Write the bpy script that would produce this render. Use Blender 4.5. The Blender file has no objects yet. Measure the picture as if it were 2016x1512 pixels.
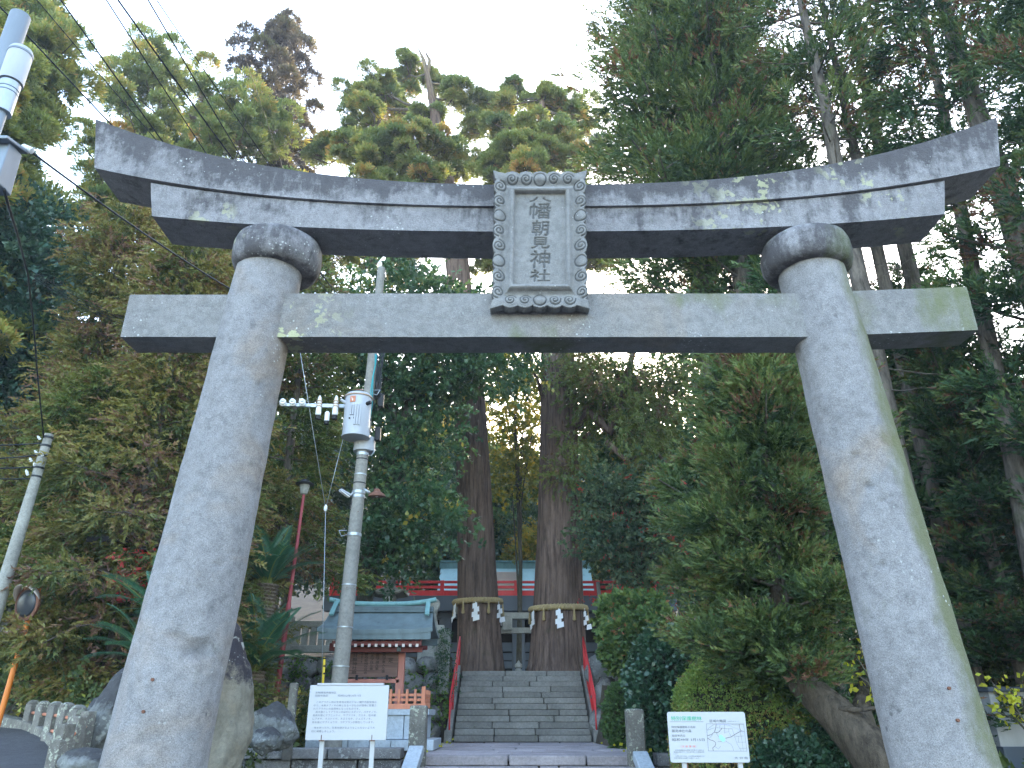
import bpy, math, random
import numpy as np
from mathutils import Vector, Matrix, noise

# ------------------------------------------------------------------ camera, world, sun, exposure
SC = bpy.context.scene
COL = SC.collection
PITCH = math.radians(23.4)
FPX = 1500.0
EYE = 1.55
cam = bpy.data.cameras.new('camera')
cam.sensor_width = 36.0
cam.lens = 36.0 * FPX / 2016.0
cam.clip_start = 0.05
cam.clip_end = 2000.0
camo = bpy.data.objects.new('camera', cam)
camo.location = (0, 0, EYE)
camo.rotation_euler = (math.pi / 2 + PITCH, 0, 0)
COL.objects.link(camo)
SC.camera = camo

SUN_EL, SUN_AZ = math.radians(21), math.radians(14)          # azimuth measured from +Y towards +X
wd = bpy.data.worlds.new('World')
SC.world = wd
wd.use_nodes = True
nt = wd.node_tree
sky = nt.nodes.new('ShaderNodeTexSky')
sky.sky_type = 'NISHITA'
sky.sun_disc = False
sky.sun_elevation = SUN_EL
sky.sun_rotation = SUN_AZ
sky.altitude = 100
sky.air_density = 1.1
sky.dust_density = 1.4
sky.ozone_density = 0.7
bg = nt.nodes['Background']
bg.inputs['Strength'].default_value = 0.15
nt.links.new(sky.outputs[0], bg.inputs[0])

sl = bpy.data.lights.new('sun', 'SUN')
sl.energy = 1.2
sl.angle = math.radians(12)
sl.color = (1.0, 0.87, 0.66)
so = bpy.data.objects.new('sun', sl)
COL.objects.link(so)
sd = Vector((math.sin(SUN_AZ) * math.cos(SUN_EL), math.cos(SUN_AZ) * math.cos(SUN_EL), math.sin(SUN_EL)))
so.rotation_euler = sd.to_track_quat('Z', 'Y').to_euler()
so.location = sd * 200

SC.view_settings.view_transform = 'Standard'
SC.view_settings.look = 'None'
SC.view_settings.gamma = 1.0
SC.view_settings.use_curve_mapping = False
SC.view_settings.exposure = 3.25
SC.render.engine = 'CYCLES'
SC.cycles.max_bounces = 6
SC.cycles.diffuse_bounces = 4
SC.cycles.transparent_max_bounces = 4

# ------------------------------------------------------------------ helpers
R = random.Random(7)
PI = math.pi

def W(px, py, Y):
    """world point seen at a position of the 2016 x 1512 photograph, Y metres ahead of the viewer"""
    u = (px - 1008) / FPX
    v = (756 - py) / FPX
    dy = math.cos(PITCH) - v * math.sin(PITCH)
    dz = math.sin(PITCH) + v * math.cos(PITCH)
    s = Y / dy
    return Vector((u * s, Y, EYE + dz * s))

def ss(a, b, x):
    t = min(1.0, max(0.0, (x - a) / (b - a)))
    return t * t * (3 - 2 * t)

def thing(name, label, cat, loc=(0, 0, 0), group=None):
    o = bpy.data.objects.new(name, None)
    o.empty_display_size = 0.2
    COL.objects.link(o)
    o.location = Vector(loc)
    o['label'] = label
    o['category'] = cat
    if group:
        o['group'] = group
    return o

def tag(o, label, cat, group=None):
    o['label'] = label
    o['category'] = cat
    if group:
        o['group'] = group
    return o

def kind(o, k):
    o['kind'] = k
    return o

def origin_of(parent):
    p = Vector((0, 0, 0))
    while parent is not None:
        p = p + parent.location
        parent = parent.parent
    return p

def dup(root, loc, label=None, rotz=None, scale=None):
    r = root.copy()
    COL.objects.link(r)
    r.location = Vector(loc)
    if rotz is not None:
        r.rotation_euler = (0, 0, rotz)
    if scale is not None:
        r.scale = (scale, scale, scale) if not hasattr(scale, '__len__') else scale
    if label:
        r['label'] = label
    for ch in list(root.children):
        c = ch.copy()
        COL.objects.link(c)
        c.parent = r
        for g in ch.children:
            d = g.copy()
            COL.objects.link(d)
            d.parent = c
    return r

class MB:
    """collects shapes given in world metres and links them as one mesh object"""
    def __init__(s):
        s.v = []
        s.f = []
        s.att = {}
    def add(s, vs, fs):
        n = len(s.v)
        s.v += [tuple(v) for v in vs]
        s.f += [tuple(i + n for i in f) for f in fs]
        return s
    def box(s, c, size, rz=0.0, M=None, taper=1.0):
        x, y, z = size[0] / 2, size[1] / 2, size[2] / 2
        t = taper
        vs = [Vector(p) for p in ((-x, -y, -z), (x, -y, -z), (x, y, -z), (-x, y, -z), (-x * t, -y * t, z), (x * t, -y * t, z), (x * t, y * t, z), (-x * t, y * t, z))]
        m = M if M is not None else Matrix.Rotation(rz, 3, 'Z')
        c = Vector(c)
        return s.add([c + m @ v for v in vs], [(0, 3, 2, 1), (4, 5, 6, 7), (0, 1, 5, 4), (1, 2, 6, 5), (2, 3, 7, 6), (3, 0, 4, 7)])
    def bar(s, a, b, w, h=None, up=(0, 0, 1)):
        a, b = Vector(a), Vector(b)
        h = w if h is None else h
        d = (b - a)
        L = d.length
        d.normalize()
        y = Vector(up).cross(d)
        if y.length < 1e-4:
            y = Vector((1, 0, 0)).cross(d)
        y.normalize()
        z = d.cross(y)
        M = Matrix((d, y, z)).transposed()
        return s.box((a + b) / 2, (L, w, h), M=M)
    def tube(s, pts, r, n=8, cap=True):
        pts = [Vector(p) for p in pts]
        rs = r if hasattr(r, '__len__') else [r] * len(pts)
        vs, fs = [], []
        ref = None
        for i, p in enumerate(pts):
            d = (pts[min(i + 1, len(pts) - 1)] - pts[max(i - 1, 0)]).normalized()
            if ref is None:
                ref = Vector((1, 0, 0)) if abs(d.x) < 0.8 else Vector((0, 1, 0))
            x = (ref - d * ref.dot(d)).normalized()
            ref = x
            y = d.cross(x)
            for k in range(n):
                a = 2 * PI * k / n
                vs.append(p + (x * math.cos(a) + y * math.sin(a)) * rs[i])
        for i in range(len(pts) - 1):
            for k in range(n):
                k2 = (k + 1) % n
                fs.append((i * n + k, i * n + k2, (i + 1) * n + k2, (i + 1) * n + k))
        if cap:
            fs.append(tuple(range(n - 1, -1, -1)))
            m = (len(pts) - 1) * n
            fs.append(tuple(m + k for k in range(n)))
        return s.add(vs, fs)
    def lathe(s, prof, c, n=24, axis=None, sq=False):
        """prof: list of (radius, height) from below; closes ends"""
        c = Vector(c)
        vs, fs = [], []
        for r, z in prof:
            for k in range(n):
                a = 2 * PI * (k + (0.5 if sq else 0)) / n
                vs.append(Vector((r * math.cos(a), r * math.sin(a), z)))
        if axis is not None:
            q = Vector((0, 0, 1)).rotation_difference(Vector(axis).normalized())
            vs = [q @ v for v in vs]
        vs = [c + v for v in vs]
        for i in range(len(prof) - 1):
            for k in range(n):
                k2 = (k + 1) % n
                fs.append((i * n + k, i * n + k2, (i + 1) * n + k2, (i + 1) * n + k))
        fs.append(tuple(range(n - 1, -1, -1)))
        m = (len(prof) - 1) * n
        fs.append(tuple(m + k for k in range(n)))
        return s.add(vs, fs)
    def build(s, name, m, parent=None, smooth=False, bevel=0.0, seg=2, att=None):
        o0 = origin_of(parent)
        me = bpy.data.meshes.new(name)
        me.from_pydata([(v[0] - o0.x, v[1] - o0.y, v[2] - o0.z) for v in s.v], [], s.f)
        if smooth == 'auto':
            me.polygons.foreach_set('use_smooth', [True] * len(me.polygons))
            try:
                me.set_sharp_from_angle(angle=math.radians(38))
            except Exception:
                pass
        elif smooth:
            me.polygons.foreach_set('use_smooth', [True] * len(me.polygons))
        for k, fn in (att or {}).items():
            a = me.attributes.new(k, 'FLOAT', 'POINT')
            a.data.foreach_set('value', [fn(v) for v in s.v])
        me.update()
        o = bpy.data.objects.new(name, me)
        COL.objects.link(o)
        if m is not None:
            me.materials.append(m)
        if parent is not None:
            o.parent = parent
        if bevel:
            b = o.modifiers.new('edge', 'BEVEL')
            b.width = bevel
            b.segments = seg
            b.limit_method = 'ANGLE'
            b.angle_limit = math.radians(35)
        return o

def np_mesh(name, V, F, m, parent=None, tint=None, smooth=False):
    V = np.asarray(V, dtype=np.float32)
    F = np.asarray(F, dtype=np.int32)
    o0 = origin_of(parent)
    V = V - np.array([o0.x, o0.y, o0.z], dtype=np.float32)
    me = bpy.data.meshes.new(name)
    me.vertices.add(len(V))
    me.vertices.foreach_set('co', V.ravel())
    k = F.shape[1]
    me.loops.add(F.size)
    me.loops.foreach_set('vertex_index', F.ravel())
    me.polygons.add(len(F))
    me.polygons.foreach_set('loop_start', np.arange(len(F), dtype=np.int32) * k)
    me.polygons.foreach_set('use_smooth', np.full(len(F), bool(smooth)))
    if tint is not None:
        a = me.attributes.new('tint', 'FLOAT', 'FACE')
        a.data.foreach_set('value', np.asarray(tint, dtype=np.float32))
    me.update(calc_edges=True)
    o = bpy.data.objects.new(name, me)
    COL.objects.link(o)
    me.materials.append(m)
    if parent is not None:
        o.parent = parent
    return o

# ------------------------------------------------------------------ materials
def new_mat(name):
    m = bpy.data.materials.new(name)
    m.use_nodes = True
    t = m.node_tree
    return m, t, t.nodes['Principled BSDF']

class NG:
    """tiny node helper"""
    def __init__(s, t, coord='Object'):
        s.t = t
        s.tc = t.nodes.new('ShaderNodeTexCoord')
        s.co = s.tc.outputs[coord]
    def n(s, typ, **kw):
        nd = s.t.nodes.new(typ)
        for k, v in kw.items():
            setattr(nd, k, v)
        return nd
    def l(s, a, b):
        s.t.links.new(a, b)
    def map(s, scale=(1, 1, 1), src=None):
        mp = s.n('ShaderNodeMapping')
        mp.inputs['Scale'].default_value = scale
        s.l(src or s.co, mp.inputs['Vector'])
        return mp.outputs[0]
    def noise(s, scale, detail=4, rough=0.6, vec=None, dist=0.0):
        nd = s.n('ShaderNodeTexNoise')
        nd.inputs['Scale'].default_value = scale
        nd.inputs['Detail'].default_value = detail
        nd.inputs['Roughness'].default_value = rough
        nd.inputs['Distortion'].default_value = dist
        s.l(vec or s.co, nd.inputs['Vector'])
        return nd.outputs[0]
    def vor(s, scale, vec=None, feature='F1', out='Distance'):
        nd = s.n('ShaderNodeTexVoronoi', feature=feature)
        nd.inputs['Scale'].default_value = scale
        s.l(vec or s.co, nd.inputs['Vector'])
        return nd.outputs[out]
    def ramp(s, fac, stops):
        nd = s.n('ShaderNodeValToRGB')
        els = nd.color_ramp.elements
        while len(els) < len(stops):
            els.new(0.5)
        for e, (p, c) in zip(els, stops):
            e.position = p
            e.color = (c, c, c, 1) if not hasattr(c, '__len__') else (c[0], c[1], c[2], 1)
        s.l(fac, nd.inputs[0])
        return nd.outputs[0]
    def mix(s, fac, a, b, mode='MIX'):
        nd = s.n('ShaderNodeMix', data_type='RGBA', blend_type=mode)
        for i, x in ((0, fac), (6, a), (7, b)):
            if hasattr(x, 'is_linked'):
                s.l(x, nd.inputs[i])
            elif hasattr(x, '__len__'):
                nd.inputs[i].default_value = (x[0], x[1], x[2], 1)
            else:
                nd.inputs[i].default_value = x if i == 0 else (x, x, x, 1)
        return nd.outputs[2]
    def math(s, op, a, b=0.0, c=None):
        nd = s.n('ShaderNodeMath', operation=op)
        for i, x in ((0, a), (1, b), (2, c)):
            if x is None:
                continue
            if hasattr(x, 'is_linked'):
                s.l(x, nd.inputs[i])
            else:
                nd.inputs[i].default_value = x
        return nd.outputs[0]
    def attr(s, name):
        nd = s.n('ShaderNodeAttribute')
        nd.attribute_name = name
        return nd.outputs['Fac']
    def bump(s, h, strength=0.5, dist=0.02, prev=None):
        nd = s.n('ShaderNodeBump')
        nd.inputs['Strength'].default_value = strength
        nd.inputs['Distance'].default_value = dist
        s.l(h, nd.inputs['Height'])
        if prev is not None:
            s.l(prev, nd.inputs['Normal'])
        return nd.outputs[0]
    def rnd(s):
        return s.n('ShaderNodeObjectInfo').outputs['Random']

def stone_mat(name, base, var=0.25, speck=0.35, stain=0.5, stain_c=(0.045, 0.042, 0.048), lichen=0.0, lichen_c=(0.46, 0.45, 0.27), white=0.0,
              moss=0.0, moss_c=(0.075, 0.09, 0.03), sc=1.0, bump=0.6, rough=0.9, perobj=0.0, streak=False, warm=0.0, pits=0.0):
    """weathered stone: grain, big tone shifts, dark stains (attribute wear adds more), pale lichen, moss (attribute moss adds more)"""
    m, t, b = new_mat(name)
    g = NG(t)
    big = g.noise(1.3 * sc, 5, 0.6)
    fine = g.noise(150 * sc, 3, 0.75)
    mid = g.noise(14 * sc, 5, 0.65)
    lo = tuple(c * (1 - var) for c in base)
    hi = tuple(min(1, c * (1 + var)) for c in base)
    col = g.mix(g.ramp(big, [(0.32, 0), (0.68, 1)]), lo, hi)
    if warm:
        wm = g.ramp(g.noise(0.9 * sc, 4, 0.55, dist=1.5), [(0.52, 0), (0.7, 1)])
        col = g.mix(g.math('MULTIPLY', wm, warm), col, (base[0] * 1.1, base[1] * 0.86, base[2] * 0.62))
    gr = g.ramp(fine, [(0.3, 1 - speck), (0.5, 1.0), (0.72, 1 + speck)])
    col = g.mix(1.0, col, gr, 'MULTIPLY')
    gr2 = g.ramp(mid, [(0.3, 0.78), (0.6, 1.08)])
    col = g.mix(1.0, col, gr2, 'MULTIPLY')
    if perobj:
        rr = g.ramp(g.rnd(), [(0, 1 - perobj), (1, 1 + perobj)])
        col = g.mix(1.0, col, rr, 'MULTIPLY')
    v2 = g.map((1, 1, 0.22)) if streak else g.co
    st = g.math('ADD', g.math('MULTIPLY', g.noise(3.2 * sc, 8, 0.74, vec=v2), 0.62), g.math('MULTIPLY', g.noise(9.0 * sc, 6, 0.72), 0.38))
    st = g.math('MULTIPLY_ADD', st, 2.1, -0.55)
    wear = g.attr('wear')
    sm = g.ramp(g.math('ADD', st, g.math('MULTIPLY', wear, 0.45)), [(0.62, 0), (0.84, 1)])
    if stain:
        col = g.mix(g.math('MULTIPLY', sm, stain), col, stain_c)
    ms = g.noise(4.0 * sc, 6, 0.62, vec=g.map((1, 1, 0.5)))
    mm = g.ramp(g.math('ADD', ms, g.math('MULTIPLY', g.attr('moss'), 0.46)), [(0.62 - 0.2 * moss, 0), (0.92 - 0.2 * moss, 1)])
    col = g.mix(g.math('MULTIPLY', mm, 0.85), col, moss_c)
    if lichen:
        reg = g.ramp(g.noise(0.75 * sc, 2, 0.5, vec=g.map((1.0, 1.0, 1.3))), [(0.64 - 0.12 * lichen, 0), (0.74 - 0.12 * lichen, 1)])
        vv = g.math('ADD', g.noise(7.5 * sc, 7, 0.62), g.math('MULTIPLY', g.vor(17 * sc), -0.16))
        sp = g.ramp(vv, [(0.475, 0), (0.50, 1)])
        col = g.mix(g.math('MULTIPLY', g.math('MULTIPLY', reg, sp), 0.92), col, lichen_c)
    if white:
        vv = g.math('ADD', g.vor(26 * sc), g.math('MULTIPLY', g.noise(50 * sc, 3, 0.6), 0.5))
        reg = g.ramp(g.noise(2.1 * sc, 4, 0.6), [(0.62 - 0.2 * white, 0), (0.70 - 0.2 * white, 1)])
        sp = g.ramp(vv, [(0.40, 1), (0.45, 0)])
        col = g.mix(g.math('MULTIPLY', g.math('MULTIPLY', reg, sp), 0.9), col, (0.50, 0.50, 0.48))
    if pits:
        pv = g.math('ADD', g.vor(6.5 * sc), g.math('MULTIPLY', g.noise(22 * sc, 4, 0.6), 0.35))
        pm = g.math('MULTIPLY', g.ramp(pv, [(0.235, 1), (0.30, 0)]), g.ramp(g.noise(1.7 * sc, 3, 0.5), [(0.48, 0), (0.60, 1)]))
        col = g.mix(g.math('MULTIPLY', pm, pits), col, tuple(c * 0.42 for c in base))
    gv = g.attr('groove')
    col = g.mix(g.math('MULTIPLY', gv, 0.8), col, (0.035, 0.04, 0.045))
    g.l(col, b.inputs['Base Color'])
    b.inputs['Roughness'].default_value = rough
    b.inputs['Specular IOR Level'].default_value = 0.25
    pits = g.ramp(g.vor(30 * sc), [(0.0, 0.0), (0.22, 1.0)])
    n1 = g.bump(g.noise(5 * sc, 5, 0.6), 0.5 * bump, 0.05)
    n2 = g.bump(g.noise(60 * sc, 6, 0.75), 0.9 * bump, 0.012, n1)
    n3 = g.bump(pits, 0.35 * bump, 0.008, n2)
    g.l(n3, b.inputs['Normal'])
    return m

def paint_mat(name, c, rough=0.5, metal=0.0, wear=0.3, wear_c=None, sc=6.0, spec=0.4, streak=True, bump=0.08):
    m, t, b = new_mat(name)
    g = NG(t)
    n1 = g.noise(sc, 6, 0.65, vec=g.map((1, 1, 0.3)) if streak else None)
    col = g.mix(g.ramp(n1, [(0.3, 0), (0.7, 1)]), tuple(x * (1 - wear * 0.5) for x in c), tuple(min(1, x * (1 + wear * 0.3)) for x in c))
    if wear_c:
        msk = g.ramp(g.noise(sc * 1.7, 7, 0.7, vec=g.map((1, 1, 0.4))), [(0.60, 0), (0.72, 1)])
        col = g.mix(g.math('MULTIPLY', msk, 0.8), col, wear_c)
    g.l(col, b.inputs['Base Color'])
    b.inputs['Roughness'].default_value = rough
    b.inputs['Metallic'].default_value = metal
    b.inputs['Specular IOR Level'].default_value = spec
    if bump:
        g.l(g.bump(g.noise(sc * 8, 4, 0.6), bump, 0.01), b.inputs['Normal'])
    return m

def wood_mat(name, c, rough=0.75, axis='X', sc=1.0, dark=0.5):
    m, t, b = new_mat(name)
    g = NG(t)
    s = {'X': (0.6, 14, 14), 'Z': (14, 14, 0.6)}[axis]
    n1 = g.noise(2.2 * sc, 6, 0.6, vec=g.map(s), dist=0.4)
    col = g.mix(g.ramp(n1, [(0.3, 0), (0.7, 1)]), tuple(x * (1 - dark) for x in c), tuple(x * 1.15 for x in c))
    g.l(col, b.inputs['Base Color'])
    b.inputs['Roughness'].default_value = rough
    b.inputs['Specular IOR Level'].default_value = 0.25
    g.l(g.bump(n1, 0.4, 0.01), b.inputs['Normal'])
    return m

def bark_mat(name, c_lo, c_hi, sc=1.0, ridge=1.0, moss=0.0, stretch=0.09):
    m, t, b = new_mat(name)
    g = NG(t)
    v = g.map((1, 1, stretch))
    n1 = g.noise(9 * sc, 6, 0.6, vec=v, dist=0.3)
    n2 = g.noise(28 * sc, 5, 0.7, vec=g.map((1, 1, stretch * 2)))
    h = g.math('ADD', g.math('MULTIPLY', n1, 0.7), g.math('MULTIPLY', n2, 0.3))
    col = g.mix(g.ramp(h, [(0.36, 0), (0.62, 1)]), c_lo, c_hi)
    col = g.mix(g.ramp(g.noise(0.7, 4, 0.6), [(0.35, 0.0), (0.7, 0.45)]), col, tuple(x * 0.62 for x in c_hi))
    if moss:
        mm = g.ramp(g.noise(1.6 * sc, 6, 0.65), [(0.62 - 0.2 * moss, 0), (0.8 - 0.2 * moss, 1)])
        col = g.mix(g.math('MULTIPLY', mm, 0.6), col, (0.06, 0.075, 0.03))
    g.l(col, b.inputs['Base Color'])
    b.inputs['Roughness'].default_value = 0.95
    b.inputs['Specular IOR Level'].default_value = 0.1
    g.l(g.bump(h, 1.0 * ridge, 0.06), b.inputs['Normal'])
    return m

def leaf_mat(name, stops, trans=0.35, trans_c=1.35, rough=0.55, spec=0.25, var_sc=0.35, patch=None):
    """stops: colours over the per-leaf tint attribute; trans = share of light that passes"""
    m, t, b = new_mat(name)
    g = NG(t)
    ti = g.attr('tint')
    col = g.ramp(ti, stops)
    n = g.noise(var_sc, 3, 0.5)
    col = g.mix(1.0, col, g.ramp(n, [(0.3, (0.78, 0.80, 0.84)), (0.7, (1.18, 1.12, 1.0))]), 'MULTIPLY')
    g.l(col, b.inputs['Base Color'])
    b.inputs['Roughness'].default_value = rough
    b.inputs['Specular IOR Level'].default_value = spec
    tr = g.n('ShaderNodeBsdfTranslucent')
    tcx = g.mix(1.0, col, (trans_c * 1.05, trans_c, trans_c * 0.55), 'MULTIPLY')
    g.l(tcx, tr.inputs['Color'])
    mx = g.n('ShaderNodeMixShader')
    mx.inputs[0].default_value = trans
    g.l(b.outputs[0], mx.inputs[1])
    g.l(tr.outputs[0], mx.inputs[2])
    g.l(mx.outputs[0], t.nodes['Material Output'].inputs['Surface'])
    return m

def flat_mat(name, c, rough=0.6, spec=0.3, metal=0.0):
    m, t, b = new_mat(name)
    b.inputs['Base Color'].default_value = (c[0], c[1], c[2], 1)
    b.inputs['Roughness'].default_value = rough
    b.inputs['Specular IOR Level'].default_value = spec
    b.inputs['Metallic'].default_value = metal
    return m

M = {}
M['granite'] = stone_mat('granite', (0.27, 0.258, 0.262), var=0.10, speck=0.42, stain=0.55, lichen=0.0, white=0.12, moss=-0.1, moss_c=(0.125, 0.13, 0.055), sc=1.0, bump=1.1, warm=0.6, pits=0.8)
M['beam'] = stone_mat('weathered beam stone', (0.25, 0.238, 0.246), var=0.14, speck=0.40, stain=0.78, stain_c=(0.055, 0.05, 0.055), lichen=0.62, white=0.3, moss=-0.12, sc=1.0, bump=1.0, streak=True, pits=0.6)
M['plaque'] = stone_mat('carved plaque stone', (0.235, 0.228, 0.225), var=0.12, speck=0.25, stain=0.3, white=0.25, sc=1.3, bump=0.6, moss=-0.15, moss_c=(0.10, 0.11, 0.06))
M['step'] = stone_mat('grey step stone', (0.235, 0.222, 0.20), var=0.2, speck=0.25, stain=0.35, white=0.35, moss=0.05, sc=1.2, bump=0.8, perobj=0.18)
M['slab'] = stone_mat('mauve paving slab', (0.34, 0.30, 0.305), var=0.22, speck=0.25, stain=0.3, white=0.2, sc=1.2, bump=1.0, perobj=0.12, moss=-0.1)
M['wallstone'] = stone_mat('lichened wall stone', (0.21, 0.20, 0.195), var=0.3, speck=0.3, stain=0.8, stain_c=(0.03, 0.028, 0.03), lichen=2.2, lichen_c=(0.36, 0.36, 0.34), white=1.1, moss=0.0, sc=1.4, bump=1.1, perobj=0.25)
M['rock'] = stone_mat('mossy boulder', (0.25, 0.24, 0.225), var=0.35, speck=0.3, stain=0.7, lichen=1.2, lichen_c=(0.38, 0.38, 0.35), white=0.45, moss=0.28, sc=1.1, bump=1.3, perobj=0.3)
M['rock_big'] = stone_mat('big split boulder', (0.23, 0.21, 0.17), var=0.3, speck=0.2, stain=0.95, stain_c=(0.035, 0.03, 0.04), white=0.1, lichen=0.9, lichen_c=(0.40, 0.40, 0.36), moss=-0.05, sc=1.0, bump=1.6, warm=0.4)
M['rock_blue'] = stone_mat('blue grey boulder', (0.20, 0.205, 0.20), var=0.3, speck=0.3, stain=0.8, white=0.2, lichen=1.3, lichen_c=(0.38, 0.39, 0.36), moss=0.08, sc=1.6, bump=1.5)
M['post'] = stone_mat('old stone post', (0.175, 0.162, 0.142), var=0.25, speck=0.3, stain=0.6, lichen=1.9, lichen_c=(0.42, 0.43, 0.34), white=0.6, moss=0.0, sc=2.0, bump=0.9, perobj=0.2)
M['polish'] = stone_mat('smooth pale granite', (0.40, 0.44, 0.48), var=0.1, speck=0.15, stain=0.1, sc=1.5, bump=0.25, moss=-0.4, rough=0.55)
M['lantern'] = stone_mat('old lantern stone', (0.31, 0.30, 0.265), var=0.2, speck=0.25, stain=0.4, moss=0.1, sc=2.5, bump=0.7)
M['concrete'] = stone_mat('pole concrete', (0.25, 0.235, 0.21), var=0.12, speck=0.12, stain=0.5, stain_c=(0.15, 0.14, 0.13), white=0.2, moss=-0.35, sc=1.3, bump=0.4, streak=True)
M['soil'] = stone_mat('soil and leaf litter', (0.075, 0.06, 0.042), var=0.4, speck=0.5, stain=0.3, moss=0.25, sc=0.8, bump=1.2)
M['asphalt'] = stone_mat('asphalt', (0.075, 0.072, 0.075), var=0.15, speck=0.45, stain=0.2, sc=0.9, bump=0.7, moss=-0.5)
M['paving'] = stone_mat('pale concrete paving', (0.085, 0.082, 0.08), var=0.2, speck=0.3, stain=0.3, sc=0.8, bump=0.6, moss=-0.3)
M['red'] = paint_mat('vermilion paint', (0.70, 0.04, 0.045), 0.45, wear=0.35, sc=4)
M['redpost'] = paint_mat('faded red paint', (0.36, 0.06, 0.07), 0.55, wear=0.4, wear_c=(0.25, 0.12, 0.10), sc=5)
M['orange'] = paint_mat('faded orange paint', (0.55, 0.20, 0.11), 0.6, wear=0.4, wear_c=(0.42, 0.28, 0.2), sc=6)
M['salmon'] = paint_mat('salmon wood paint', (0.48, 0.19, 0.145), 0.65, wear=0.4, wear_c=(0.30, 0.17, 0.13), sc=5)
M['darkred'] = paint_mat('dark red paint', (0.20, 0.045, 0.04), 0.6, wear=0.3)
M['copper'] = paint_mat('verdigris copper', (0.125, 0.165, 0.17), 0.6, wear=0.5, wear_c=(0.06, 0.075, 0.08), sc=5, bump=0.15)
M['copper_hi'] = paint_mat('bright verdigris', (0.16, 0.30, 0.29), 0.6, wear=0.4, wear_c=(0.07, 0.12, 0.12), sc=7, bump=0.15)
M['copper_roof'] = paint_mat('pale turquoise roof copper', (0.36, 0.54, 0.53), 0.55, wear=0.3, wear_c=(0.22, 0.38, 0.38), sc=1.6, bump=0.1)
M['greybeam'] = paint_mat('blue grey beam paint', (0.10, 0.12, 0.155), 0.6, wear=0.25, sc=1.5)
M['cream'] = paint_mat('pale pink plaster', (0.66, 0.57, 0.52), 0.8, wear=0.2)
M['dark'] = flat_mat('near black', (0.022, 0.022, 0.026), 0.8)  # even near-black for the hall's inside, hut roof and small clips
M['white'] = paint_mat('white sign board', (0.46, 0.465, 0.49), 0.45, wear=0.06, sc=3, bump=0.02)
M['whitepost'] = paint_mat('white painted post', (0.44, 0.44, 0.45), 0.5, wear=0.15, wear_c=(0.5, 0.46, 0.42), sc=9)
M['paper'] = flat_mat('white paper', (0.80, 0.80, 0.82), 0.85)
M['straw'] = paint_mat('rice straw', (0.40, 0.30, 0.15), 0.9, wear=0.6, sc=30, bump=0.5)
M['porcelain'] = flat_mat('white porcelain', (0.72, 0.72, 0.72), 0.25, 0.5)
M['tan_ring'] = flat_mat('tan porcelain ring', (0.50, 0.33, 0.22), 0.3)
M['black'] = flat_mat('black rubber', (0.015, 0.015, 0.017), 0.55)
M['steel'] = paint_mat('galvanised steel', (0.40, 0.43, 0.46), 0.42, metal=0.6, wear=0.3, sc=7)
M['greysteel'] = paint_mat('grey coated steel', (0.21, 0.24, 0.28), 0.5, metal=0.2, wear=0.3, sc=3)
M['tank'] = paint_mat('pale grey transformer paint', (0.41, 0.42, 0.455), 0.5, wear=0.25, wear_c=(0.42, 0.40, 0.38), sc=4)
M['rust'] = paint_mat('rusty iron', (0.16, 0.07, 0.045), 0.85, wear=0.6, sc=12)
M['yellow'] = paint_mat('yellow plastic sleeve', (0.65, 0.45, 0.03), 0.5, wear=0.3)
M['orange_pole'] = paint_mat('orange mirror pole', (0.70, 0.20, 0.03), 0.45, wear=0.25, sc=4)
M['wire'] = flat_mat('black cable', (0.02, 0.023, 0.028), 0.5)
M['cyan'] = flat_mat('turquoise cable', (0.03, 0.33, 0.36), 0.5)
M['board'] = wood_mat('old dark notice board', (0.19, 0.115, 0.095), axis='X', dark=0.45)
M['greywood'] = wood_mat('grey weathered timber', (0.22, 0.20, 0.18), axis='Z')
M['ink'] = flat_mat('black ink', (0.012, 0.010, 0.010), 0.7)
M['ink_grey'] = flat_mat('grey print', (0.19, 0.21, 0.25), 0.6)
M['ink_dark'] = flat_mat('dark grey print', (0.10, 0.11, 0.13), 0.6)
M['ink_green'] = flat_mat('green print', (0.03, 0.42, 0.24), 0.6)
M['ink_red'] = flat_mat('faded red print', (0.75, 0.20, 0.17), 0.6)
M['ink_brown'] = flat_mat('brown map line', (0.09, 0.06, 0.065), 0.6)
M['ink_blue'] = flat_mat('pale blue map line', (0.38, 0.40, 0.62), 0.6)
M['ink_mint'] = flat_mat('mint map area', (0.33, 0.66, 0.48), 0.6)
M['mirror_face'] = flat_mat('dark mirror face', (0.04, 0.045, 0.055), 0.35, 0.4, 0.2)  # reflection of dark trees painted in as a dull dark face
M['bulb'] = flat_mat('frosted glass bulb', (0.75, 0.73, 0.68), 0.3, 0.5)
M['lampshade'] = flat_mat('black lamp cap', (0.02, 0.02, 0.022), 0.5)
M['bark_cedar'] = bark_mat('red brown cedar bark', (0.040, 0.026, 0.021), (0.225, 0.155, 0.125), 1.0, 1.0, 0.15)
M['bark_grey'] = bark_mat('grey conifer bark', (0.045, 0.038, 0.032), (0.20, 0.168, 0.14), 1.3, 0.8, 0.25, 0.2)
M['bark_oak'] = bark_mat('dark oak bark', (0.035, 0.032, 0.026), (0.12, 0.11, 0.085), 1.4, 0.6, 0.5, 0.4)
M['bark_bent'] = bark_mat('dark twisted bark', (0.028, 0.023, 0.018), (0.115, 0.092, 0.070), 1.6, 1.0, 0.2, 0.25)
M['bark_tan'] = bark_mat('tan bare bark', (0.13, 0.09, 0.055), (0.28, 0.22, 0.15), 1.4, 0.5, 0.1, 0.3)
G = lambda *a: a
M['sugi'] = leaf_mat('cedar sprays', [(0.0, (0.034, 0.065, 0.031)), (0.40, (0.068, 0.117, 0.047)), (0.78, (0.150, 0.202, 0.068)), (0.90, (0.182, 0.195, 0.072)), (0.95, (0.221, 0.101, 0.060)), (1.0, (0.156, 0.081, 0.055))], 0.2)
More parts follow.
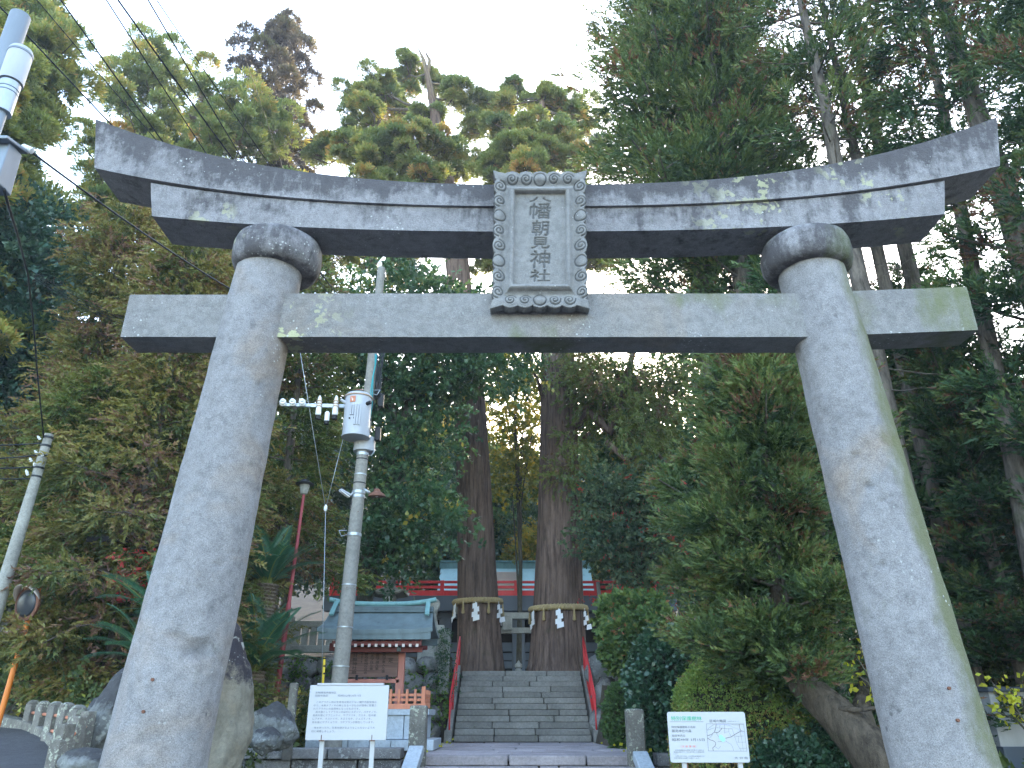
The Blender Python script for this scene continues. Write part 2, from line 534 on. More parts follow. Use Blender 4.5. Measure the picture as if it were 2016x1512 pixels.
M['sugi_dark'] = leaf_mat('deep green cedar sprays', [(0.0, (0.023, 0.055, 0.029)), (0.45, (0.047, 0.099, 0.044)), (0.80, (0.104, 0.156, 0.055)), (0.90, (0.143, 0.156, 0.058)), (0.95, (0.195, 0.086, 0.052)), (1.0, (0.143, 0.072, 0.052))], 0.2)
M['hinoki'] = leaf_mat('bronze cypress sprays', [(0.0, (0.049, 0.079, 0.034)), (0.35, (0.122, 0.142, 0.046)), (0.65, (0.235, 0.217, 0.066)), (0.80, (0.235, 0.195, 0.064)), (0.95, (0.226, 0.117, 0.079)), (1.0, (0.189, 0.109, 0.085))], 0.2)
M['hinoki_green'] = leaf_mat('yellow green cypress sprays', [(0.0, (0.038, 0.072, 0.026)), (0.4, (0.094, 0.138, 0.038)), (0.75, (0.174, 0.203, 0.058)), (0.95, (0.189, 0.131, 0.058)), (1.0, (0.160, 0.094, 0.065))], 0.2)
M['farcedar'] = leaf_mat('far cedar tufts', [(0.0, (0.085, 0.142, 0.075)), (0.45, (0.178, 0.237, 0.091)), (0.8, (0.332, 0.354, 0.114)), (0.9, (0.449, 0.354, 0.118)), (1.0, (0.521, 0.309, 0.118))], 0.35)
M['purple'] = leaf_mat('bronze purple cedar tufts', [(0.0, (0.060, 0.052, 0.062)), (0.5, (0.110, 0.092, 0.096)), (0.8, (0.165, 0.130, 0.095)), (1.0, (0.14, 0.14, 0.07))], 0.30)  # violet grey of distant haze mixed into these bronze leaf colours
M['oak'] = leaf_mat('evergreen oak leaves', [(0.0, (0.026, 0.072, 0.042)), (0.5, (0.056, 0.129, 0.060)), (0.85, (0.122, 0.189, 0.075)), (0.95, (0.226, 0.264, 0.056)), (1.0, (0.415, 0.302, 0.056))], 0.30, spec=0.5, rough=0.4)
M['bluegreen'] = leaf_mat('blue green broad leaves', [(0.0, (0.018, 0.056, 0.046)), (0.5, (0.046, 0.109, 0.079)), (1.0, (0.104, 0.179, 0.113))], 0.22, spec=0.5, rough=0.4)
M['gold'] = leaf_mat('leaves coloured sun gold', [(0.0, (0.083, 0.125, 0.041)), (0.4, (0.200, 0.217, 0.049)), (0.8, (0.500, 0.333, 0.059)), (1.0, (0.600, 0.367, 0.049))], 0.45)  # low sun behind the leaves is put into their colour as gold
M['nandina'] = leaf_mat('mixed grey green and red leaves', [(0.0, (0.046, 0.091, 0.060)), (0.5, (0.098, 0.155, 0.087)), (0.82, (0.179, 0.208, 0.104)), (0.88, (0.358, 0.085, 0.056)), (1.0, (0.452, 0.075, 0.066))], 0.28)
M['bushleaf'] = leaf_mat('glossy dark shrub leaves', [(0.0, (0.022, 0.064, 0.038)), (0.6, (0.049, 0.113, 0.064)), (1.0, (0.104, 0.179, 0.094))], 0.15, spec=0.6, rough=0.35)
M['clipleaf'] = leaf_mat('clipped azalea leaves', [(0.0, (0.083, 0.146, 0.043)), (0.5, (0.177, 0.271, 0.070)), (0.85, (0.307, 0.389, 0.106)), (1.0, (0.307, 0.200, 0.083))], 0.25)
M['hedgeleaf'] = leaf_mat('mixed hedge leaves', [(0.0, (0.049, 0.098, 0.042)), (0.5, (0.109, 0.189, 0.060)), (0.85, (0.226, 0.282, 0.085)), (0.95, (0.377, 0.189, 0.094)), (1.0, (0.452, 0.133, 0.085))], 0.25)
M['under'] = leaf_mat('undergrowth leaves', [(0.0, (0.042, 0.075, 0.034)), (0.4, (0.094, 0.135, 0.049)), (0.75, (0.160, 0.189, 0.066)), (0.88, (0.246, 0.160, 0.075)), (0.95, (0.377, 0.452, 0.094)), (1.0, (0.490, 0.415, 0.094))], 0.28)
M['cycad'] = leaf_mat('cycad fronds', [(0.0, (0.033, 0.112, 0.074)), (0.6, (0.063, 0.176, 0.102)), (1.0, (0.283, 0.326, 0.080))], 0.18, spec=0.5, rough=0.4)
M['yellowleaf'] = leaf_mat('yellow leaves', [(0.0, (0.435, 0.406, 0.043)), (0.7, (0.600, 0.600, 0.058)), (1.0, (0.145, 0.246, 0.058))], 0.4)
M['fern'] = leaf_mat('bright wall ferns', [(0.0, (0.056, 0.122, 0.038)), (0.6, (0.133, 0.246, 0.056)), (1.0, (0.282, 0.395, 0.094))], 0.3)
M['berry'] = flat_mat('red berries', (0.35, 0.02, 0.02), 0.4)
# ------------------------------------------------------------------ ground
CX = 0.28                      # centre line of the approach
Z_LAND = 0.87                  # landing
Z_TOP = 2.76                   # upper terrace
def ground_h(x, y):
    centre = -1.75 < x < 2.45
    if centre:
        z = 0.84 * ss(15.6, 15.9, y) + 1.88 * ss(25.1, 25.4, y)
    elif x < 0:
        z = 0.60 * ss(15.3, 15.6, y) + 0.22 * ss(16, 20, y) + 1.90 * ss(22.9, 23.2, y)
    else:
        z = 0.60 * ss(15.2, 15.6, y) + 0.22 * ss(16, 18, y) + 1.90 * ss(18.5, 24.5, y)
    if x > 3.6:
        zr = 0.35 * ss(8, 12, y) + 0.5 * ss(12, 16, y) + 1.9 * ss(15, 23, y)
        w = ss(3.6, 4.6, x)
        z = z * (1 - w) + zr * w
    fy = ss(10.5, 14.5, y)
    w = ss(-3.3 - 3.1 * fy, -4.6 - 3.6 * fy, x)
    if w > 0:
        zl = 0.100 * max(0.0, min(y, 24.0)) + 0.9 * ss(13.6, 18.5, y) * ss(-30, -16, x)
        z = z * (1 - w) + max(zl, 0) * w
    if y > 44:
        z += ((y - 44) / 76.0) ** 1.25 * 27.0
        z += 1.2 * noise.noise(Vector((x * 0.05, y * 0.05, 3.1)))
    z += 0.05 * noise.noise(Vector((x * 0.5, y * 0.5, 0.0))) * (1 if y > 16 or abs(x) > 5 else 0.2)
    return z

def make_ground():
    def axis(vals):
        out = []
        for a, b, st in vals:
            n = max(1, int(round((b - a) / st)))
            out += [a + (b - a) * i / n for i in range(n)]
        out.append(vals[-1][1])
        return out
    xs = axis([(-400, -60, 40), (-60, -16, 4), (-16, 14, 0.35), (14, 60, 4), (60, 400, 40)])
    ys = axis([(-300, -20, 40), (-20, 6, 3), (6, 27, 0.3), (27, 60, 2.5), (60, 130, 5), (130, 600, 60)])
    V, F = [], []
    for y in ys:
        for x in xs:
            V.append((x, y, ground_h(x, min(y, 130)) - 0.012))
    nx = len(xs)
    for j in range(len(ys) - 1):
        for i in range(nx - 1):
            F.append((j * nx + i, j * nx + i + 1, (j + 1) * nx + i + 1, (j + 1) * nx + i))
    o = np_mesh('ground', np.array(V), np.array(F), M['soil'], smooth=True)
    kind(o, 'structure')
    # asphalt lane climbing on the left, and the paved forecourt
    def sheet(name, xs, ys, m, lift):
        V, F = [], []
        for y in ys:
            for x in xs(y):
                V.append((x, y, ground_h(x, y) + lift))
        n = len(xs(ys[0]))
        for j in range(len(ys) - 1):
            for i in range(n - 1):
                F.append((j * n + i, j * n + i + 1, (j + 1) * n + i + 1, (j + 1) * n + i))
        o = np_mesh(name, np.array(V), np.array(F), m, smooth=True)
        kind(o, 'structure')
        return o
    def kx(y):      # right edge of the lane: the kerb line under the low fence
        pts = [(-20, -3.6), (7.0, -3.9), (8.6, -4.55), (10.2, -5.3), (12.2, -6.85), (13.2, -7.8), (15, -10.2), (24, -20)]
        for (a, b), (c, d) in zip(pts, pts[1:]):
            if y <= c:
                return b + (d - b) * (y - a) / (c - a)
        return pts[-1][1]
    ys = [-20 + 0.5 * i for i in range(84)]
    sheet('road', lambda y: [kx(y) - 14 + 14 * i / 24 for i in range(25)], ys, M['asphalt'], 0.012)
    sheet('forecourt_paving', lambda y: [kx(min(y, 7)) + (14 - kx(min(y, 7))) * i / 40 for i in range(41)], [-20 + 0.5 * i for i in range(59)], M['paving'], 0.008)
    # kerb wall below the low fence
    mb = MB()
    yy = [10.1, 10.5, 11.2, 12.0, 13.0, 14.5]
    for a, b in zip(yy, yy[1:]):
        pa = Vector((kx(a) + 0.10, a, ground_h(kx(a), a) - 0.06))
        pb = Vector((kx(b) + 0.10, b, ground_h(kx(b), b) - 0.06))
        mb.bar(pa, pb + (pb - pa).normalized() * -0.012, 0.22, 0.36)
    k = mb.build('kerb', M['post'], bevel=0.02)
    kind(k, 'structure')
    return kx
KX = make_ground()

# ------------------------------------------------------------------ torii
TC = 0.23
TY = 5.3
def cyl_grid(rows, cols, fn):
    V = [fn(i / (rows - 1), 2 * PI * k / cols) for i in range(rows) for k in range(cols)]
    F = [(i * cols + k, i * cols + (k + 1) % cols, (i + 1) * cols + (k + 1) % cols, (i + 1) * cols + k) for i in range(rows - 1) for k in range(cols)]
    return V, F

torii = thing('torii_gate', 'great grey stone torii gate with upswept top beam spanning the front of the shrine steps', 'torii gate', (TC, TY, 0))
DENT = {-1: [], 1: []}
for s, px, py, pr, dep, asp in ((-1, 385, 1278, .075, .030, 1.7), (-1, 352, 1255, .04, .014, 1.8), (-1, 300, 1455, .06, .012, 1.5), (-1, 505, 745, .03, .014, .7), (-1, 525, 700, .022, .010, .7), (-1, 420, 1110, .03, .012, 1.6), (-1, 350, 1215, .018, .010, 1.2), (-1, 545, 1000, .03, .008, 1.0),
        (1, 1690, 893, .024, .018, 2.0), (1, 1712, 955, .03, .022, 1.6), (1, 1735, 985, .02, .016, 1.2), (1, 1681, 802, .014, .010, 1.2), (1, 1741, 1110, .030, .022, 1.3), (1, 1637, 800, .05, .006, 1.0), (1, 1640, 930, .07, .006, 1.2), (1, 1592, 660, .03, .010, 1.8), (1, 1585, 720, .16, .010, .35)):
    p = W(px, py, TY - .27)
    xc_ = TC + s * (2.553 - 0.0752 * p.z)
    DENT[s].append((-math.acos(max(-1, min(1, (p.x - xc_) / (0.333 - 0.0163 * p.z)))), p.z, pr, dep, asp))
for s in (-1, 1):
    def pf(t, a, s=s):
        z = 5.16 * t - 0.03
        xc = TC + s * (2.553 - 0.0752 * z)
        r = 0.333 - 0.0163 * z
        n = noise.noise(Vector((s * 9 + math.cos(a) * 1.3, math.sin(a) * 1.3, z * 1.6)))
        n2 = noise.noise(Vector((s * 5 + math.cos(a) * 4, math.sin(a) * 4, z * 6)))
        r += 0.010 * n + 0.005 * n2
        for (pa, pz, pr, dep, asp) in DENT[s]:
            d = math.hypot((((a - pa + PI) % (2 * PI)) - PI) * r / asp, (z - pz)) * (1 + 0.5 * noise.noise(Vector((a * 9, z * 14, pz))))
            if d < pr:
                r -= dep * (1 - (d / pr) ** 2)
        return (xc + r * math.cos(a), TY + r * math.sin(a), z)
    V, F = cyl_grid(330, 96, pf)
    mb = MB().add(V, F)
    def mossf(v, s=s):
        if s < 0:
            return 0.0
        z = v[2]
        xc = TC + 2.553 - 0.0752 * z
        a = (v[0] - xc) / 0.3
        return max(0.0, min(1.0, (a + 0.12) * 1.45)) * (0.6 + 0.4 * ss(5.0, 2.5, z))
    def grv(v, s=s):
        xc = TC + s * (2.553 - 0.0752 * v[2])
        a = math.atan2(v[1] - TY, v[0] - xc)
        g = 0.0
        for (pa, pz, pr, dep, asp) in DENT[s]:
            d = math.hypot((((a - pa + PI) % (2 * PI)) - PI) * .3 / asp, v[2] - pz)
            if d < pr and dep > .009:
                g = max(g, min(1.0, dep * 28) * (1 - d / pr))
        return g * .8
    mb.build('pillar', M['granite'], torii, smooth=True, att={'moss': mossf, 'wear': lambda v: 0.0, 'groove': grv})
    # collar ring at the head of the pillar
    zc = 5.0
    xc = TC + s * (2.553 - 0.0752 * zc) + (.035 if s < 0 else -.01)
    prof = [(0.255, -0.17), (0.30, -0.165), (0.328, -0.145), (0.348, -0.10), (0.355, -0.03), (0.350, 0.04), (0.332, 0.09), (0.30, 0.116), (0.25, 0.12)]
    rng = random.Random(5 + s)
    mb = MB().lathe(prof, (xc, TY, zc - 0.02), 56)
    mb.v = [tuple(Vector(v) + 0.008 * Vector((noise.noise(Vector(v) * 4), noise.noise(Vector(v) * 4 + Vector((9, 0, 0))), 0))) for v in mb.v]
    mb.build('collar', M['beam'], torii, smooth='auto', att={'wear': lambda v: 0.48, 'moss': lambda v, s=s: 0.5 if s > 0 and v[0] > 2.4 else 0.05})
    # wedge stones and rusty iron stubs
KL, SLn = 3.80, 3.235
KC = TC + 0.065
def sweep(name, halfs, zfun, y0, y1, n, m, wear, tilt=0.0, slant=0.0, ztop_slope=0.0):
    """beam along X with curved lower and upper line; closed ends, subdivided face for relief"""
    rows = 8
    V, F = [], []
    prof_n = None
    for i in range(n + 1):
        t = -1 + 2 * i / n
        zb, zt = zfun(t)
        ring = []
        for k in range(rows + 1):            # front face up
            f = k / rows
            ring.append((y0, zb + (zt - zb) * f, f))
        for k in range(1, 4):                # top, back
            f = k / 3
            ring.append((y0 + (y1 - y0) * f, zt + ztop_slope * (0.5 - abs(f - 0.5)), 1.0))
        ring.append((y1, zb + (zt - zb) * 0.5, 0.5))
        ring.append((y1, zb, 0.0))
        ring.append(((y0 + y1) / 2, zb, 0.0))
        prof_n = len(ring)
        for (y, z, f) in ring:
            x = KC + t * (halfs + slant * (f - 0.5))
            nz = 0.006 * noise.noise(Vector((x * 3, y * 3, z * 5))) + 0.004 * noise.noise(Vector((x * 11, y * 9, z * 13)))
            V.append((x, y + (nz if y == y0 else 0), z + nz * 0.7 + tilt * x))
    for i in range(n):
        for k in range(prof_n):
            k2 = (k + 1) % prof_n
            F.append((i * prof_n + k, (i + 1) * prof_n + k, (i + 1) * prof_n + k2, i * prof_n + k2))
    F.append(tuple(range(prof_n - 1, -1, -1))[::-1])
    m0 = n * prof_n
    F.append(tuple(m0 + k for k in range(prof_n))[::-1])
    mb = MB().add(V, F)
    vals = []
    for i in range(n + 1):
        t = -1 + 2 * i / n
        zb, zt = zfun(t)
        for k in range(prof_n):
            v = V[i * prof_n + k]
            f = (v[2] - tilt * v[0] - zb) / (zt - zb)
            vals.append(wear(f, t))
    it = iter(vals)
    o = mb.build(name, m, torii, smooth='auto', att={'wear': lambda v: next(it)})
    return o
P_ = 2.5
def k_z(t):
    e = abs(t) ** P_
    return 5.312 + 0.392 * e, 5.522 + 0.70 * e
def s_z(t):
    e = abs(t * SLn / KL) ** P_
    e2 = abs(t * SLn / KL) ** P_
    return 5.085 + 0.235 * e, 5.309 + 0.392 * e2
sweep('top_beam', KL, k_z, TY - 0.225, TY + 0.225, 96, M['beam'], lambda f, t: 0.15 + 0.80 * max(0.0, f) ** 0.8, 0.003, slant=0.10, ztop_slope=0.10)
sweep('under_beam', SLn, s_z, TY - 0.20, TY + 0.20, 84, M['beam'], lambda f, t: 0.0 + 0.38 * f + 0.12 * (t > 0), 0.003, slant=0.07)
# tie beam through both pillars, two outer stubs and the middle length
def tie(x0, x1, z0, z1, rise=0.0, moss=None):
    mb = MB()
    n = max(6, int((x1 - x0) / 0.08))
    rows = 6
    V, F = [], []
    for i in range(n + 1):
        x = x0 + (x1 - x0) * i / n
        dz = rise * i / n
        ring = [(TY - 0.14, z0 + (z1 - z0) * k / rows) for k in range(rows + 1)] + [(TY + 0.14, z1), (TY + 0.14, z0)]
        for (y, z) in ring:
            w = 0.005 * noise.noise(Vector((x * 4, y * 4, z * 5))) + 0.003 * noise.noise(Vector((x * 13, y * 4, z * 13)))
            V.append((x, y + w, z + dz + w))
    p = rows + 3
    for i in range(n):
        for k in range(p):
            k2 = (k + 1) % p
            F.append((i * p + k, (i + 1) * p + k, (i + 1) * p + k2, i * p + k2))
    F.append(tuple(range(p)))
    F.append(tuple(n * p + k for k in range(p))[::-1])
    MB().add(V, F).build('tie_beam', M['tie'], torii, smooth='auto', att={'moss': moss or (lambda v: 0.0), 'wear': lambda v: 0.0})
M['tie'] = stone_mat('tie beam stone', (0.24, 0.23, 0.226), var=0.12, speck=0.38, stain=0.35, stain_c=(0.11, 0.105, 0.10), lichen=0.42, white=0.4, moss=-0.05, moss_c=(0.13, 0.145, 0.055), bump=1.0, warm=0.4)
tie(-2.97, -2.03, 4.173, 4.54)
tie(-2.015, 2.49, 4.172, 4.55, moss=lambda v: 0.55 * ss(0.9, 1.4, v[0]) * ss(2.4, 1.6, v[0]) * ss(4.35, 4.5, v[2]) + 0.5 * ss(0.35, 0.5, 0.7 - abs(v[0] - 0.22)) * ss(4.40, 4.2, v[2]))
tie(2.50, 3.55, 4.186, 4.566, 0.045, moss=lambda v: 0.25 + 0.45 * ss(3.0, 3.5, v[0]))
MB().box((TC, TY, 4.815), (0.42, 0.26, 0.53)).build('strut', M['granite'], torii, bevel=0.01)
# rusty iron stubs in the pillars
for (px, py) in ((301, 1338), (283, 1401), (1868, 1355), (1885, 1418)):
    mb = MB()
    p = W(px, py, TY - 0.31)
    mb.tube([p + Vector((0, 0.06, 0)), p + Vector((0, -0.012, 0.0))], [0.012, 0.010], 8)
    mb.build('iron_stub', M['rust'], torii)

# plaque: carved relief computed on a fine grid
def text_tris(body, size, vertical=False, space=1.0, line=1.0):
    cu = bpy.data.curves.new('lettering', 'FONT')
    cu.body = body
    cu.size = size
    cu.space_character = space
    cu.space_line = line
    cu.resolution_u = 3
    o = bpy.data.objects.new('lettering', cu)
    COL.objects.link(o)
    dg = bpy.context.evaluated_depsgraph_get()
    dg.update()
    me = bpy.data.meshes.new_from_object(o.evaluated_get(dg))
    me.calc_loop_triangles()
    V = np.array([v.co[:] for v in me.vertices], dtype=float).reshape(-1, 3)
    T = np.array([t.vertices[:] for t in me.loop_triangles], dtype=int).reshape(-1, 3)
    bpy.data.objects.remove(o)
    bpy.data.curves.remove(cu)
    bpy.data.meshes.remove(me)
    return V, T

def raster(V, T, xs, ys):
    m = np.zeros((len(ys), len(xs)))
    dx = xs[1] - xs[0]
    dyy = ys[1] - ys[0]
    for t in T:
        p = V[t][:, :2]
        i0 = max(0, int((p[:, 0].min() - xs[0]) / dx)); i1 = min(len(xs) - 1, int((p[:, 0].max() - xs[0]) / dx) + 1)
        j0 = max(0, int((p[:, 1].min() - ys[0]) / dyy)); j1 = min(len(ys) - 1, int((p[:, 1].max() - ys[0]) / dyy) + 1)
        if i1 < i0 or j1 < j0:
            continue
        gx, gy = np.meshgrid(xs[i0:i1 + 1], ys[j0:j1 + 1])
        a, b, c = p
        def e(a, b):
            return (b[0] - a[0]) * (gy - a[1]) - (b[1] - a[1]) * (gx - a[0])
        e1, e2, e3 = e(a, b), e(b, c), e(c, a)
        ins = ((e1 >= -1e-9) & (e2 >= -1e-9) & (e3 >= -1e-9)) | ((e1 <= 1e-9) & (e2 <= 1e-9) & (e3 <= 1e-9))
        m[j0:j1 + 1, i0:i1 + 1][ins] = 1
    return m

def make_plaque():
    w, h, st = 0.76, 1.21, 0.0045
    xs = np.arange(-w / 2, w / 2 + 1e-6, st)
    ys = np.arange(-h / 2, h / 2 + 1e-6, st)
    X, Y = np.meshgrid(xs, ys)
    Z = np.zeros_like(X)
    G_ = np.zeros_like(X)
    # scalloped outline
    inside = np.ones_like(X, dtype=bool)
    nside, ntop = 8, 5
    ax, ay = np.abs(X), np.abs(Y)
    sy = (h - 0.16) / nside
    ph = np.abs(np.sin((Y + (h - 0.16) / 2) / sy * PI))
    edge = w / 2 - 0.012 - 0.026 * (1 - np.sqrt(np.clip(ph, 0, 1)))
    corner = ay > h / 2 - 0.085
    edge = np.where(corner, w / 2 - 0.02 + 0.02 * np.clip((ay - (h / 2 - 0.085)) / 0.085, 0, 1), edge)
    inside &= ax < edge
    sx = (w - 0.20) / ntop
    ph = np.abs(np.sin((X + (w - 0.20) / 2) / sx * PI))
    edge = h / 2 - 0.012 - 0.022 * (1 - np.sqrt(np.clip(ph, 0, 1)))
    cornx = ax > w / 2 - 0.10
    edge = np.where(cornx, h / 2 - 0.03 + 0.03 * np.clip((ax - (w / 2 - 0.10)) / 0.10, 0, 1), edge)
    inside &= ay < edge
    # frame dishes slightly, inner moulding, sunken field
    iw, ih = 0.240, 0.442
    d = np.maximum(ax - iw, ay - ih)
    Z += -0.030 * np.exp(-((d - 0.035) / 0.03) ** 2)
    mould = np.clip(1 - np.abs(d + 0.018) / 0.024, 0, 1)
    Z += 0.026 * np.sqrt(mould)
    Z = np.where(d < -0.040, -0.026, Z)
    Z = np.where((d < -0.036) & (d >= -0.042), -0.018, Z)
    # scrolls
    def spiral(cx, cy, r, sgn, a0, turns=2.1, plain=False):
        nonlocal Z, G_
        dx, dy = X - cx, Y - cy
        rr = np.hypot(dx, dy)
        msk = rr < r * 1.12
        if plain:
            dist = np.abs(rr - r)
        else:
            a = sgn * (np.arctan2(dy, dx) - a0)
            dist = np.full_like(rr, 9.0)
            for k in range(-1, 4):
                th = (a % (2 * PI)) + 2 * PI * k
                rad = r * (1 - th / (2 * PI * turns))
                ok = (th >= 0) & (rad > 0.10 * r)
                dist = np.where(ok, np.minimum(dist, np.abs(rr - rad)), dist)
        gr = np.clip(1.25 - dist / 0.0052, 0, 1) * msk
        Z = Z - 0.010 * gr
        G_ = np.maximum(G_, gr)
        dome = np.clip(1 - (rr / (r * 1.1)) ** 2, 0, 1)
        Z = Z + 0.010 * dome
    for s in (-1, 1):
        for i in range(nside):
            cy = -(h - 0.16) / 2 + sy * (i + 0.5)
            plain = i in (2, 5) if s < 0 else i in (2, 5)
            spiral(s * 0.318, cy, 0.047 if plain else 0.052, s, PI / 2 if i % 2 else -PI / 2, plain=plain)
    for s in (-1, 1):
        for i in range(ntop):
            cx = -(w - 0.20) / 2 + sx * (i + 0.5)
            spiral(cx, s * 0.525, 0.048, -s if i < 2 else s, 0.3, plain=(i == 2))
    # carved characters, one below the other
    chars = [('八', 0.175, 0.368, 0.410), ('幡', 0.165, 0.425, 0.568), ('朝', 0.130, 0.588, 0.724), ('見', 0.140, 0.742, 0.842), ('神', 0.150, 0.862, 1.018), ('社', 0.150, 1.034, 1.140)]
    msk = np.zeros_like(X)
    for ch, cw, ya, yb_ in chars:
        V, T = text_tris(ch, 1.0)
        lo, hi = V.min(0), V.max(0)
        V = (V - (lo + hi) / 2) / np.maximum(hi - lo, 1e-6)
        ca_, cb2 = (0.757 - ya) * .955, (0.757 - yb_) * .955
        V[:, 0] *= cw
        V[:, 1] *= ca_ - cb2
        V[:, 0] += V[:, 1] * 0.06 + 0.004
        V[:, 1] += (ca_ + cb2) / 2
        msk = np.maximum(msk, raster(V, T, xs, ys))
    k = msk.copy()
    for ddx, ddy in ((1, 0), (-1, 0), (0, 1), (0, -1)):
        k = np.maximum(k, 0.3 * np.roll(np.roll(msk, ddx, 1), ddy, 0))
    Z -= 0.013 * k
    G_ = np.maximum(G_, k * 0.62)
    idx = -np.ones(X.shape, dtype=int)
    cell = inside[:-1, :-1] & inside[1:, :-1] & inside[:-1, 1:] & inside[1:, 1:]
    ny, nx = X.shape
    vid = np.arange(ny * nx).reshape(ny, nx)
    a, b, c, d4 = vid[:-1, :-1][cell], vid[:-1, 1:][cell], vid[1:, 1:][cell], vid[1:, :-1][cell]
    quads = np.stack([a, b, c, d4], 1)
    # walls from boundary edges
    from collections import Counter
    ed = np.concatenate([quads[:, [0, 1]], quads[:, [1, 2]], quads[:, [2, 3]], quads[:, [3, 0]]])
    key = np.sort(ed, 1)
    kk = key[:, 0].astype(np.int64) * (ny * nx) + key[:, 1]
    u, inv, cnt = np.unique(kk, return_inverse=True, return_counts=True)
    be = ed[cnt[inv] == 1]
    n0 = ny * nx
    Vf = np.stack([X.ravel(), Y.ravel(), Z.ravel()], 1)
    Vb = np.stack([X.ravel(), Y.ravel(), np.full(n0, -0.11)], 1)
    walls = np.stack([be[:, 1], be[:, 0], be[:, 0] + n0, be[:, 1] + n0], 1)
    Fa = np.concatenate([quads, walls])
    Va = np.concatenate([Vf, Vb])
    used = np.unique(Fa)
    remap = -np.ones(len(Va), dtype=int)
    remap[used] = np.arange(len(used))
    Va, Fa = Va[used], remap[Fa]
    gat = np.concatenate([G_.ravel(), np.zeros(n0)])[used]
    # stand it up: x right, y up, z towards the viewer, leaning forward at the top
    top, bot = Vector((TC - 0.005, 4.925, 5.555)), Vector((TC - 0.02, 5.045, 4.345))
    up = (top - bot).normalized()
    right = Vector((1, 0, 0))
    out = right.cross(up)
    c = (top + bot) / 2
    Mx = np.array([right[:], up[:], out[:]])
    Vw = Va @ Mx + np.array(c[:])
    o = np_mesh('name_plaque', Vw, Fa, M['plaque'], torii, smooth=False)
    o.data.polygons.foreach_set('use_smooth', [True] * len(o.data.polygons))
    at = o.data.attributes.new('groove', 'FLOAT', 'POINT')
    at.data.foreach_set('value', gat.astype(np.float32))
    o['label'] = 'carved stone name plaque with a scrolled frame and five incised characters'
    # stone block that carries it
    MB().box((TC, 5.16, 4.95), (0.30, 0.10, 0.85)).build('plaque_bracket', M['plaque'], torii, bevel=0.01)
make_plaque()

# ------------------------------------------------------------------ rough stones
def stone(c, size, seed, mat, name, parent, flat=0.0, sub=3, rough=0.16, rot=0.0, lump=1.0, wk=0.75):
    rr = Vector((seed * 3.17 % 50, seed * 7.3 % 41, seed * 1.9 % 37))
    import bmesh
    bm = bmesh.new()
    bmesh.ops.create_icosphere(bm, subdivisions=sub, radius=1.0)
    vs = []
    for v in bm.verts:
        p = v.co.normalized()
        d = 1 + rough * lump * 2.0 * noise.noise(p * 1.1 + rr) + rough * noise.noise(p * 2.6 + rr) + rough * 0.5 * noise.noise(p * 6 + rr) + rough * 0.3 * noise.noise(p * 13 + rr) + rough * 0.16 * noise.noise(p * 27 + rr)
        # planed facets
        q = p * d
        for k in range(5):
            n = Vector((noise.noise(rr + Vector((k, 0, 0))), noise.noise(rr + Vector((0, k, 0.5))), noise.noise(rr + Vector((0.3, 0, k))))).normalized()
            e = q.dot(n) - 0.86
            if e > 0:
                q -= n * e * 0.85
        x, y, z = q.x * size[0] / 2, q.y * size[1] / 2, q.z * size[2] / 2
        cr, sr = math.cos(rot), math.sin(rot)
        vs.append((c[0] + x * cr - z * sr, c[1] + y, c[2] + x * sr + z * cr))
    fs = [tuple(v.index for v in f.verts) for f in bm.faces]
    bm.free()
    zc, zh = c[2], size[2] / 2
    return MB().add(vs, fs).build(name, mat, parent, smooth=True, att={'wear': lambda v: wk * ss(0.05, 0.75, (v[2] - zc) / zh + 0.35 * (v[0] - c[0]) / max(size[0], .1)) - 0.25})

def rough_block(c, size, mat, name, parent, seed=0, bev=0.012, amp=0.012, rz=0.0):
    """a hewn block: subdivided box with uneven faces"""
    r = random.Random(seed)
    nx, ny, nz = [max(1, min(8, int(s / 0.12))) for s in size]
    V, F, ids = [], [], {}
    def vid(i, j, k):
        key = (i, j, k)
        if key not in ids:
            x = (i / nx - 0.5) * size[0]; y = (j / ny - 0.5) * size[1]; z = (k / nz - 0.5) * size[2]
            p = Vector((x + c[0], y + c[1], z + c[2]))
            n = noise.noise_vector(p * 5 + Vector((seed, 0, 0))) * amp
            e = (i in (0, nx)) + (j in (0, ny)) + (k in (0, nz))
            sh = 1 - (0.02 if e >= 2 else 0.0) * 0.5
            V.append((c[0] + x * sh + n.x * 0.6, c[1] + y * sh + n.y, c[2] + z * sh + n.z * 0.6))
            ids[key] = len(V) - 1
        return ids[key]
    for i in range(nx):
        for j in range(ny):
            F.append((vid(i, j, 0), vid(i, j + 1, 0), vid(i + 1, j + 1, 0), vid(i + 1, j, 0)))
            F.append((vid(i, j, nz), vid(i + 1, j, nz), vid(i + 1, j + 1, nz), vid(i, j + 1, nz)))
    for i in range(nx):
        for k in range(nz):
            F.append((vid(i, 0, k), vid(i + 1, 0, k), vid(i + 1, 0, k + 1), vid(i, 0, k + 1)))
            F.append((vid(i, ny, k), vid(i, ny, k + 1), vid(i + 1, ny, k + 1), vid(i + 1, ny, k)))
    for j in range(ny):
        for k in range(nz):
            F.append((vid(0, j, k), vid(0, j, k + 1), vid(0, j + 1, k + 1), vid(0, j + 1, k)))
            F.append((vid(nx, j, k), vid(nx, j + 1, k), vid(nx, j + 1, k + 1), vid(nx, j, k + 1)))
    return MB().add(V, F).build(name, mat, parent, smooth='auto', bevel=bev, seg=1)

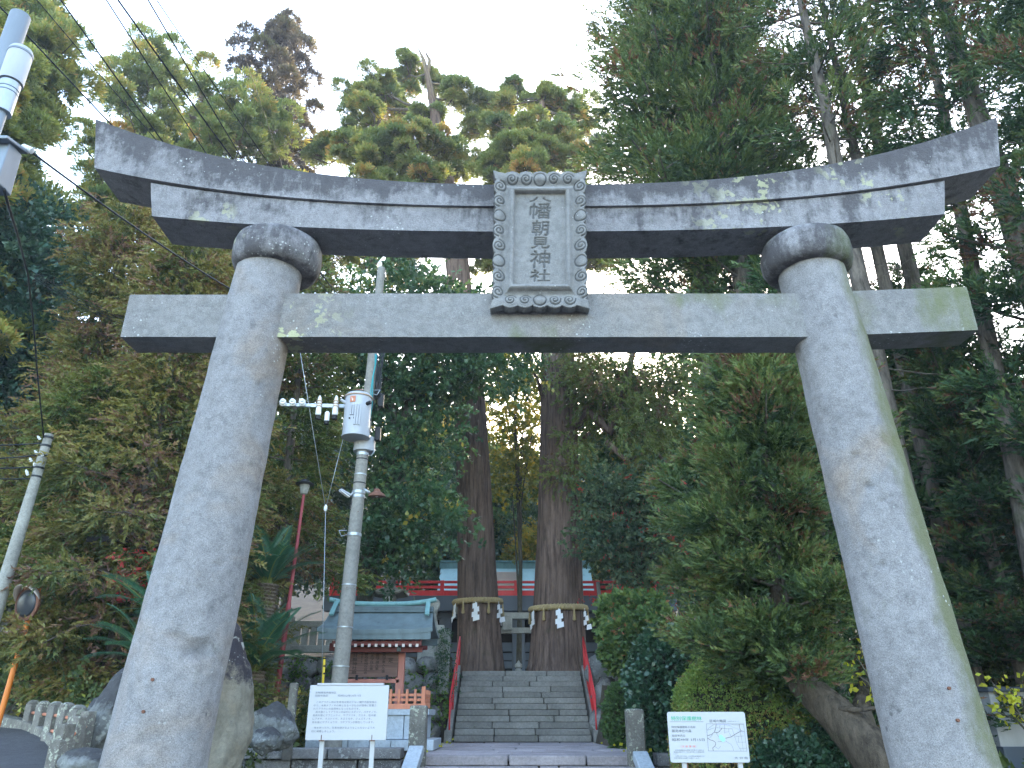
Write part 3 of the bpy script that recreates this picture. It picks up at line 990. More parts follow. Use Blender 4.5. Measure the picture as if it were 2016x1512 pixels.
# front flight up to the landing, the landing and the main stairs
front = thing('front_steps', 'low mauve stone steps and paved landing at the foot of the shrine stairs', 'steps', (CX, 15, 0))
rs = random.Random(11)
zt = Z_LAND
for i in range(5):
    y0 = 15.0 - 0.36 * i
    ztop = zt - 0.165 * i
    xs_ = [-1.86, -0.06 + 0.6 * (i % 2) - 0.06 * i, 1.32 - 0.5 * (i % 2), 2.42]
    for a, b in zip(xs_, xs_[1:]):
        rough_block(((a + b) / 2 + CX - 0.28, y0 + 0.2, ztop - 0.0825), (b - a - 0.012, 0.40, 0.160), M['slab'], 'step_stone', front, seed=i * 7 + int(a * 10), bev=0.015, amp=0.010)
# paving slabs of the landing, rows with uneven joints
y = 15.42
row = 0
while y < 22.0:
    d = 0.50 + 0.14 * rs.random()
    if y + d > 22.0:
        d = 22.0 - y
    x = -1.86
    while x < 2.42 - 0.01:
        wdt = (0.9 + 1.1 * rs.random()) if row % 2 else (1.3 + 1.0 * rs.random())
        if x + wdt > 2.42 - 0.45:
            wdt = 2.42 - x
        rough_block((x + wdt / 2, y + d / 2, Z_LAND - 0.06 + rs.uniform(-0.006, 0.006) - 0.012 * (y - 15) / 7), (wdt - 0.014, d - 0.014, 0.12), M['slab'], 'paving_slab', front, seed=row * 13 + int(x * 10), bev=0.012, amp=0.007)
        x += wdt
    y += d
    row += 1
MB().box((CX, 18.6, 0.35), (4.2, 6.8, 0.75)).build('landing_core', M['soil'], front)

stairs = thing('stone_stairs', 'flight of twelve worn grey stone stairs climbing to the two cedars', 'stairs', (CX, 22, Z_LAND))
NST = 12
rise = (Z_TOP - Z_LAND) / NST
run = 3.2 / NST
SX0, SX1 = -1.54, 2.10
for i in range(NST):
    y0 = 22.0 + run * i
    z1 = Z_LAND + rise * (i + 1)
    cuts = [SX0]
    x = SX0
    while True:
        wdt = rs.uniform(0.95, 1.5)
        if x + wdt > SX1 - 0.5:
            break
        x += wdt
        cuts.append(x)
    cuts.append(SX1)
    for a, b in zip(cuts, cuts[1:]):
        rough_block(((a + b) / 2, y0 + 0.17 + rs.uniform(-0.006, 0.006), z1 - rise / 2 - 0.002), (b - a - 0.008, 0.34, rise - 0.006), M['step'], 'stair_block', stairs, seed=i * 17 + int(a * 7), bev=0.012, amp=0.006)
MB().add([(SX0 + .02, 22.3, .6), (SX1 - .02, 22.3, .6), (SX1 - .02, 25.3, .6), (SX0 + .02, 25.3, .6), (SX0 + .02, 22.3, Z_LAND), (SX1 - .02, 22.3, Z_LAND), (SX1 - .02, 25.3, Z_TOP - .25), (SX0 + .02, 25.3, Z_TOP - .25)],
         [(0, 3, 2, 1), (4, 5, 6, 7), (0, 1, 5, 4), (1, 2, 6, 5), (2, 3, 7, 6), (3, 0, 4, 7)]).build('stair_core', M['soil'], stairs)
# upper terrace slab edge
MB().box((0.3, 29.2, Z_TOP - 0.12), (9.5, 7.4, 0.2)).build('terrace_paving', M['paving'])
kind(bpy.data.objects['terrace_paving'], 'structure')

def stringer(x, wdt, label):
    t = thing('stair_kerb', label, 'stair kerb', (x, 22, Z_LAND))
    n = 4
    for k in range(n):
        a, b = k / n, (k + 1) / n
        p0 = Vector((x, 21.9 + 3.25 * a, Z_LAND + 0.12 + (Z_TOP - Z_LAND) * a))
        p1 = Vector((x, 21.9 + 3.25 * b, Z_LAND + 0.12 + (Z_TOP - Z_LAND) * b))
        mb = MB()
        d = (p1 - p0).normalized() * 0.006
        q0, q1 = p0 + d, p1 - d
        hw = wdt / 2
        mb.add([(q0.x - hw, q0.y, q0.z - .5), (q0.x + hw, q0.y, q0.z - .5), (q1.x + hw, q1.y, q1.z - .5), (q1.x - hw, q1.y, q1.z - .5),
                (q0.x - hw, q0.y, q0.z + .06), (q0.x + hw, q0.y, q0.z + .06), (q1.x + hw, q1.y, q1.z + .06), (q1.x - hw, q1.y, q1.z + .06)],
               [(0, 3, 2, 1), (4, 5, 6, 7), (0, 1, 5, 4), (1, 2, 6, 5), (2, 3, 7, 6), (3, 0, 4, 7)])
        mb.build('kerb_stone', M['step'], t, bevel=0.015)
    MB().box((x, 21.80, Z_LAND + 0.14), (wdt + 0.06, 0.18, 0.30)).build('foot_stone', M['step'], t, bevel=0.03)
    return t
stringer(-1.66, 0.15, 'sloping stone kerb along the stairs beside the mossy boulder wall')
stringer(2.22, 0.15, 'sloping stone kerb along the stairs under the red railing with balusters')

# retaining wall of cut stone left of the landing
fw = thing('front_retaining_wall', 'low wall of blackened cut stones with white lichen left of the landing', 'wall', (-3.6, 15.2, 0))
x = -1.95
k = 0
while x > -6.6:
    wdt = rs.uniform(0.9, 1.5)
    rough_block((x - wdt / 2, 15.2, 0.90), (wdt - 0.02, 0.5, 0.17), M['wallstone'], 'cap_stone', fw, seed=200 + k, amp=0.012)
    x -= wdt
    k += 1
for rowz, hh in ((0.655, 0.30), (0.36, 0.28), (0.10, 0.24)):
    x = -1.95
    while x > -6.6:
        wdt = rs.uniform(0.45, 1.15)
        rough_block((x - wdt / 2, 15.25 + rs.uniform(-0.03, 0.03), rowz), (wdt - 0.025, 0.46, hh - 0.02), M['wallstone'], 'wall_block', fw, seed=300 + k, amp=0.02)
        x -= wdt
        k += 1
MB().box((-4.3, 15.48, 0.42), (4.7, 0.1, 0.80)).build('wall_core', M['soil'], fw)
fw2 = thing('front_retaining_wall', 'low lichened stone wall right of the landing behind the map sign', 'wall', (4, 15.2, 0))
x = 2.55
while x < 5.2:
    wdt = rs.uniform(0.7, 1.3)
    rough_block((x + wdt / 2, 15.2, 0.80), (wdt - 0.02, 0.45, 0.20), M['wallstone'], 'cap_stone', fw2, seed=400 + k, amp=0.015)
    rough_block((x + wdt / 2, 15.2, 0.46), (wdt - 0.02, 0.42, 0.44), M['wallstone'], 'wall_block', fw2, seed=450 + k, amp=0.02)
    x += wdt
    k += 1

# gate posts and sloping side rails
def gatepost(px0, px1, pyt, Y, label, depth=0.28):
    a, b = W(px0, 1450, Y), W(px1, 1450, Y)
    zt_ = W((px0 + px1) / 2, pyt, Y).z
    wdt = b.x - a.x
    t = rough_block(((a.x + b.x) / 2, Y + depth / 2, zt_ / 2), (wdt, depth, zt_), M['post'], 'stone_post', None, seed=int(px0), bev=0.02, amp=0.01)
    return tag(t, label, 'stone post', 'stone posts at the foot of the landing')
gatepost(804, 838, 1388, 14.75, 'square stone post with white lichen specks beside the orange slatted fence')
gatepost(1236, 1271, 1395, 14.75, 'square stone post with a pale lichen streak down its face near the map sign')
for px, pyt, lab in ((818, 1476, 'tilted flat stone slab leaning at the left end of the low steps'), (1262, 1487, 'tilted flat stone slab leaning at the right end of the low steps')):
    p = W(px, pyt, 14.55)
    mb = MB()
    a = Vector((p.x + (0.02 if px < 1000 else -0.02), 14.55, p.z))
    bq = Vector((p.x + (-0.05 if px < 1000 else 0.06), 13.2, p.z - 0.62))
    mb.bar(a, bq, 0.26, 0.16)
    o = mb.build('rail_stone', M['polish'], None, bevel=0.02)
    tag(o, lab, 'stone slab')
# ------------------------------------------------------------------ foliage
class Acc:
    def __init__(s):
        s.V, s.F, s.T, s.n = [], [], [], 0
    def add(s, V, F, T):
        s.V.append(V); s.F.append(F + s.n); s.T.append(T)
        s.n += len(V)
    def get(s):
        return np.concatenate(s.V), np.concatenate(s.F), np.concatenate(s.T)

def norm(a):
    return a / np.maximum(np.linalg.norm(a, axis=-1, keepdims=True), 1e-9)

def frames(d, rng, roll=0.6):
    """K rotation matrices whose first row is d, third row roughly up"""
    d = norm(d)
    up = np.tile(np.array([0, 0, 1.0]), (len(d), 1))
    up = up + rng.normal(0, 0.15, up.shape)
    y = norm(np.cross(up, d))
    z = np.cross(d, y)
    a = rng.normal(0, roll, (len(d), 1))
    y2 = y * np.cos(a) + z * np.sin(a)
    z2 = np.cross(d, y2)
    return np.stack([d, y2, z2], 1)

def spray_proto(n, side, w, droop, seed, ang=38, axis=True, zr=0.3):
    r = random.Random(seed)
    V, F = [], []
    def leaf(p, d, L, wd):
        d = d.normalized()
        q = d.cross(Vector((r.gauss(0, 1), r.gauss(0, 1), r.gauss(0, 1)))).normalized()
        m = p + d * L * 0.12
        i = len(V)
        V.extend([(m + q * wd * 1.05)[:], (p + d * L)[:], (m - q * wd * 1.05)[:]])
        F.append((i, i + 1, i + 2))
    for i in range(n):
        t = (i + 0.4 + 0.4 * r.random()) / n * 0.88
        s = 1 if i % 2 else -1
        L = side * (1 - 0.5 * t) * r.uniform(0.75, 1.2)
        a = math.radians(ang + r.uniform(-12, 12))
        d = Vector((math.cos(a), s * math.sin(a), r.uniform(-zr, zr)))
        leaf(Vector((t, 0, -droop * t * t)), d, L, w * r.uniform(0.8, 1.2))
    if axis:
        leaf(Vector((0, 0, 0)), Vector((1, 0, -droop * 0.3)), 0.62, w * 0.8)
        leaf(Vector((0.5, 0, -droop * 0.25)), Vector((1, 0, -droop * 1.1)), 0.55, w)
    return np.array(V), np.array(F)

def tuft_proto(n, w, seed, spread=0.9):
    """a bunch of narrow blades fanning out of one point along +X"""
    r = random.Random(seed)
    V, F = [], []
    for i in range(n):
        d = Vector((1, r.gauss(0, 0.55 * spread), r.gauss(0, 0.55 * spread))).normalized()
        L = r.uniform(0.6, 1.1)
        q = d.cross(Vector((r.gauss(0, 1), r.gauss(0, 1), r.gauss(0, 1)))).normalized()
        k = len(V)
        V.extend([(0, 0, 0), (d * L + q * w * 0.9)[:], (d * L * 0.92 - q * w * 0.9)[:]])
        F.append((k, k + 1, k + 2))
    return np.array(V), np.array(F)

def leaf_proto(n, seed, L=0.5, wd=0.17, spread=1.0):
    """a twig end with n flat leaves set around it (twig along +X, unit size)"""
    r = random.Random(seed)
    V, F = [], []
    for i in range(n):
        t = r.uniform(0.1, 1.0)
        p = Vector((t, r.gauss(0, 0.05), r.gauss(0, 0.05)))
        d = Vector((r.uniform(0.1, 0.9), r.gauss(0, 0.75 * spread), r.gauss(-0.1, 0.5 * spread))).normalized()
        q = d.cross(Vector((r.gauss(0, 0.45), r.gauss(0, 0.45), 1))).normalized()
        l = L * r.uniform(0.7, 1.2)
        m = p + d * l * 0.45
        k = len(V)
        V.extend([p[:], (m + q * wd * l * 2)[:], (p + d * l)[:], (m - q * wd * l * 2)[:]])
        F.append((k, k + 1, k + 2, k + 3))
    return np.array(V), np.array(F)

def stamp(acc, protos, pos, d, size, tint, rng, roll=0.6, jit=0.08):
    """put one of the protos at every pos, along d, scaled by size"""
    K = len(pos)
    which = rng.integers(0, len(protos), K)
    Rm = frames(d, rng, roll)
    for j, (PV, PF) in enumerate(protos):
        ix = np.nonzero(which == j)[0]
        if len(ix) == 0:
            continue
        v = np.einsum('nk,mkj->mnj', PV, Rm[ix]) * size[ix][:, None, None] + pos[ix][:, None, :]
        nv = len(PV)
        f = PF[None, :, :] + (np.arange(len(ix)) * nv)[:, None, None]
        t = np.repeat(tint[ix], len(PF)) + rng.normal(0, jit, len(ix) * len(PF))
        acc.add(v.reshape(-1, 3), f.reshape(-1, PF.shape[1]), np.clip(t, 0.0, 1.0))

SUGI = [spray_proto(7, 0.46, 0.070, 0.06, k, 32, zr=0.6) for k in range(6)]
SUGI_FAR = [spray_proto(8, 0.50, 0.050, 0.08, 20 + k, 36, zr=0.55) for k in range(4)]
HINOKI = [spray_proto(7, 0.44, 0.068, 0.30, 40 + k, 42, zr=0.5) for k in range(6)]
TUFT = [tuft_proto(9, 0.11, 60 + k, 1.1) for k in range(4)]
LEAF = [leaf_proto(10, 80 + k, 0.42, 0.17) for k in range(5)]
def tri_leaf_proto(n, seed, L=0.55, wd=0.17, spread=0.9):
    V, F = leaf_proto(n, seed, L, wd, spread)
    keep = np.array([[f[0], f[1], f[3]] if i % 2 else [f[1], f[2], f[3]] for i, f in enumerate(F)])
    return V, keep
TLEAF = [tri_leaf_proto(8, 130 + k) for k in range(4)]
LEAFS = [leaf_proto(9, 95 + k, 0.55, 0.15, 0.8) for k in range(4)]

def curve_tube(mb, pts, r0, r1, n=6):
    m = len(pts)
    mb.tube(pts, [r0 + (r1 - r0) * (i / (m - 1)) ** 0.9 for i in range(m)], n, cap=False)

def trunk_at(tr, z):
    for a, b in zip(tr, tr[1:]):
        if z <= b[2]:
            f = (z - a[2]) / max(1e-6, b[2] - a[2])
            f = max(0.0, f)
            return Vector([a[i] + (b[i] - a[i]) * f for i in range(3)]), a[3] + (b[3] - a[3]) * f
    return Vector(tr[-1][:3]), tr[-1][3]

def smooth_trunk(tr, n=26, wob=0.0, seed=0):
    pts, rad = [], []
    z0, z1 = tr[0][2], tr[-1][2]
    for i in range(n + 1):
        z = z0 + (z1 - z0) * i / n
        p, r = trunk_at(tr, z)
        w = Vector((noise.noise(Vector((seed, z * 0.25, 0))), noise.noise(Vector((seed, z * 0.25, 7))), 0)) * wob
        pts.append(p + w)
        rad.append(r)
    return pts, rad

def conifer(root, tr, z0, z1, Lf, nb, seed, mat, bark, protos, size=0.5, nc=5, ns=10, cr=0.30, e0=-15, e1=45, curl=0.25, brown=0.06, inner=0.25, tint0=0.4,
            up=0.45, droop=0.0, azf=None, puff=False, dead=0, wob=0.05, tube_n=5, jit=0.08, tsd=0.16, side=0.33, trunk_n=10):
    """trunk with limbs as one part, spray crown as another"""
    rng = np.random.default_rng(seed)
    r = random.Random(seed)
    mb = MB()
    pts, rad = smooth_trunk(tr, 26, wob, seed)
    mb.tube(pts, rad, trunk_n)
    C, CD, CS = [], [], []       # clump centres, outward directions, position along limb
    for i in range(nb):
        u = (i + r.random()) / nb
        h = z0 + (z1 - z0) * u
        az = i * 2.39996 + r.uniform(-0.5, 0.5)
        L = Lf(u) * r.uniform(0.65, 1.2)
        if azf:
            L *= azf(az % (2 * PI), u)
        if L < 0.15:
            continue
        p0, pr = trunk_at(tr, h)
        el = math.radians(e0 + (e1 - e0) * u + r.uniform(-10, 10))
        dh = Vector((math.cos(az), math.sin(az), 0))
        sv = Vector((-math.sin(az), math.cos(az), 0))
        bend = r.uniform(-0.12, 0.12)
        P = []
        for k in range(6):
            s = k / 5
            P.append(p0 + dh * (L * s * math.cos(el)) + sv * (bend * L * s * s) + Vector((0, 0, L * s * math.sin(el) + curl * L * s * s)))
        rb = min(pr * 0.45, 0.012 + 0.014 * L)
        curve_tube(mb, P, rb, rb * 0.25, tube_n)
        m = max(2, int(nc * min(1.6, L / max(0.5, Lf(0.5)))))
        for j in range(m):
            s = inner + (1 - inner) * (j + r.random()) / m
            k = min(4, int(s * 5))
            q = P[k].lerp(P[k + 1], s * 5 - k)
            lat = r.choice((-1, 1)) * r.random() ** 0.7 * side * L * (1.1 - 0.6 * s)
            if j == m - 1:
                lat *= 0.2
            c = q + sv * lat + Vector((0, 0, r.uniform(-0.1, 0.12) * L * 0.5 - droop * abs(lat)))
            if abs(lat) > 0.25 and tube_n >= 4 and r.random() < 0.6:
                curve_tube(mb, [q, q.lerp(c, 0.5) + Vector((0, 0, 0.04)), c], rb * 0.4, rb * 0.15, 4)
            C.append(c[:])
            CD.append((dh * 1.0 + sv * (lat / max(0.3, L)) * 1.6)[:])
            CS.append(s)
    for i in range(dead):
        h = z0 * 0.35 + (z0 * 0.65) * r.random() + 0.2 * (z1 - z0) * r.random()
        p0, pr = trunk_at(tr, h)
        az = r.uniform(0, 2 * PI)
        L = r.uniform(0.5, 1.6)
        d = Vector((math.cos(az), math.sin(az), r.uniform(-0.3, 0.3)))
        mb.tube([p0, p0 + d * L * 0.5 + Vector((0, 0, -0.05)), p0 + d * L], [0.018, 0.012, 0.004], 4, cap=False)
    mb.build('trunk', bark, root, smooth=True)
    C, CD, CS = np.array(C), np.array(CD), np.array(CS)
    K = len(C)
    acc = Acc()
    rep = np.repeat(np.arange(K), ns)
    N = len(rep)
    crs = cr * rng.uniform(0.7, 1.35, K)
    if puff:
        n = norm(rng.normal(0, 1, (N, 3)))
        n[:, 2] = np.where(n[:, 2] < -0.25, -n[:, 2], n[:, 2])
        pos = C[rep] + n * (crs[rep] * rng.uniform(0.75, 1.0, N))[:, None] * np.array([1, 1, 0.8])
        d = n + np.array([0, 0, up]) + rng.normal(0, 0.25, (N, 3))
    else:
        n = rng.normal(0, 1, (N, 3)) * np.array([1, 1, 0.6])
        pos = C[rep] + n * (crs[rep] * 0.55)[:, None]
        d = norm(CD[rep]) * 0.8 + n * 0.55 + np.array([0, 0, up]) + rng.normal(0, 0.2, (N, 3))
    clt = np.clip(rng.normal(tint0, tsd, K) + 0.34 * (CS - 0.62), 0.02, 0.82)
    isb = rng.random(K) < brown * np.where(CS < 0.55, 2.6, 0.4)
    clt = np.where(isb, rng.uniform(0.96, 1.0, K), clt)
    lift = (n * (norm(CD[rep]) + np.array([0, 0, .8]))).sum(1)  # outer and upper sprays lighter: new growth plus light from above painted in
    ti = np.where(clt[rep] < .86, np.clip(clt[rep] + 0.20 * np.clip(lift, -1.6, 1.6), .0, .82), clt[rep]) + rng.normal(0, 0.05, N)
    sz = size * rng.uniform(0.65, 1.3, N)
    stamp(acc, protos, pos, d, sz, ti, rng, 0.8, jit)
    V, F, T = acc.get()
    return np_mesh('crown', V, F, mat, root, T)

def broadleaf(root, base, height, blobs, nclump, ns, seed, mat, bark, protos=None, size=0.35, cr=0.35, r0=0.2, tint0=0.45, tsd=0.18, limbs=14, trunk=None, shell=0.55, jit=0.10, accent=0.0, twigs=True, forks=3):
    """blobs: (x, y, z, rx, ry, rz, weight) in world metres; leaves cluster in their outer shell, limbs reach for them"""
    rng = np.random.default_rng(seed)
    r = random.Random(seed)
    protos = protos or LEAF
    B = np.array([b[:6] for b in blobs], dtype=float)
    w = np.array([b[6] if len(b) > 6 else b[3] * b[4] for b in blobs], dtype=float)
    bi = rng.choice(len(B), nclump, p=w / w.sum())
    n = norm(rng.normal(0, 1, (nclump, 3)))
    rr = rng.uniform(shell ** 3, 1.0, nclump) ** (1 / 3)
    lump = 1 + 0.16 * np.sin(n[:, 0] * 7 + bi) * np.cos(n[:, 1] * 6 + n[:, 2] * 5)
    C = B[bi, :3] + n * (rr * lump)[:, None] * B[bi, 3:6]
    mb = MB()
    base = Vector(base)
    tr = trunk or [base, base + Vector((0.1, 0.05, height * 0.3)), base + Vector((0.0, 0.1, height * 0.62))]
    tr = [Vector(p) for p in tr]
    m = len(tr)
    P = []
    for a, b in zip(tr, tr[1:]):
        P += [a.lerp(b, k / 4) for k in range(4)]
    P.append(tr[-1])
    curve_tube(mb, P, r0, r0 * 0.4, 9)
    pick = rng.permutation(nclump)[:limbs * 6]
    for q in range(min(limbs, len(pick))):
        c = Vector(C[pick[q]])
        s = r.uniform(0.3, 1.0)
        k = min(len(P) - 1, int(s * (len(P) - 1)))
        a = P[k]
        mid = a.lerp(c, 0.5) + Vector((r.uniform(-.2, .2), r.uniform(-.2, .2), 0.10 * (c - a).length))
        q1 = a.lerp(mid, 0.5) + Vector((0, 0, 0.03 * (c - a).length))
        rb = r0 * (0.42 - 0.15 * s)
        curve_tube(mb, [a, q1, mid, mid.lerp(c, 0.5), c], rb, 0.012, 6)
        if twigs:
            for t in range(forks):
                jx = pick[(limbs + q * forks + t) % len(pick)]
                c2 = Vector(C[jx])
                if (c2 - mid).length < 2.6:
                    curve_tube(mb, [mid.lerp(c, 0.3), mid.lerp(c2, 0.55) + Vector((0, 0, 0.1)), c2], rb * 0.4, 0.007, 4)
    mb.build('trunk', bark, root, smooth=True)
    rep = np.repeat(np.arange(nclump), ns)
    N = len(rep)
    g = rng.normal(0, 1, (N, 3))
    pos = C[rep] + g * np.array([cr, cr, cr * 0.6])
    d = n[rep] * 0.7 + g * 0.6 + np.array([0, 0, 0.1]) + rng.normal(0, 0.3, (N, 3))
    clt = np.clip(rng.normal(tint0, tsd, nclump), 0.02, 0.9)
    if accent:
        clt = np.where(rng.random(nclump) < accent, rng.uniform(0.9, 1.0, nclump), clt)
    acc = Acc()
    stamp(acc, protos, pos, d, size * rng.uniform(0.7, 1.3, N), clt[rep] + rng.normal(0, 0.05, N), rng, 0.9, jit)
    V, F, T = acc.get()
    return np_mesh('crown', V, F, mat, root, T)

def shell_bush(root, c, rad, n, mat, protos, size, seed, tint0=0.5, tsd=0.2, flat=0.0, outward=0.9, lump=0.06, zmin=-0.9, power=2.0, core=True, jit=0.1, part='foliage', depth=0.16, tfun=None):
    """leaves over a (super)ellipsoid, dense and several layers deep"""
    rng = np.random.default_rng(seed)
    d = norm(rng.normal(0, 1, (int(n * 1.5), 3)))
    d = d[d[:, 2] > zmin][:n]
    n = len(d)
    rad = np.array(rad, dtype=float)
    s = (np.abs(d) ** power).sum(1) ** (-1 / power)
    lm = 1 + lump * np.sin(d[:, 0] * 6 + seed) * np.cos(d[:, 1] * 5 + 2 * d[:, 2] * 4) + lump * 0.6 * np.sin(d[:, 2] * 13 + d[:, 0] * 9)
    layer = 1 - depth * rng.random(n) ** 1.5
    pos = np.array(c) + d * (s * lm * layer)[:, None] * rad
    nn = norm(d * s[:, None] / rad)
    dirs = nn * outward + rng.normal(0, 0.5, (n, 3)) + np.array([0, 0, 0.15])
    acc = Acc()
    ti = np.clip(rng.normal(tint0, tsd, n), 0, 1)
    if tfun is not None:
        ti = np.clip(tfun(pos, ti, rng), 0, 1)
    stamp(acc, protos, pos, dirs, size * rng.uniform(0.7, 1.3, n), ti, rng, 1.2, jit)
    V, F, T = acc.get()
    o = np_mesh(part, V, F, mat, root, T)
    if core:  # dark solid core added inside the leaves to close see-through gaps
        import bmesh
        bm = bmesh.new()
        bmesh.ops.create_icosphere(bm, subdivisions=3, radius=1.0)
        vs = []
        for v in bm.verts:
            q = v.co
            k = (abs(q.x) ** power + abs(q.y) ** power + abs(q.z) ** power) ** (-1 / power)
            p = Vector((q.x * k * rad[0], q.y * k * rad[1], q.z * k * rad[2])) * (0.86 - depth * 0.3)
            vs.append(Vector(c) + p)
        fs = [tuple(v.index for v in f.verts) for f in bm.faces]
        bm.free()
        MB().add(vs, fs).build('dark_core', M['twig'], root, smooth=True)
    return o
M['twig'] = stone_mat('dark shrub core', (0.035, 0.034, 0.020), var=0.5, speck=0.6, stain=0.2, sc=2.0, bump=1.5, moss=0.2, moss_c=(0.03, 0.045, 0.018))  # dark brown-green fill for the added shrub cores
# ------------------------------------------------------------------ the two giant cedars
def giant(px_pts, Y, label, seed):
    """trunk through sighted points (px, py, half width px)"""
    P = []
    for px, py, hw in px_pts:
        p = W(px, py, Y)
        s = (p - camo.location).length if False else None
        v = (756 - py) / FPX
        dep = Y / (math.cos(PITCH) - v * math.sin(PITCH))
        P.append((p.x, p.y, p.z, hw / FPX * dep))
    root = thing('giant_cedar', label, 'tree', (P[0][0], Y, Z_TOP))
    n, m = 70, 128
    V, F = [], []
    zs = [P[0][2] + (P[-1][2] - P[0][2]) * (i / n) ** 1.15 for i in range(n + 1)]
    for i, z in enumerate(zs):
        p, r = trunk_at(P, z)
        for k in range(m):
            a = 2 * PI * k / m
            fl = ss(Z_TOP + 3.5, Z_TOP - .2, z)
            q = Vector((math.cos(a) * 2.2, math.sin(a) * 2.2, z * 0.10 + seed))
            rr = r * (1 + 0.05 * noise.noise(q) + 0.08 * fl * noise.noise(q * 1.6 + Vector((5, 0, 0)))) + 0.05 * r * (1 - 2.6 * abs(noise.noise(Vector((math.cos(a) * 8, math.sin(a) * 8, z * 0.16 + seed))))) + 0.03 * r * noise.noise(Vector((math.cos(a) * 19, math.sin(a) * 19, z * 0.25)))
            V.append((p.x + rr * math.cos(a), p.y + rr * math.sin(a), z))
    for i in range(n):
        for k in range(m):
            k2 = (k + 1) % m
            F.append((i * m + k, i * m + k2, (i + 1) * m + k2, (i + 1) * m + k))
    o = np_mesh('trunk', np.array(V), np.array(F), M['bark_cedar'], root, smooth=True)
    return root, P

GL, GLP = giant([(943, 1345, 52), (944, 1300, 45), (941, 1200, 40), (938, 1100, 36), (935, 1000, 34), (931, 900, 32), (925, 800, 30), (914, 650, 26), (893, 450, 20), (868, 300, 14), (852, 200, 8), (838, 130, 4)], 26.8,
                'left giant cedar with a straw rope round its furrowed trunk and a broken dead top', 3)
GR, GRP = giant([(1096, 1350, 66), (1097, 1300, 55), (1099, 1200, 48), (1100, 1100, 43), (1101, 1000, 40), (1101, 900, 37), (1101, 800, 35), (1098, 680, 31), (1092, 500, 24), (1080, 350, 16), (1072, 250, 9), (1066, 190, 4)], 26.4,
                'right giant cedar, the thicker trunk with a straw rope and low mossy limbs', 8)

def giant_crown(root, P, Y, clumps, seed, mat, limb_from, size, ns, cr, tint0, name='crown', puff=True, brown=0.05):
    """limbs from the trunk to sighted clump centres (px, py, radius px, weight)"""
    rng = np.random.default_rng(seed)
    r = random.Random(seed)
    mb = MB()
    C, CRr, CC = [], [], []
    for px, py, rp, nc, dy in clumps:
        nc = int(nc * 1.3 + .5)
        c0 = W(px, py, Y + dy)
        v = (756 - py) / FPX
        sc = (Y + dy) / (math.cos(PITCH) - v * math.sin(PITCH)) / FPX
        rad = rp * sc
        h = max(P[2][2] + 2.0, c0.z - limb_from * (abs(c0.x - P[5][0]) * .55 + .5))
        p0, pr = trunk_at(P, h)
        mid = p0.lerp(c0, .5) + Vector((0, 0, -.06 * (c0 - p0).length))
        rb = min(pr * .5, .05 + .028 * (c0 - p0).length)
        curve_tube(mb, [p0, p0.lerp(mid, .5), mid, mid.lerp(c0, .5) + Vector((0, 0, .1)), c0], rb, .03, 7)
        for k in range(nc):
            n = Vector((r.gauss(0, 1), r.gauss(0, 1), r.gauss(0, .8))).normalized() * (r.random() ** .4) * rad
            n.y *= 1.2
            c = c0 + n
            C.append(c[:])
            CRr.append(cr * r.uniform(.7, 1.35))
            CC.append(c0[:])
            if r.random() < .55:
                curve_tube(mb, [mid.lerp(c0, .7), mid.lerp(c, .75) + Vector((0, 0, -.1)), c], rb * .4, .012, 4)
    mb.build('limbs', M['bark_grey'], root, smooth=True)
    C, CRr, CC = np.array(C), np.array(CRr), np.array(CC)
    K = len(C)
    rep = np.repeat(np.arange(K), ns)
    N = len(rep)
    n = norm(rng.normal(0, 1, (N, 3)))
    n[:, 2] = np.where(n[:, 2] < -0.3, -n[:, 2], n[:, 2])
    pos = C[rep] + n * (CRr[rep] * rng.uniform(.6, 1.0, N))[:, None] * np.array([1, 1, .75])
    d = n + np.array([0, 0, .55]) + rng.normal(0, .25, (N, 3))
    clt = np.clip(rng.normal(tint0, .17, K), .02, .85)
    clt = np.where(rng.random(K) < brown, rng.uniform(.9, .98, K), clt)
    acc = Acc()
    stamp(acc, TUFT, pos, d, size * rng.uniform(.7, 1.3, N), clt[rep] + n[:, 2] * 0.0 + rng.normal(0, .06, N), rng, 1.5, .08)
    V, F, T = acc.get()
    np_mesh(name, V, F, mat, root, T)

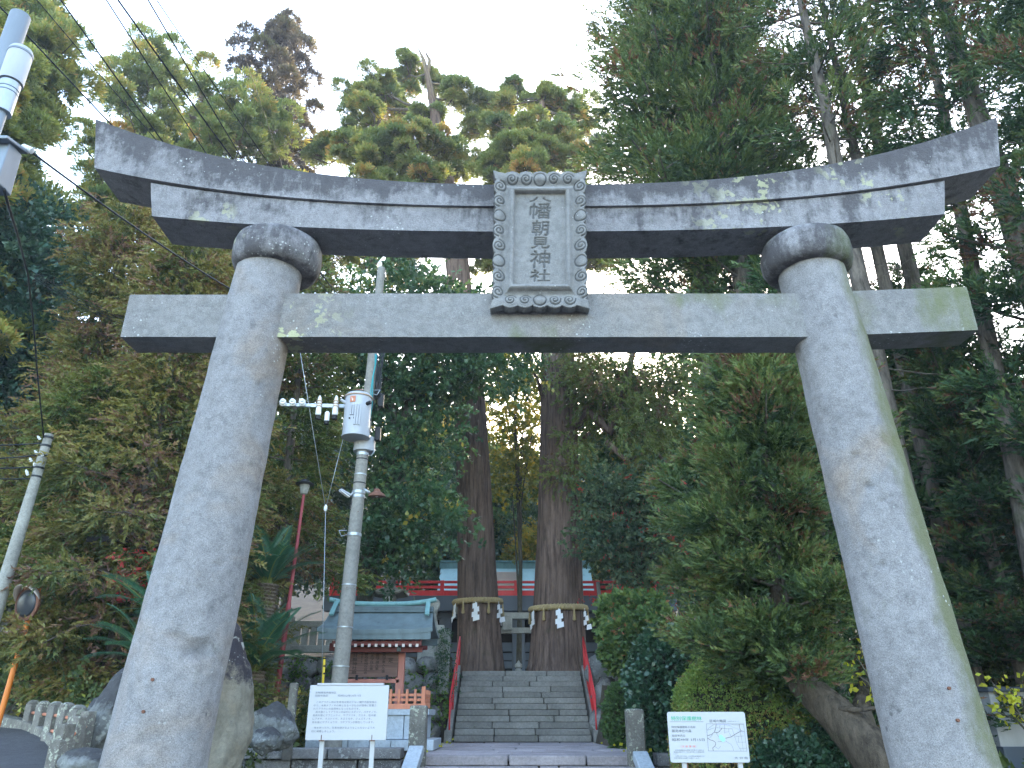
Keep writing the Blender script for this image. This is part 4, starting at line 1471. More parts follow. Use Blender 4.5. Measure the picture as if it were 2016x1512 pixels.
giant_crown(GL, GLP, 27.2, [(742, 178, 38, 12, 0), (800, 150, 34, 11, 1), (870, 165, 30, 9, .5), (715, 240, 42, 12, -.5), (690, 195, 26, 6, 1), (900, 190, 28, 8, 0), (770, 225, 40, 9, 1.5), (840, 230, 30, 6, 0), (640, 275, 22, 4, 0), (622, 305, 16, 3, .5), (680, 300, 36, 8, -1),
             (745, 300, 45, 16, -1.5), (810, 285, 45, 16, -2), (870, 290, 36, 10, -1), (740, 350, 42, 12, -1.5), (830, 340, 46, 15, -1.5), (890, 350, 36, 10, 0), (905, 420, 40, 8, 0), (800, 420, 46, 12, -1), (720, 420, 40, 10, 0), (950, 330, 30, 6, .5), (700, 500, 40, 8, 0), (800, 520, 45, 10, 0)],
            31, M['farcedar'], .5, .21, 104, .37, .58)
giant_crown(GR, GRP, 26.8, [(960, 205, 30, 9, 1), (1010, 195, 34, 11, .5), (1065, 205, 32, 10, 0), (1120, 215, 34, 11, .5), (1150, 235, 34, 10, 1), (985, 250, 30, 7, 0), (1040, 250, 30, 7, -.5), (1105, 265, 34, 9, -1), (930, 255, 26, 6, 1.5), (1000, 310, 40, 12, -1.5), (1060, 300, 36, 10, -1.5), (1120, 310, 34, 10, -1),
             (960, 350, 36, 9, -1), (1040, 350, 40, 11, -2), (1110, 370, 36, 8, 0), (1160, 300, 34, 8, 1), (1000, 430, 44, 9, 0), (1100, 430, 40, 8, 0), (960, 520, 44, 9, 0), (1180, 520, 40, 8, 0), (1050, 540, 40, 8, 1)],
            33, M['farcedar'], .5, .21, 104, .37, .56)
# dead forked top and low hanging sprays on the right trunk
a = Vector(GLP[-2][:3])
mb = MB()
mb.tube([a, W(842, 150, 26.8), W(834, 118, 26.8), W(822, 92, 26.8)], [.20, .13, .09, .02], 7)
mb.tube([W(842, 150, 26.8), W(846, 118, 26.8), W(838, 104, 26.8), W(845, 106, 26.6)], [.10, .08, .04, .015], 6)
mb.tube([W(833, 120, 26.8), W(820, 122, 26.9)], [.04, .012], 5)
mb.tube([W(851, 165, 26.8), W(933, 170, 27.4)], [.06, .02], 5)
mb.build('dead_top', M['bark_tan'], GL, smooth=True)
# hanging foliage and big limbs of the right cedar between the beams and the stairs
rng = np.random.default_rng(77)
mb = MB()
def limb(pts, r0, r1, Y):
    P = [W(px, py, Y + dy) for px, py, dy in pts]
    Q = [P[0]]
    for a, b in zip(P, P[1:]):
        Q += [a.lerp(b, .5) + Vector((0, 0, .03)), b]
    curve_tube(mb, Q, r0, r1, 8)
    return Q
L1 = limb([(1110, 860, 0), (1160, 810, -.4), (1200, 850, -.8), (1225, 780, -1), (1245, 700, -1), (1260, 620, -1)], .26, .07, 26.3)
L2 = limb([(1195, 870, -.8), (1230, 905, -1), (1290, 890, -1.5), (1330, 930, -1.5)], .12, .03, 26.3)
L3 = limb([(1080, 790, 0), (1065, 775, -.3), (1058, 745, -.5), (1050, 735, -.6)], .10, .04, 26.3)
L4 = limb([(1110, 900, 0), (1175, 840, .3), (1260, 820, 0), (1320, 800, 0)], .10, .03, 26.3)
mb.build('low_limbs', M['bark_cedar'], GR, smooth=True)
C = []
for (px, py, rp, n, dy) in ((1180, 720, 50, 16, -1), (1240, 740, 50, 16, -1.2), (1290, 820, 40, 12, -1.2), (1210, 800, 40, 9, -.5), (1150, 770, 30, 6, -.6), (1110, 930, 22, 6, -.9), (1260, 860, 46, 12, -1.2), (1140, 700, 34, 9, -.6), (1310, 740, 46, 12, -1), (1300, 900, 40, 9, -1.2), (1060, 720, 24, 5, -.7), (1190, 780, 60, 16, 0), (1270, 780, 60, 16, .3), (1340, 720, 50, 12, .3), (1130, 870, 26, 6, -.8)):
    for k in range(n):
        a = rng.normal(0, .55, 2) * rp
        C.append((W(px + a[0], py + a[1], 26.3 + dy + rng.normal(0, .5)))[:])
C = np.array(C)
rep = np.repeat(np.arange(len(C)), 26)
g = rng.normal(0, 1, (len(rep), 3))
pos = C[rep] + g * np.array([.28, .28, .25])
d = g * .6 + np.array([0, 0, -.7]) + rng.normal(0, .3, g.shape)
acc = Acc()
ct = np.clip(rng.normal(.5, .22, len(C)), .02, .85)
ct = np.where(rng.random(len(C)) < .12, .98, ct)
stamp(acc, HINOKI, pos, d, .42 * rng.uniform(.7, 1.3, len(rep)), ct[rep], rng, .9, .08)
V, F, T = acc.get()
np_mesh('low_sprays', V, F, M['hinoki_green'], GR, T)

# straw ropes with paper streamers
def shimenawa(P, px, py, Y, label, seed):
    zc = W(px, py, Y - .7).z
    p, r = trunk_at(P, zc)
    r += .10
    root = thing('sacred_rope', label, 'rope', (p.x, p.y, zc))
    n = 150
    tw = 26
    for s in range(2):
        pts = []
        for i in range(n + 1):
            a = 2 * PI * i / n
            ph = tw * a + PI * s
            rr = r + .045 * math.cos(ph)
            pts.append((p.x + rr * math.cos(a), p.y + rr * math.sin(a), zc + .05 * math.sin(ph) + .04 * math.sin(a + .6)))
        MB().tube(pts, .06, 8, cap=False).build('strand', M['straw'], root, smooth=True)
    rg = random.Random(seed)
    k = 0
    for deg in (-148, -122, -92, -62, -32, 0, 35, 75, 120, 165):
        a = math.radians(deg)
        d = Vector((math.cos(a), math.sin(a), 0))
        t = Vector((-math.sin(a), math.cos(a), 0))
        q = p + d * (r + .07)
        q.z = zc - .04
        if k % 2 == 0:
            mb = MB()
            mb.bar(q + Vector((0, 0, .02)), q + Vector((0, 0, -.16)), .03, .006, up=d)
            x, zz_ = 0, -.10
            for j in range(4):
                sx = (-1) ** j
                w_ = .15 + .02 * j
                x0 = sx * -.03
                o = d * (.012 + .03 * j * (j % 2))
                A = [q + t * (x0 - w_ / 2) + o + Vector((0, 0, zz_ - .02)), q + t * (x0 + w_ / 2) + o * 1.4 + Vector((0, 0, zz_ + .03)), q + t * (x0 + w_ / 2 + .01) + o * 1.6 + Vector((0, 0, zz_ - .13)), q + t * (x0 - w_ / 2) + o * .8 + Vector((0, 0, zz_ - .18))]
                B = [v + d * .004 for v in A]
                mb.add(A + B, [(0, 1, 2, 3), (7, 6, 5, 4), (0, 4, 5, 1), (1, 5, 6, 2), (2, 6, 7, 3), (3, 7, 4, 0)])
                zz_ -= .135
            mb.build('paper_streamer', M['paper'], root)
        else:
            mb = MB()
            mb.lathe([(.02, -.42), (.062, -.40), (.028, -.12), (.022, 0)], q, 9)
            mb.build('straw_tassel', M['straw'], root, smooth=True)
        k += 1
shimenawa(GLP, 938, 1180, 26.8, 'twisted straw rope with white paper streamers round the left cedar trunk', 1)
shimenawa(GRP, 1098, 1194, 26.4, 'twisted straw rope with white paper streamers round the right thicker cedar trunk', 2)

# ------------------------------------------------------------------ right hand cedars
def V3(px, py, Y):
    return W(px, py, Y)
def plant_x(px, py, Y):
    return W(px, py, Y).x
GRP_R = 'tall cedars behind the right pillar'
def straight(x, y, h, r0, r1, lean=(0, 0)):
    z0 = ground_h(x, y) - .3
    return [(x, y, z0, r0 * 1.5), (x + lean[0] * .05, y + lean[1] * .05, z0 + .8, r0 * 1.05), (x + lean[0] * .5, y + lean[1] * .5, z0 + h * .5, r0 * .8), (x + lean[0], y + lean[1], z0 + h, r1)]
# dense leftmost tree and its neighbour (foliage nearly to the beam)
def cedar(x, y, label, seed, h, z0, Lmax, nb, mat, size, ns, nc, cr, r0=.24, tint0=.4, lean=(0, 0), azf=None, protos=None, e0=-12, e1=40, brown=.06, dead=6, shape=None, group=None, up_=.45, bark='bark_grey', inner=.25):
    root = thing('cedar_tree', label, 'tree', (x, y, ground_h(x, y)), group)
    tr = straight(x, y, h, r0, .03, lean)
    gz = ground_h(x, y)
    sh = shape or (lambda u: Lmax * (0.75 + .35 * math.sin(u * PI)) * (1 - u) ** .55 + .3)
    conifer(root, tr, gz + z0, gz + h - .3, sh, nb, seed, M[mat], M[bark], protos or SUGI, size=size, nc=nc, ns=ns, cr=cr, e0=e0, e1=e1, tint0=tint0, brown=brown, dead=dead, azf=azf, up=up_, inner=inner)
    return root
T1 = cedar(plant_x(1330, 300, 17.0) + .3, 17.0, 'dense green cedar whose feathery edge borders the open sky right of the plaque', 101, 25, 10.2, 3.0, 74, 'sugi', .36, 34, 7, .5, tint0=.45, r0=.25, brown=.03)
T2 = cedar(plant_x(1455, 520, 16.0), 16.0, 'cedar whose trunk shows under the top beam left of the right collar', 102, 23, 8.6, 2.4, 60, 'sugi', .34, 30, 6, .44, tint0=.42, r0=.27, brown=.05, dead=14)
T3 = cedar(plant_x(1690, 540, 13.2), 13.2, 'bare trunked cedar rising directly behind the right pillar head', 103, 22, 12.4, 1.6, 34, 'sugi', .30, 20, 4, .32, tint0=.48, r0=.205, brown=.06, dead=40)
T4 = dup(T3, (plant_x(1738, 540, 14.6), 14.6, ground_h(8, 14.6)), 'thinner bare cedar trunk just right of the right pillar, close beside its neighbour', 2.1, (.8, .8, 1.02))
T5 = dup(T3, (plant_x(1793, 540, 15.4), 15.4, ground_h(9, 15.4)), 'reddish bare cedar trunk seen in the gap between the beams right of the pillar', 4.0, (1.0, 1.0, 1.05))
T6 = cedar(plant_x(1858, 560, 12.6), 12.6, 'leaning cedar trunk crossing behind the right end of the tie beam', 104, 20, 12.0, 1.5, 26, 'sugi_dark', .30, 20, 4, .32, tint0=.4, r0=.17, lean=(1.4, 0), dead=26, brown=.1)
T7 = cedar(9.45, 12.0, 'cedar whose trunk passes behind the right tip of the top beam', 105, 22, 4.0, 1.9, 62, 'sugi_dark', .28, 34, 6, .36, tint0=.42, r0=.27, brown=.05, dead=22)
T8 = cedar(10.0, 10.1, 'dark dense cedar filling the right picture edge', 106, 16, 1.9, 2.1, 80, 'sugi_dark', .26, 34, 6, .36, tint0=.45, r0=.22, brown=.05, dead=6)
T9 = dup(T1, (plant_x(1440, 300, 21.0), 21.0, ground_h(6, 21) + .4), 'blue green cedar standing in the back row behind the dense green one', 1.3, (.8, .8, 1.1))
T12 = dup(T8, (13.2, 13.5, ground_h(12, 13)), 'dark cedar behind the one filling the right picture edge', 2.2, (1.1, 1.1, 1.15))

# small cedar with the bent trunk in front of them
sx, sy = W(1500, 1000, 10.6).x, 10.6
root = thing('young_cedar', 'low young cedar with a bent trunk above the clipped mound beside the right pillar', 'tree', (W(1700, 1500, 9.6).x, 9.7, .5))
b0 = W(1775, 1560, 9.5); b1 = W(1715, 1480, 9.6); b2 = W(1645, 1405, 9.8); b3 = W(1580, 1345, 10.1); b4 = W(1545, 1270, 10.3); b5 = W(1525, 1120, 10.5); b6 = W(1510, 900, 10.7); b7 = W(1500, 690, 10.8)
mb = MB()
mb.tube([b0, b1, b2, b3, b4, b5], [.32, .27, .215, .18, .13, .10], 16)
mb.tube([b1, W(1695, 1400, 9.9), W(1700, 1340, 10.2)], [.16, .12, .06], 9)
mb.tube([W(1640, 1410, 9.75), W(1655, 1395, 9.6), W(1690, 1398, 9.5), W(1740, 1392, 9.4)], [.05, .035, .03, .02], 7)
o = mb.build('bent_trunk', M['bark_bent'], root, smooth=True)
tr = [(b3.x, b3.y, b3.z, .17), (b4.x, b4.y, b4.z, .14), (b5.x, b5.y, b5.z, .10), (b6.x, b6.y, b6.z, .07), (b7.x, b7.y, b7.z, .02)]
def az_left(a, u):
    return 1.25 if math.cos(a) < 0.2 else .72
conifer(root, tr, b3.z + .12, b7.z, lambda u: 0.95 * (1 - u) ** .42 * (0.72 + .4 * math.sin(u * 2.6)) + .25, 90, 201, M['sugi'], M['bark_grey'], SUGI, size=.19, nc=7, ns=42, cr=.21, e0=-20, e1=50, curl=.3, tint0=.50, brown=.05, inner=.28, azf=az_left, up=.55, tsd=.2, dead=0)
# second young cedar partly behind the pillar
Y2 = cedar(W(1600, 1000, 12.0).x, 12.0, 'young cedar crowded behind the bent one, partly covered by the right pillar', 203, 9.0, .6, 1.2, 56, 'sugi_dark', .25, 26, 6, .28, tint0=.45, r0=.10, brown=.05, dead=0)
Y3 = dup(Y2, (W(1930, 1000, 14.2).x, 14.2, .8), 'low dark cedar behind the bare trunks at the right picture edge', 2.0, (1.35, 1.35, 1.0))
Y4 = dup(Y2, (W(1850, 900, 17.6).x, 17.6, 1.2), 'low dark cedar in the back row between the bare trunks', .8, (1.7, 1.7, 1.25))
Y5 = dup(Y2, (W(1700, 1000, 16.4).x, 16.4, 1.1), 'low dark cedar in the back row hidden by the right pillar', 3.3, (1.5, 1.5, 1.1))

# ------------------------------------------------------------------ left hand trees
def hin(x, y, label, seed, h, z0, Lmax, nb, mat, size, ns, nc, cr, r0=.16, tint0=.5, brown=.14, shape=None, tsd=.2, droop=.25):
    root = thing('cypress_tree', label, 'tree', (x, y, ground_h(x, y)))
    gz = ground_h(x, y)
    tr = straight(x, y, h, r0, .03)
    sh = shape or (lambda u: Lmax * (0.85 + .25 * math.sin(u * 9 + seed)) * (1 - u) ** .5 + .25)
    conifer(root, tr, gz + z0, gz + h - .2, sh, nb, seed, M[mat], M['bark_grey'], HINOKI, size=size, nc=nc, ns=ns, cr=cr, e0=-18, e1=35, curl=-.05, tint0=tint0, brown=brown, up=-.15, droop=droop, inner=.3, tsd=tsd, dead=4, puff=False)
    return root
H1 = hin(W(300, 900, 14.5).x, 14.5, 'bronze green cypress with brown drooping sprays left of the left pillar', 301, 10.8, 1.6, 1.9, 76, 'hinoki', .27, 34, 6, .36, tint0=.46, brown=.11)
H2 = hin(W(165, 980, 14.9).x, 14.9, 'yellow green cypress low at the left above the bank of shrubs', 302, 6.8, 1.9, 1.5, 52, 'hinoki_green', .24, 34, 6, .30, tint0=.52, brown=.09)
H3 = dup(H1, (W(440, 700, 18.0).x, 18.0, ground_h(-7, 18)), 'cypress seen just left of and behind the left pillar shaft', 2.4, (1.05, 1.05, 1.12))
H4 = hin(W(575, 850, 19.8).x, 19.8, 'yellow tipped cypress between the left pillar and the utility pole', 304, 14.0, 4.6, 1.9, 60, 'hinoki_green', .30, 28, 6, .38, tint0=.5, brown=.09)
H5 = dup(H2, (W(405, 1060, 15.8).x, 15.8, ground_h(-7, 15)), 'small cypress whose sprays hang over the red hut', 1.2, (1.0, 1.0, .95))
H6 = dup(H1, (W(190, 700, 16.5).x, 16.5, ground_h(-10, 16)), 'tall bronze cypress rising below the left tie beam end', 4.4, (1.0, 1.0, 1.08))
H7 = dup(H4, (W(420, 480, 22.5).x, 22.5, ground_h(-9, 22)), 'cypress filling the gap between the left pillar head and the beams', .9, (1.1, 1.1, 1.1))

# tall layered cedar, top left
def layered(px, py_top, Y, label, seed, Lmax, z0, nb, mat, cr, ns, size, tint0, r0=.3, nc=5, prot=None, brown=.08, shape=None, puff=True):
    top = W(px, py_top, Y)
    gz = ground_h(top.x, Y)
    root = thing('cedar_tree', label, 'tree', (top.x, Y, gz))
    h = top.z - gz
    tr = straight(top.x, Y, h, r0, .04)
    sh = shape or (lambda u: Lmax * (1 - u) ** .6 * (.8 + .3 * math.sin(u * 14 + seed)) + .4)
    conifer(root, tr, gz + z0, gz + h - .2, sh, nb, seed, M[mat], M['bark_grey'], prot or TUFT, size=size, nc=nc, ns=ns, cr=cr, e0=-8, e1=35, curl=.2, tint0=tint0, brown=brown, puff=puff, up=.6, inner=.3, dead=8, jit=.07)
    return root
C1 = layered(75, -40, 20.0, 'big layered cedar filling the top left corner behind the power lines', 401, 4.3, 9.0, 60, 'farcedar', .55, 84, .27, .42, r0=.34, nc=6, brown=.05)
C2 = layered(330, 142, 28.0, 'round headed cedar between the top left cedar and the tall bronze tree', 402, 3.1, 17.0, 34, 'farcedar', .55, 80, .28, .40, r0=.26, nc=5, shape=lambda u: 3.2 * math.sqrt(max(.05, 1 - (u - .35) ** 2 * 1.9)), brown=.03)
C3 = layered(552, 62, 29.0, 'tall bronze purple cedar standing alone against the sky left of the plaque', 403, 2.7, 15.0, 66, 'purple', .42, 60, .30, .42, r0=.28, nc=4, shape=lambda u: .9 + 3.1 * (1 - u) ** .8 * (.8 + .3 * math.sin(u * 17)) + .5 * math.sin(u * PI), brown=.04)
C4 = dup(C2, (W(470, 250, 25).x, 25.0, 2.0), 'bronze cedar head just above the left beam under the tall bronze tree', 1.7, (.9, .9, .86))
C5 = dup(C1, (W(-150, 300, 16).x, 16.0, 1.4), 'layered cedar at the left picture edge below the top left corner tree', 2.5, (.85, .85, .80))

# ------------------------------------------------------------------ evergreen broadleaf trees
def blob(px, py, rp, Y, w=1.0, ry=1.0):
    c = W(px, py, Y)
    v = (756 - py) / FPX
    s = Y / (math.cos(PITCH) - v * math.sin(PITCH)) / FPX
    return (c.x, c.y, c.z, rp * s, rp * s * ry, rp * s * .75, w * rp * rp)
def btree(label, Y, base_px, blobs, n, ns, seed, mat, size, cr, r0, tint0=.45, bark='bark_oak', limbs=16, trunk=None, accent=0, prot=None, kindname='evergreen_tree', shell=.45):
    bx_ = W(base_px[0], base_px[1], Y).x
    gz = ground_h(bx_, Y)
    root = thing(kindname, label, 'tree', (bx_, Y, gz))
    B = [blob(*b) for b in blobs]
    ztop = max(b[2] for b in B)
    tp_ = trunk or [Vector((bx_, Y, gz - .2)), Vector((bx_ + .1, Y, gz + (ztop - gz) * .35)), Vector((sum(b[0] for b in B) / len(B), Y, gz + (ztop - gz) * .85))]
    broadleaf(root, tp_[0], 1, B, n, ns, seed, M[mat], M[bark], prot or LEAF, size, cr, r0, tint0, limbs=limbs, trunk=tp_, accent=accent, shell=shell)
    return root
B1 = btree('big evergreen oak with bare spreading branches between the utility pole and the left cedar', 22.2, (712, 1150),
           [(800, 730, 95, 22.2), (875, 740, 62, 22.0), (965, 715, 52, 21.8), (720, 760, 70, 22.5), (825, 870, 62, 22.4), (770, 900, 60, 22), (790, 1010, 62, 22.0), (845, 1035, 40, 21.4), (760, 1090, 50, 22), (700, 640, 60, 22.5), (860, 620, 70, 22.5), (960, 640, 60, 22.5), (780, 570, 60, 22.8), (1010, 690, 50, 22.6, .6)],
           640, 9, 501, 'oak', .34, .42, .24, .48, limbs=30)
B2 = btree('blue green broadleaf tree behind the whitish pole at the left', 18.5, (60, 1150), [(50, 560, 75, 18.5), (60, 680, 85, 18.5), (20, 780, 70, 18), (95, 800, 50, 19), (110, 500, 60, 19), (-60, 650, 90, 18.5), (30, 440, 60, 19)],
           520, 11, 502, 'bluegreen', .36, .42, .17, .5, bark='bark_tan', limbs=18, prot=TLEAF)
B3 = btree('dark broadleaf tree hidden behind the left cypresses', 24.0, (330, 1180), [(300, 800, 130, 24), (420, 860, 110, 24), (230, 940, 110, 23.5), (500, 960, 90, 24), (330, 650, 110, 25), (560, 700, 90, 25), (640, 620, 70, 25)],
           520, 11, 503, 'oak', .40, .5, .22, .40, limbs=16, prot=TLEAF)
B4 = btree('sparse tree with reddish leaves and berries right of the right cedar trunk', 24.4, (1245, 1190), [(1240, 1010, 75, 24.4), (1200, 960, 46, 24), (1290, 980, 60, 24.6), (1260, 1090, 60, 24.2), (1200, 1060, 46, 24.2), (1300, 1080, 50, 24.4), (1290, 1150, 46, 24)],
           400, 8, 504, 'nandina', .27, .36, .10, .45, limbs=24, accent=.02, shell=.25)
B6 = btree('thin broadleaf tree whose leaves screen the bright sky between the two cedar trunks', 31.0, (1020, 1150), [(1015, 790, 55, 31), (1010, 860, 50, 31), (1030, 930, 55, 31), (995, 730, 40, 31)], 190, 8, 507, 'gold', .36, .45, .12, .32, limbs=12)
B5 = btree('dark broadleaf tree behind the right cedar sprays over the veranda railing', 30.5, (1300, 1150), [(1180, 930, 60, 30.5), (1260, 900, 80, 31), (1340, 950, 90, 31), (1200, 1010, 60, 30), (1300, 1050, 80, 31), (1220, 800, 55, 31), (1180, 850, 45, 31), (1330, 870, 60, 31)], 440, 9, 505, 'oak', .42, .5, .16, .5, limbs=14)

# forest behind the hall: a few builds, copied with their own turn and size
FRG = 'trees on the wooded hillside behind the shrine hall'
def forest_proto(seed, mat, label, gold, x, y):
    gz = ground_h(x, y)
    root = thing('forest_tree', label, 'tree', (x, y, gz), FRG)
    r = random.Random(seed)
    B = []
    for k in range(9):
        a = r.uniform(0, 2 * PI)
        rr = r.uniform(.5, 2.6)
        B.append((x + rr * math.cos(a), y + rr * math.sin(a), gz + r.uniform(5.5, 12.5), r.uniform(1.4, 2.3), r.uniform(1.4, 2.3), r.uniform(1.1, 1.7)))
    tr = [Vector((x, y, gz - .3)), Vector((x + r.uniform(-.4, .4), y, gz + 5)), Vector((x + r.uniform(-.6, .6), y, gz + 10.5))]
    broadleaf(root, tr[0], 1, B, 330, 10, seed, M[mat], M['bark_oak'], TLEAF, .58, .62, .24, .5, limbs=16, trunk=tr, accent=gold, shell=.35)
    return root
F1 = forest_proto(601, 'oak', 'dark evergreen tree on the slope behind the hall', .08, -2.5, 44.0)
F2 = forest_proto(602, 'gold', 'tree with leaves coloured sunlit gold between the two cedar trunks behind the hall', .05, 3.0, 60.0)
F3 = forest_proto(603, 'bluegreen', 'blue green tree on the slope behind the hall', .0, 6.8, 43.0)
rf = random.Random(12)
PLN = [(-0.6, 44.5), (-8.5, 45), (-13.5, 47), (-19, 44), (-25, 48), (-5.6, 51), (3.5, 54), (-1.5, 57), (-11, 56), (10.5, 46), (15, 50), (20.5, 45), (26, 50), (7.5, 57), (13, 60), (-18, 60), (-26, 62), (-32, 50), (33, 55), (22, 63), (0.6, 66), (-7, 68), (8, 70), (-15, 33), (-20, 36), (-12, 38.5), (-25, 33), (12.5, 36), (17, 33), (22, 37), (9.5, 39), (-9.5, 33), (27, 36), (-31, 38)]
FL = {0: ['dark evergreen tree in the wood behind the hall', F1], 1: ['tree coloured sunlit gold in the wood behind the hall', F2], 2: ['blue green tree in the wood behind the hall', F3]}
for i, (x, y) in enumerate(PLN):
    j = 1 if (abs(x) < 9 and y > 50 and i % 2) else (0 if i % 2 == 0 else 2)
    s = rf.uniform(.85, 1.25) * (1.12 if abs(x) > 12 else .95)
    dup(FL[j][1], (x, y, ground_h(x, y)), FL[j][0], rf.uniform(0, 6.28), (s, s, s * rf.uniform(.9, 1.1)))

dup(F2, (1.9, 41.0, ground_h(1.9, 41.0)), 'small tree coloured sunlit gold peeping over the hall roof between the two cedar trunks', 1.1, (.62, .62, .60))
# ------------------------------------------------------------------ shrubs, cycads, ground cover
def bush(name, label, c, rad, n, mat, protos, size, seed, **kw):
    root = thing(name, label, 'shrub', (c[0], c[1], max(ground_h(c[0], c[1]), 0)))
    shell_bush(root, c, rad, n, M[mat], protos, size, seed, **kw)
    return root
def wsz(px, Y, py=1400):
    v = (756 - py) / FPX
    return px * Y / (math.cos(PITCH) - v * math.sin(PITCH)) / FPX
# big glossy shrub
c = W(1324, 1372, 16.2)
bush('round_shrub', 'large rounded glossy dark green shrub right of the landing', c, (wsz(76, 16.2), 1.0, wsz(118, 16.2)), 6500, 'bushleaf', [leaf_proto(4, 900 + k, .75, .19, .6) for k in range(4)], .135, 701, tint0=.45, power=2.6, lump=.05, depth=.10)
c = W(1232, 1415, 18.4)
bush('round_shrub', 'small clipped dark shrub between the pale boulders and the large glossy shrub', c, (wsz(38, 18.4), .6, wsz(62, 18.4)), 2600, 'hedgeleaf', LEAFS, .11, 702, tint0=.22, depth=.10, tsd=.15)
c = W(1256, 1268, 21.5)
bush('hedge', 'leafy green hedge above the large glossy shrub', c, (wsz(66, 21.5), .8, wsz(52, 21.5)), 2600, 'hedgeleaf', LEAFS, .22, 703, tint0=.45, power=2.4, lump=.1, depth=.2)
c = W(1245, 1215, 22.4)
bush('hedge', 'ragged hedge with red tipped leaves and dry stems below the veranda', c, (wsz(58, 22.4), .8, wsz(34, 22.4)), 1700, 'hedgeleaf', LEAFS, .24, 704, tint0=.52, tsd=.2, power=2.6, lump=.14, depth=.25)
# clipped mound
c = W(1440, 1440, 12.2)
def mound_t(pos, ti, rng):
    z = (pos[:, 2] - 1.0) / 1.3
    return np.where(rng.random(len(pos)) < np.clip(.75 - 1.3 * z, 0, .7), .98, ti)
bush('clipped_mound', 'broad clipped dome shrub with a bare twiggy lower side behind the map sign', (c.x + .15, 12.2, .70), (wsz(134, 12.2), 1.1, W(1440, 1272, 12.2).z - .70), 15000, 'clipleaf', TLEAF, .075, 705, tint0=.5, tsd=.22, power=2.3, lump=.03, depth=.06, zmin=-.5, tfun=mound_t)
# low shrubs filling the right foreground
for i, (px, py, Y, rp, hp, mt, lab) in enumerate([(1610, 1480, 12.0, 70, 60, 'bushleaf', 'dark low shrub under the bent trunk'), (1540, 1500, 11.4, 60, 40, 'bushleaf', 'low shrub right below the clipped mound by the map sign'), (1680, 1440, 13.2, 60, 60, 'under', 'shrub with mixed leaves glimpsed left of the right pillar foot'), (1960, 1330, 15.2, 60, 60, 'under', 'dark shrub behind the yellow leaves at the right edge'), (1800, 1380, 15.4, 90, 80, 'bushleaf', 'dark shrub behind the right pillar foot'), (1900, 1220, 17.5, 110, 90, 'bushleaf', 'dark shrub among the bare trunks at the right')]):
    c = W(px, py, Y)
    bush('low_shrub', lab, c, (wsz(rp, Y), .7, wsz(hp, Y)), 2200, mt, TLEAF, .15, 720 + i, tint0=.35, lump=.16, depth=.3)
# yellow leaved sapling at right edge and by the bent trunk
def sapling(label, pts, n, seed, Y, mat, size, base):
    root = thing('sapling', label, 'sapling', W(base[0], base[1], Y))
    rng = np.random.default_rng(seed)
    mb = MB()
    C = []
    b = W(base[0], base[1], Y)
    for px, py in pts:
        q = W(px, py, Y + rng.normal(0, .15))
        curve_tube(mb, [b, b.lerp(q, .5) + Vector((0, 0, .12)), q], .022, .006, 5)
        for k in range(n):
            f = rng.uniform(.55, 1.0)
            C.append((b.lerp(q, f) + Vector((0, 0, .12 * 4 * f * (1 - f))) + Vector(rng.normal(0, .07, 3)))[:])
    mb.build('stem', M['bark_oak'], root, smooth=True)
    C = np.array(C)
    acc = Acc()
    stamp(acc, [leaf_proto(2, 950 + k, .9, .15, .8) for k in range(4)], C, rng.normal(0, 1, C.shape) + np.array([0, -.2, -.35]), size * rng.uniform(.7, 1.2, len(C)), np.clip(rng.normal(.4, .28, len(C)), 0, 1), rng, 1.2, .1)
    V, F, T = acc.get()
    np_mesh('leaves', V, F, M[mat], root, T)
sapling('yellow leaved sapling at the lower right edge beside the white house', [(1955, 1348), (1990, 1355), (2010, 1340), (1975, 1385), (1960, 1400), (2030, 1365), (2000, 1410), (1940, 1330)], 8, 31, 11.6, 'yellowleaf', .12, (2050, 1470))
sapling('few yellow leaves on a bare twig left of the right pillar foot', [(1700, 1352), (1716, 1360), (1712, 1378), (1690, 1330), (1684, 1290), (1690, 1268)], 4, 33, 9.9, 'yellowleaf', .12, (1735, 1400))

# cycads: a scaled trunk and arching fronds, each frond its own piece
def frond_mesh(L, seed, n=46):
    r = random.Random(seed)
    V, F, T = [], [], []
    def mid(t):
        return Vector((L * t * (1 - .08 * t), 0, L * (.10 * t - .42 * t * t)))
    for i in range(12):
        a, b = mid(i / 12), mid((i + 1) / 12)
        w = .010 * (1 - .6 * i / 12)
        k = len(V)
        V += [a + Vector((0, -w, .003)), a + Vector((0, w, .003)), b + Vector((0, w, .003)), b + Vector((0, -w, .003))]
        F.append((k, k + 1, k + 2, k + 3)); T.append(.95)
    for i in range(n):
        t = .10 + .90 * i / n
        p = mid(t)
        ll = L * .20 * math.sin(PI * min(1, .12 + t * .86)) ** .6 * (1 if t < .9 else .7)
        for s in (-1, 1):
            d = Vector((.62, s * .78, .30 - .25 * t)).normalized()
            q = d.cross(Vector((0, 0, 1))).normalized() * L * .0095
            m = p + d * ll * .5 + Vector((0, 0, .01))
            k = len(V)
            V += [p, m + q, p + d * ll - Vector((0, 0, ll * .10)), m - q]
            F.append((k, k + 1, k + 2, k + 3)); T.append(max(0, min(1, r.gauss(.35, .15))))
    me = bpy.data.meshes.new('frond')
    me.from_pydata([v[:] for v in V], [], F)
    at = me.attributes.new('tint', 'FLOAT', 'FACE')
    at.data.foreach_set('value', T)
    me.materials.append(M['cycad'])
    me.update()
    return me
FM = [frond_mesh(1.0, 5 + k) for k in range(3)]
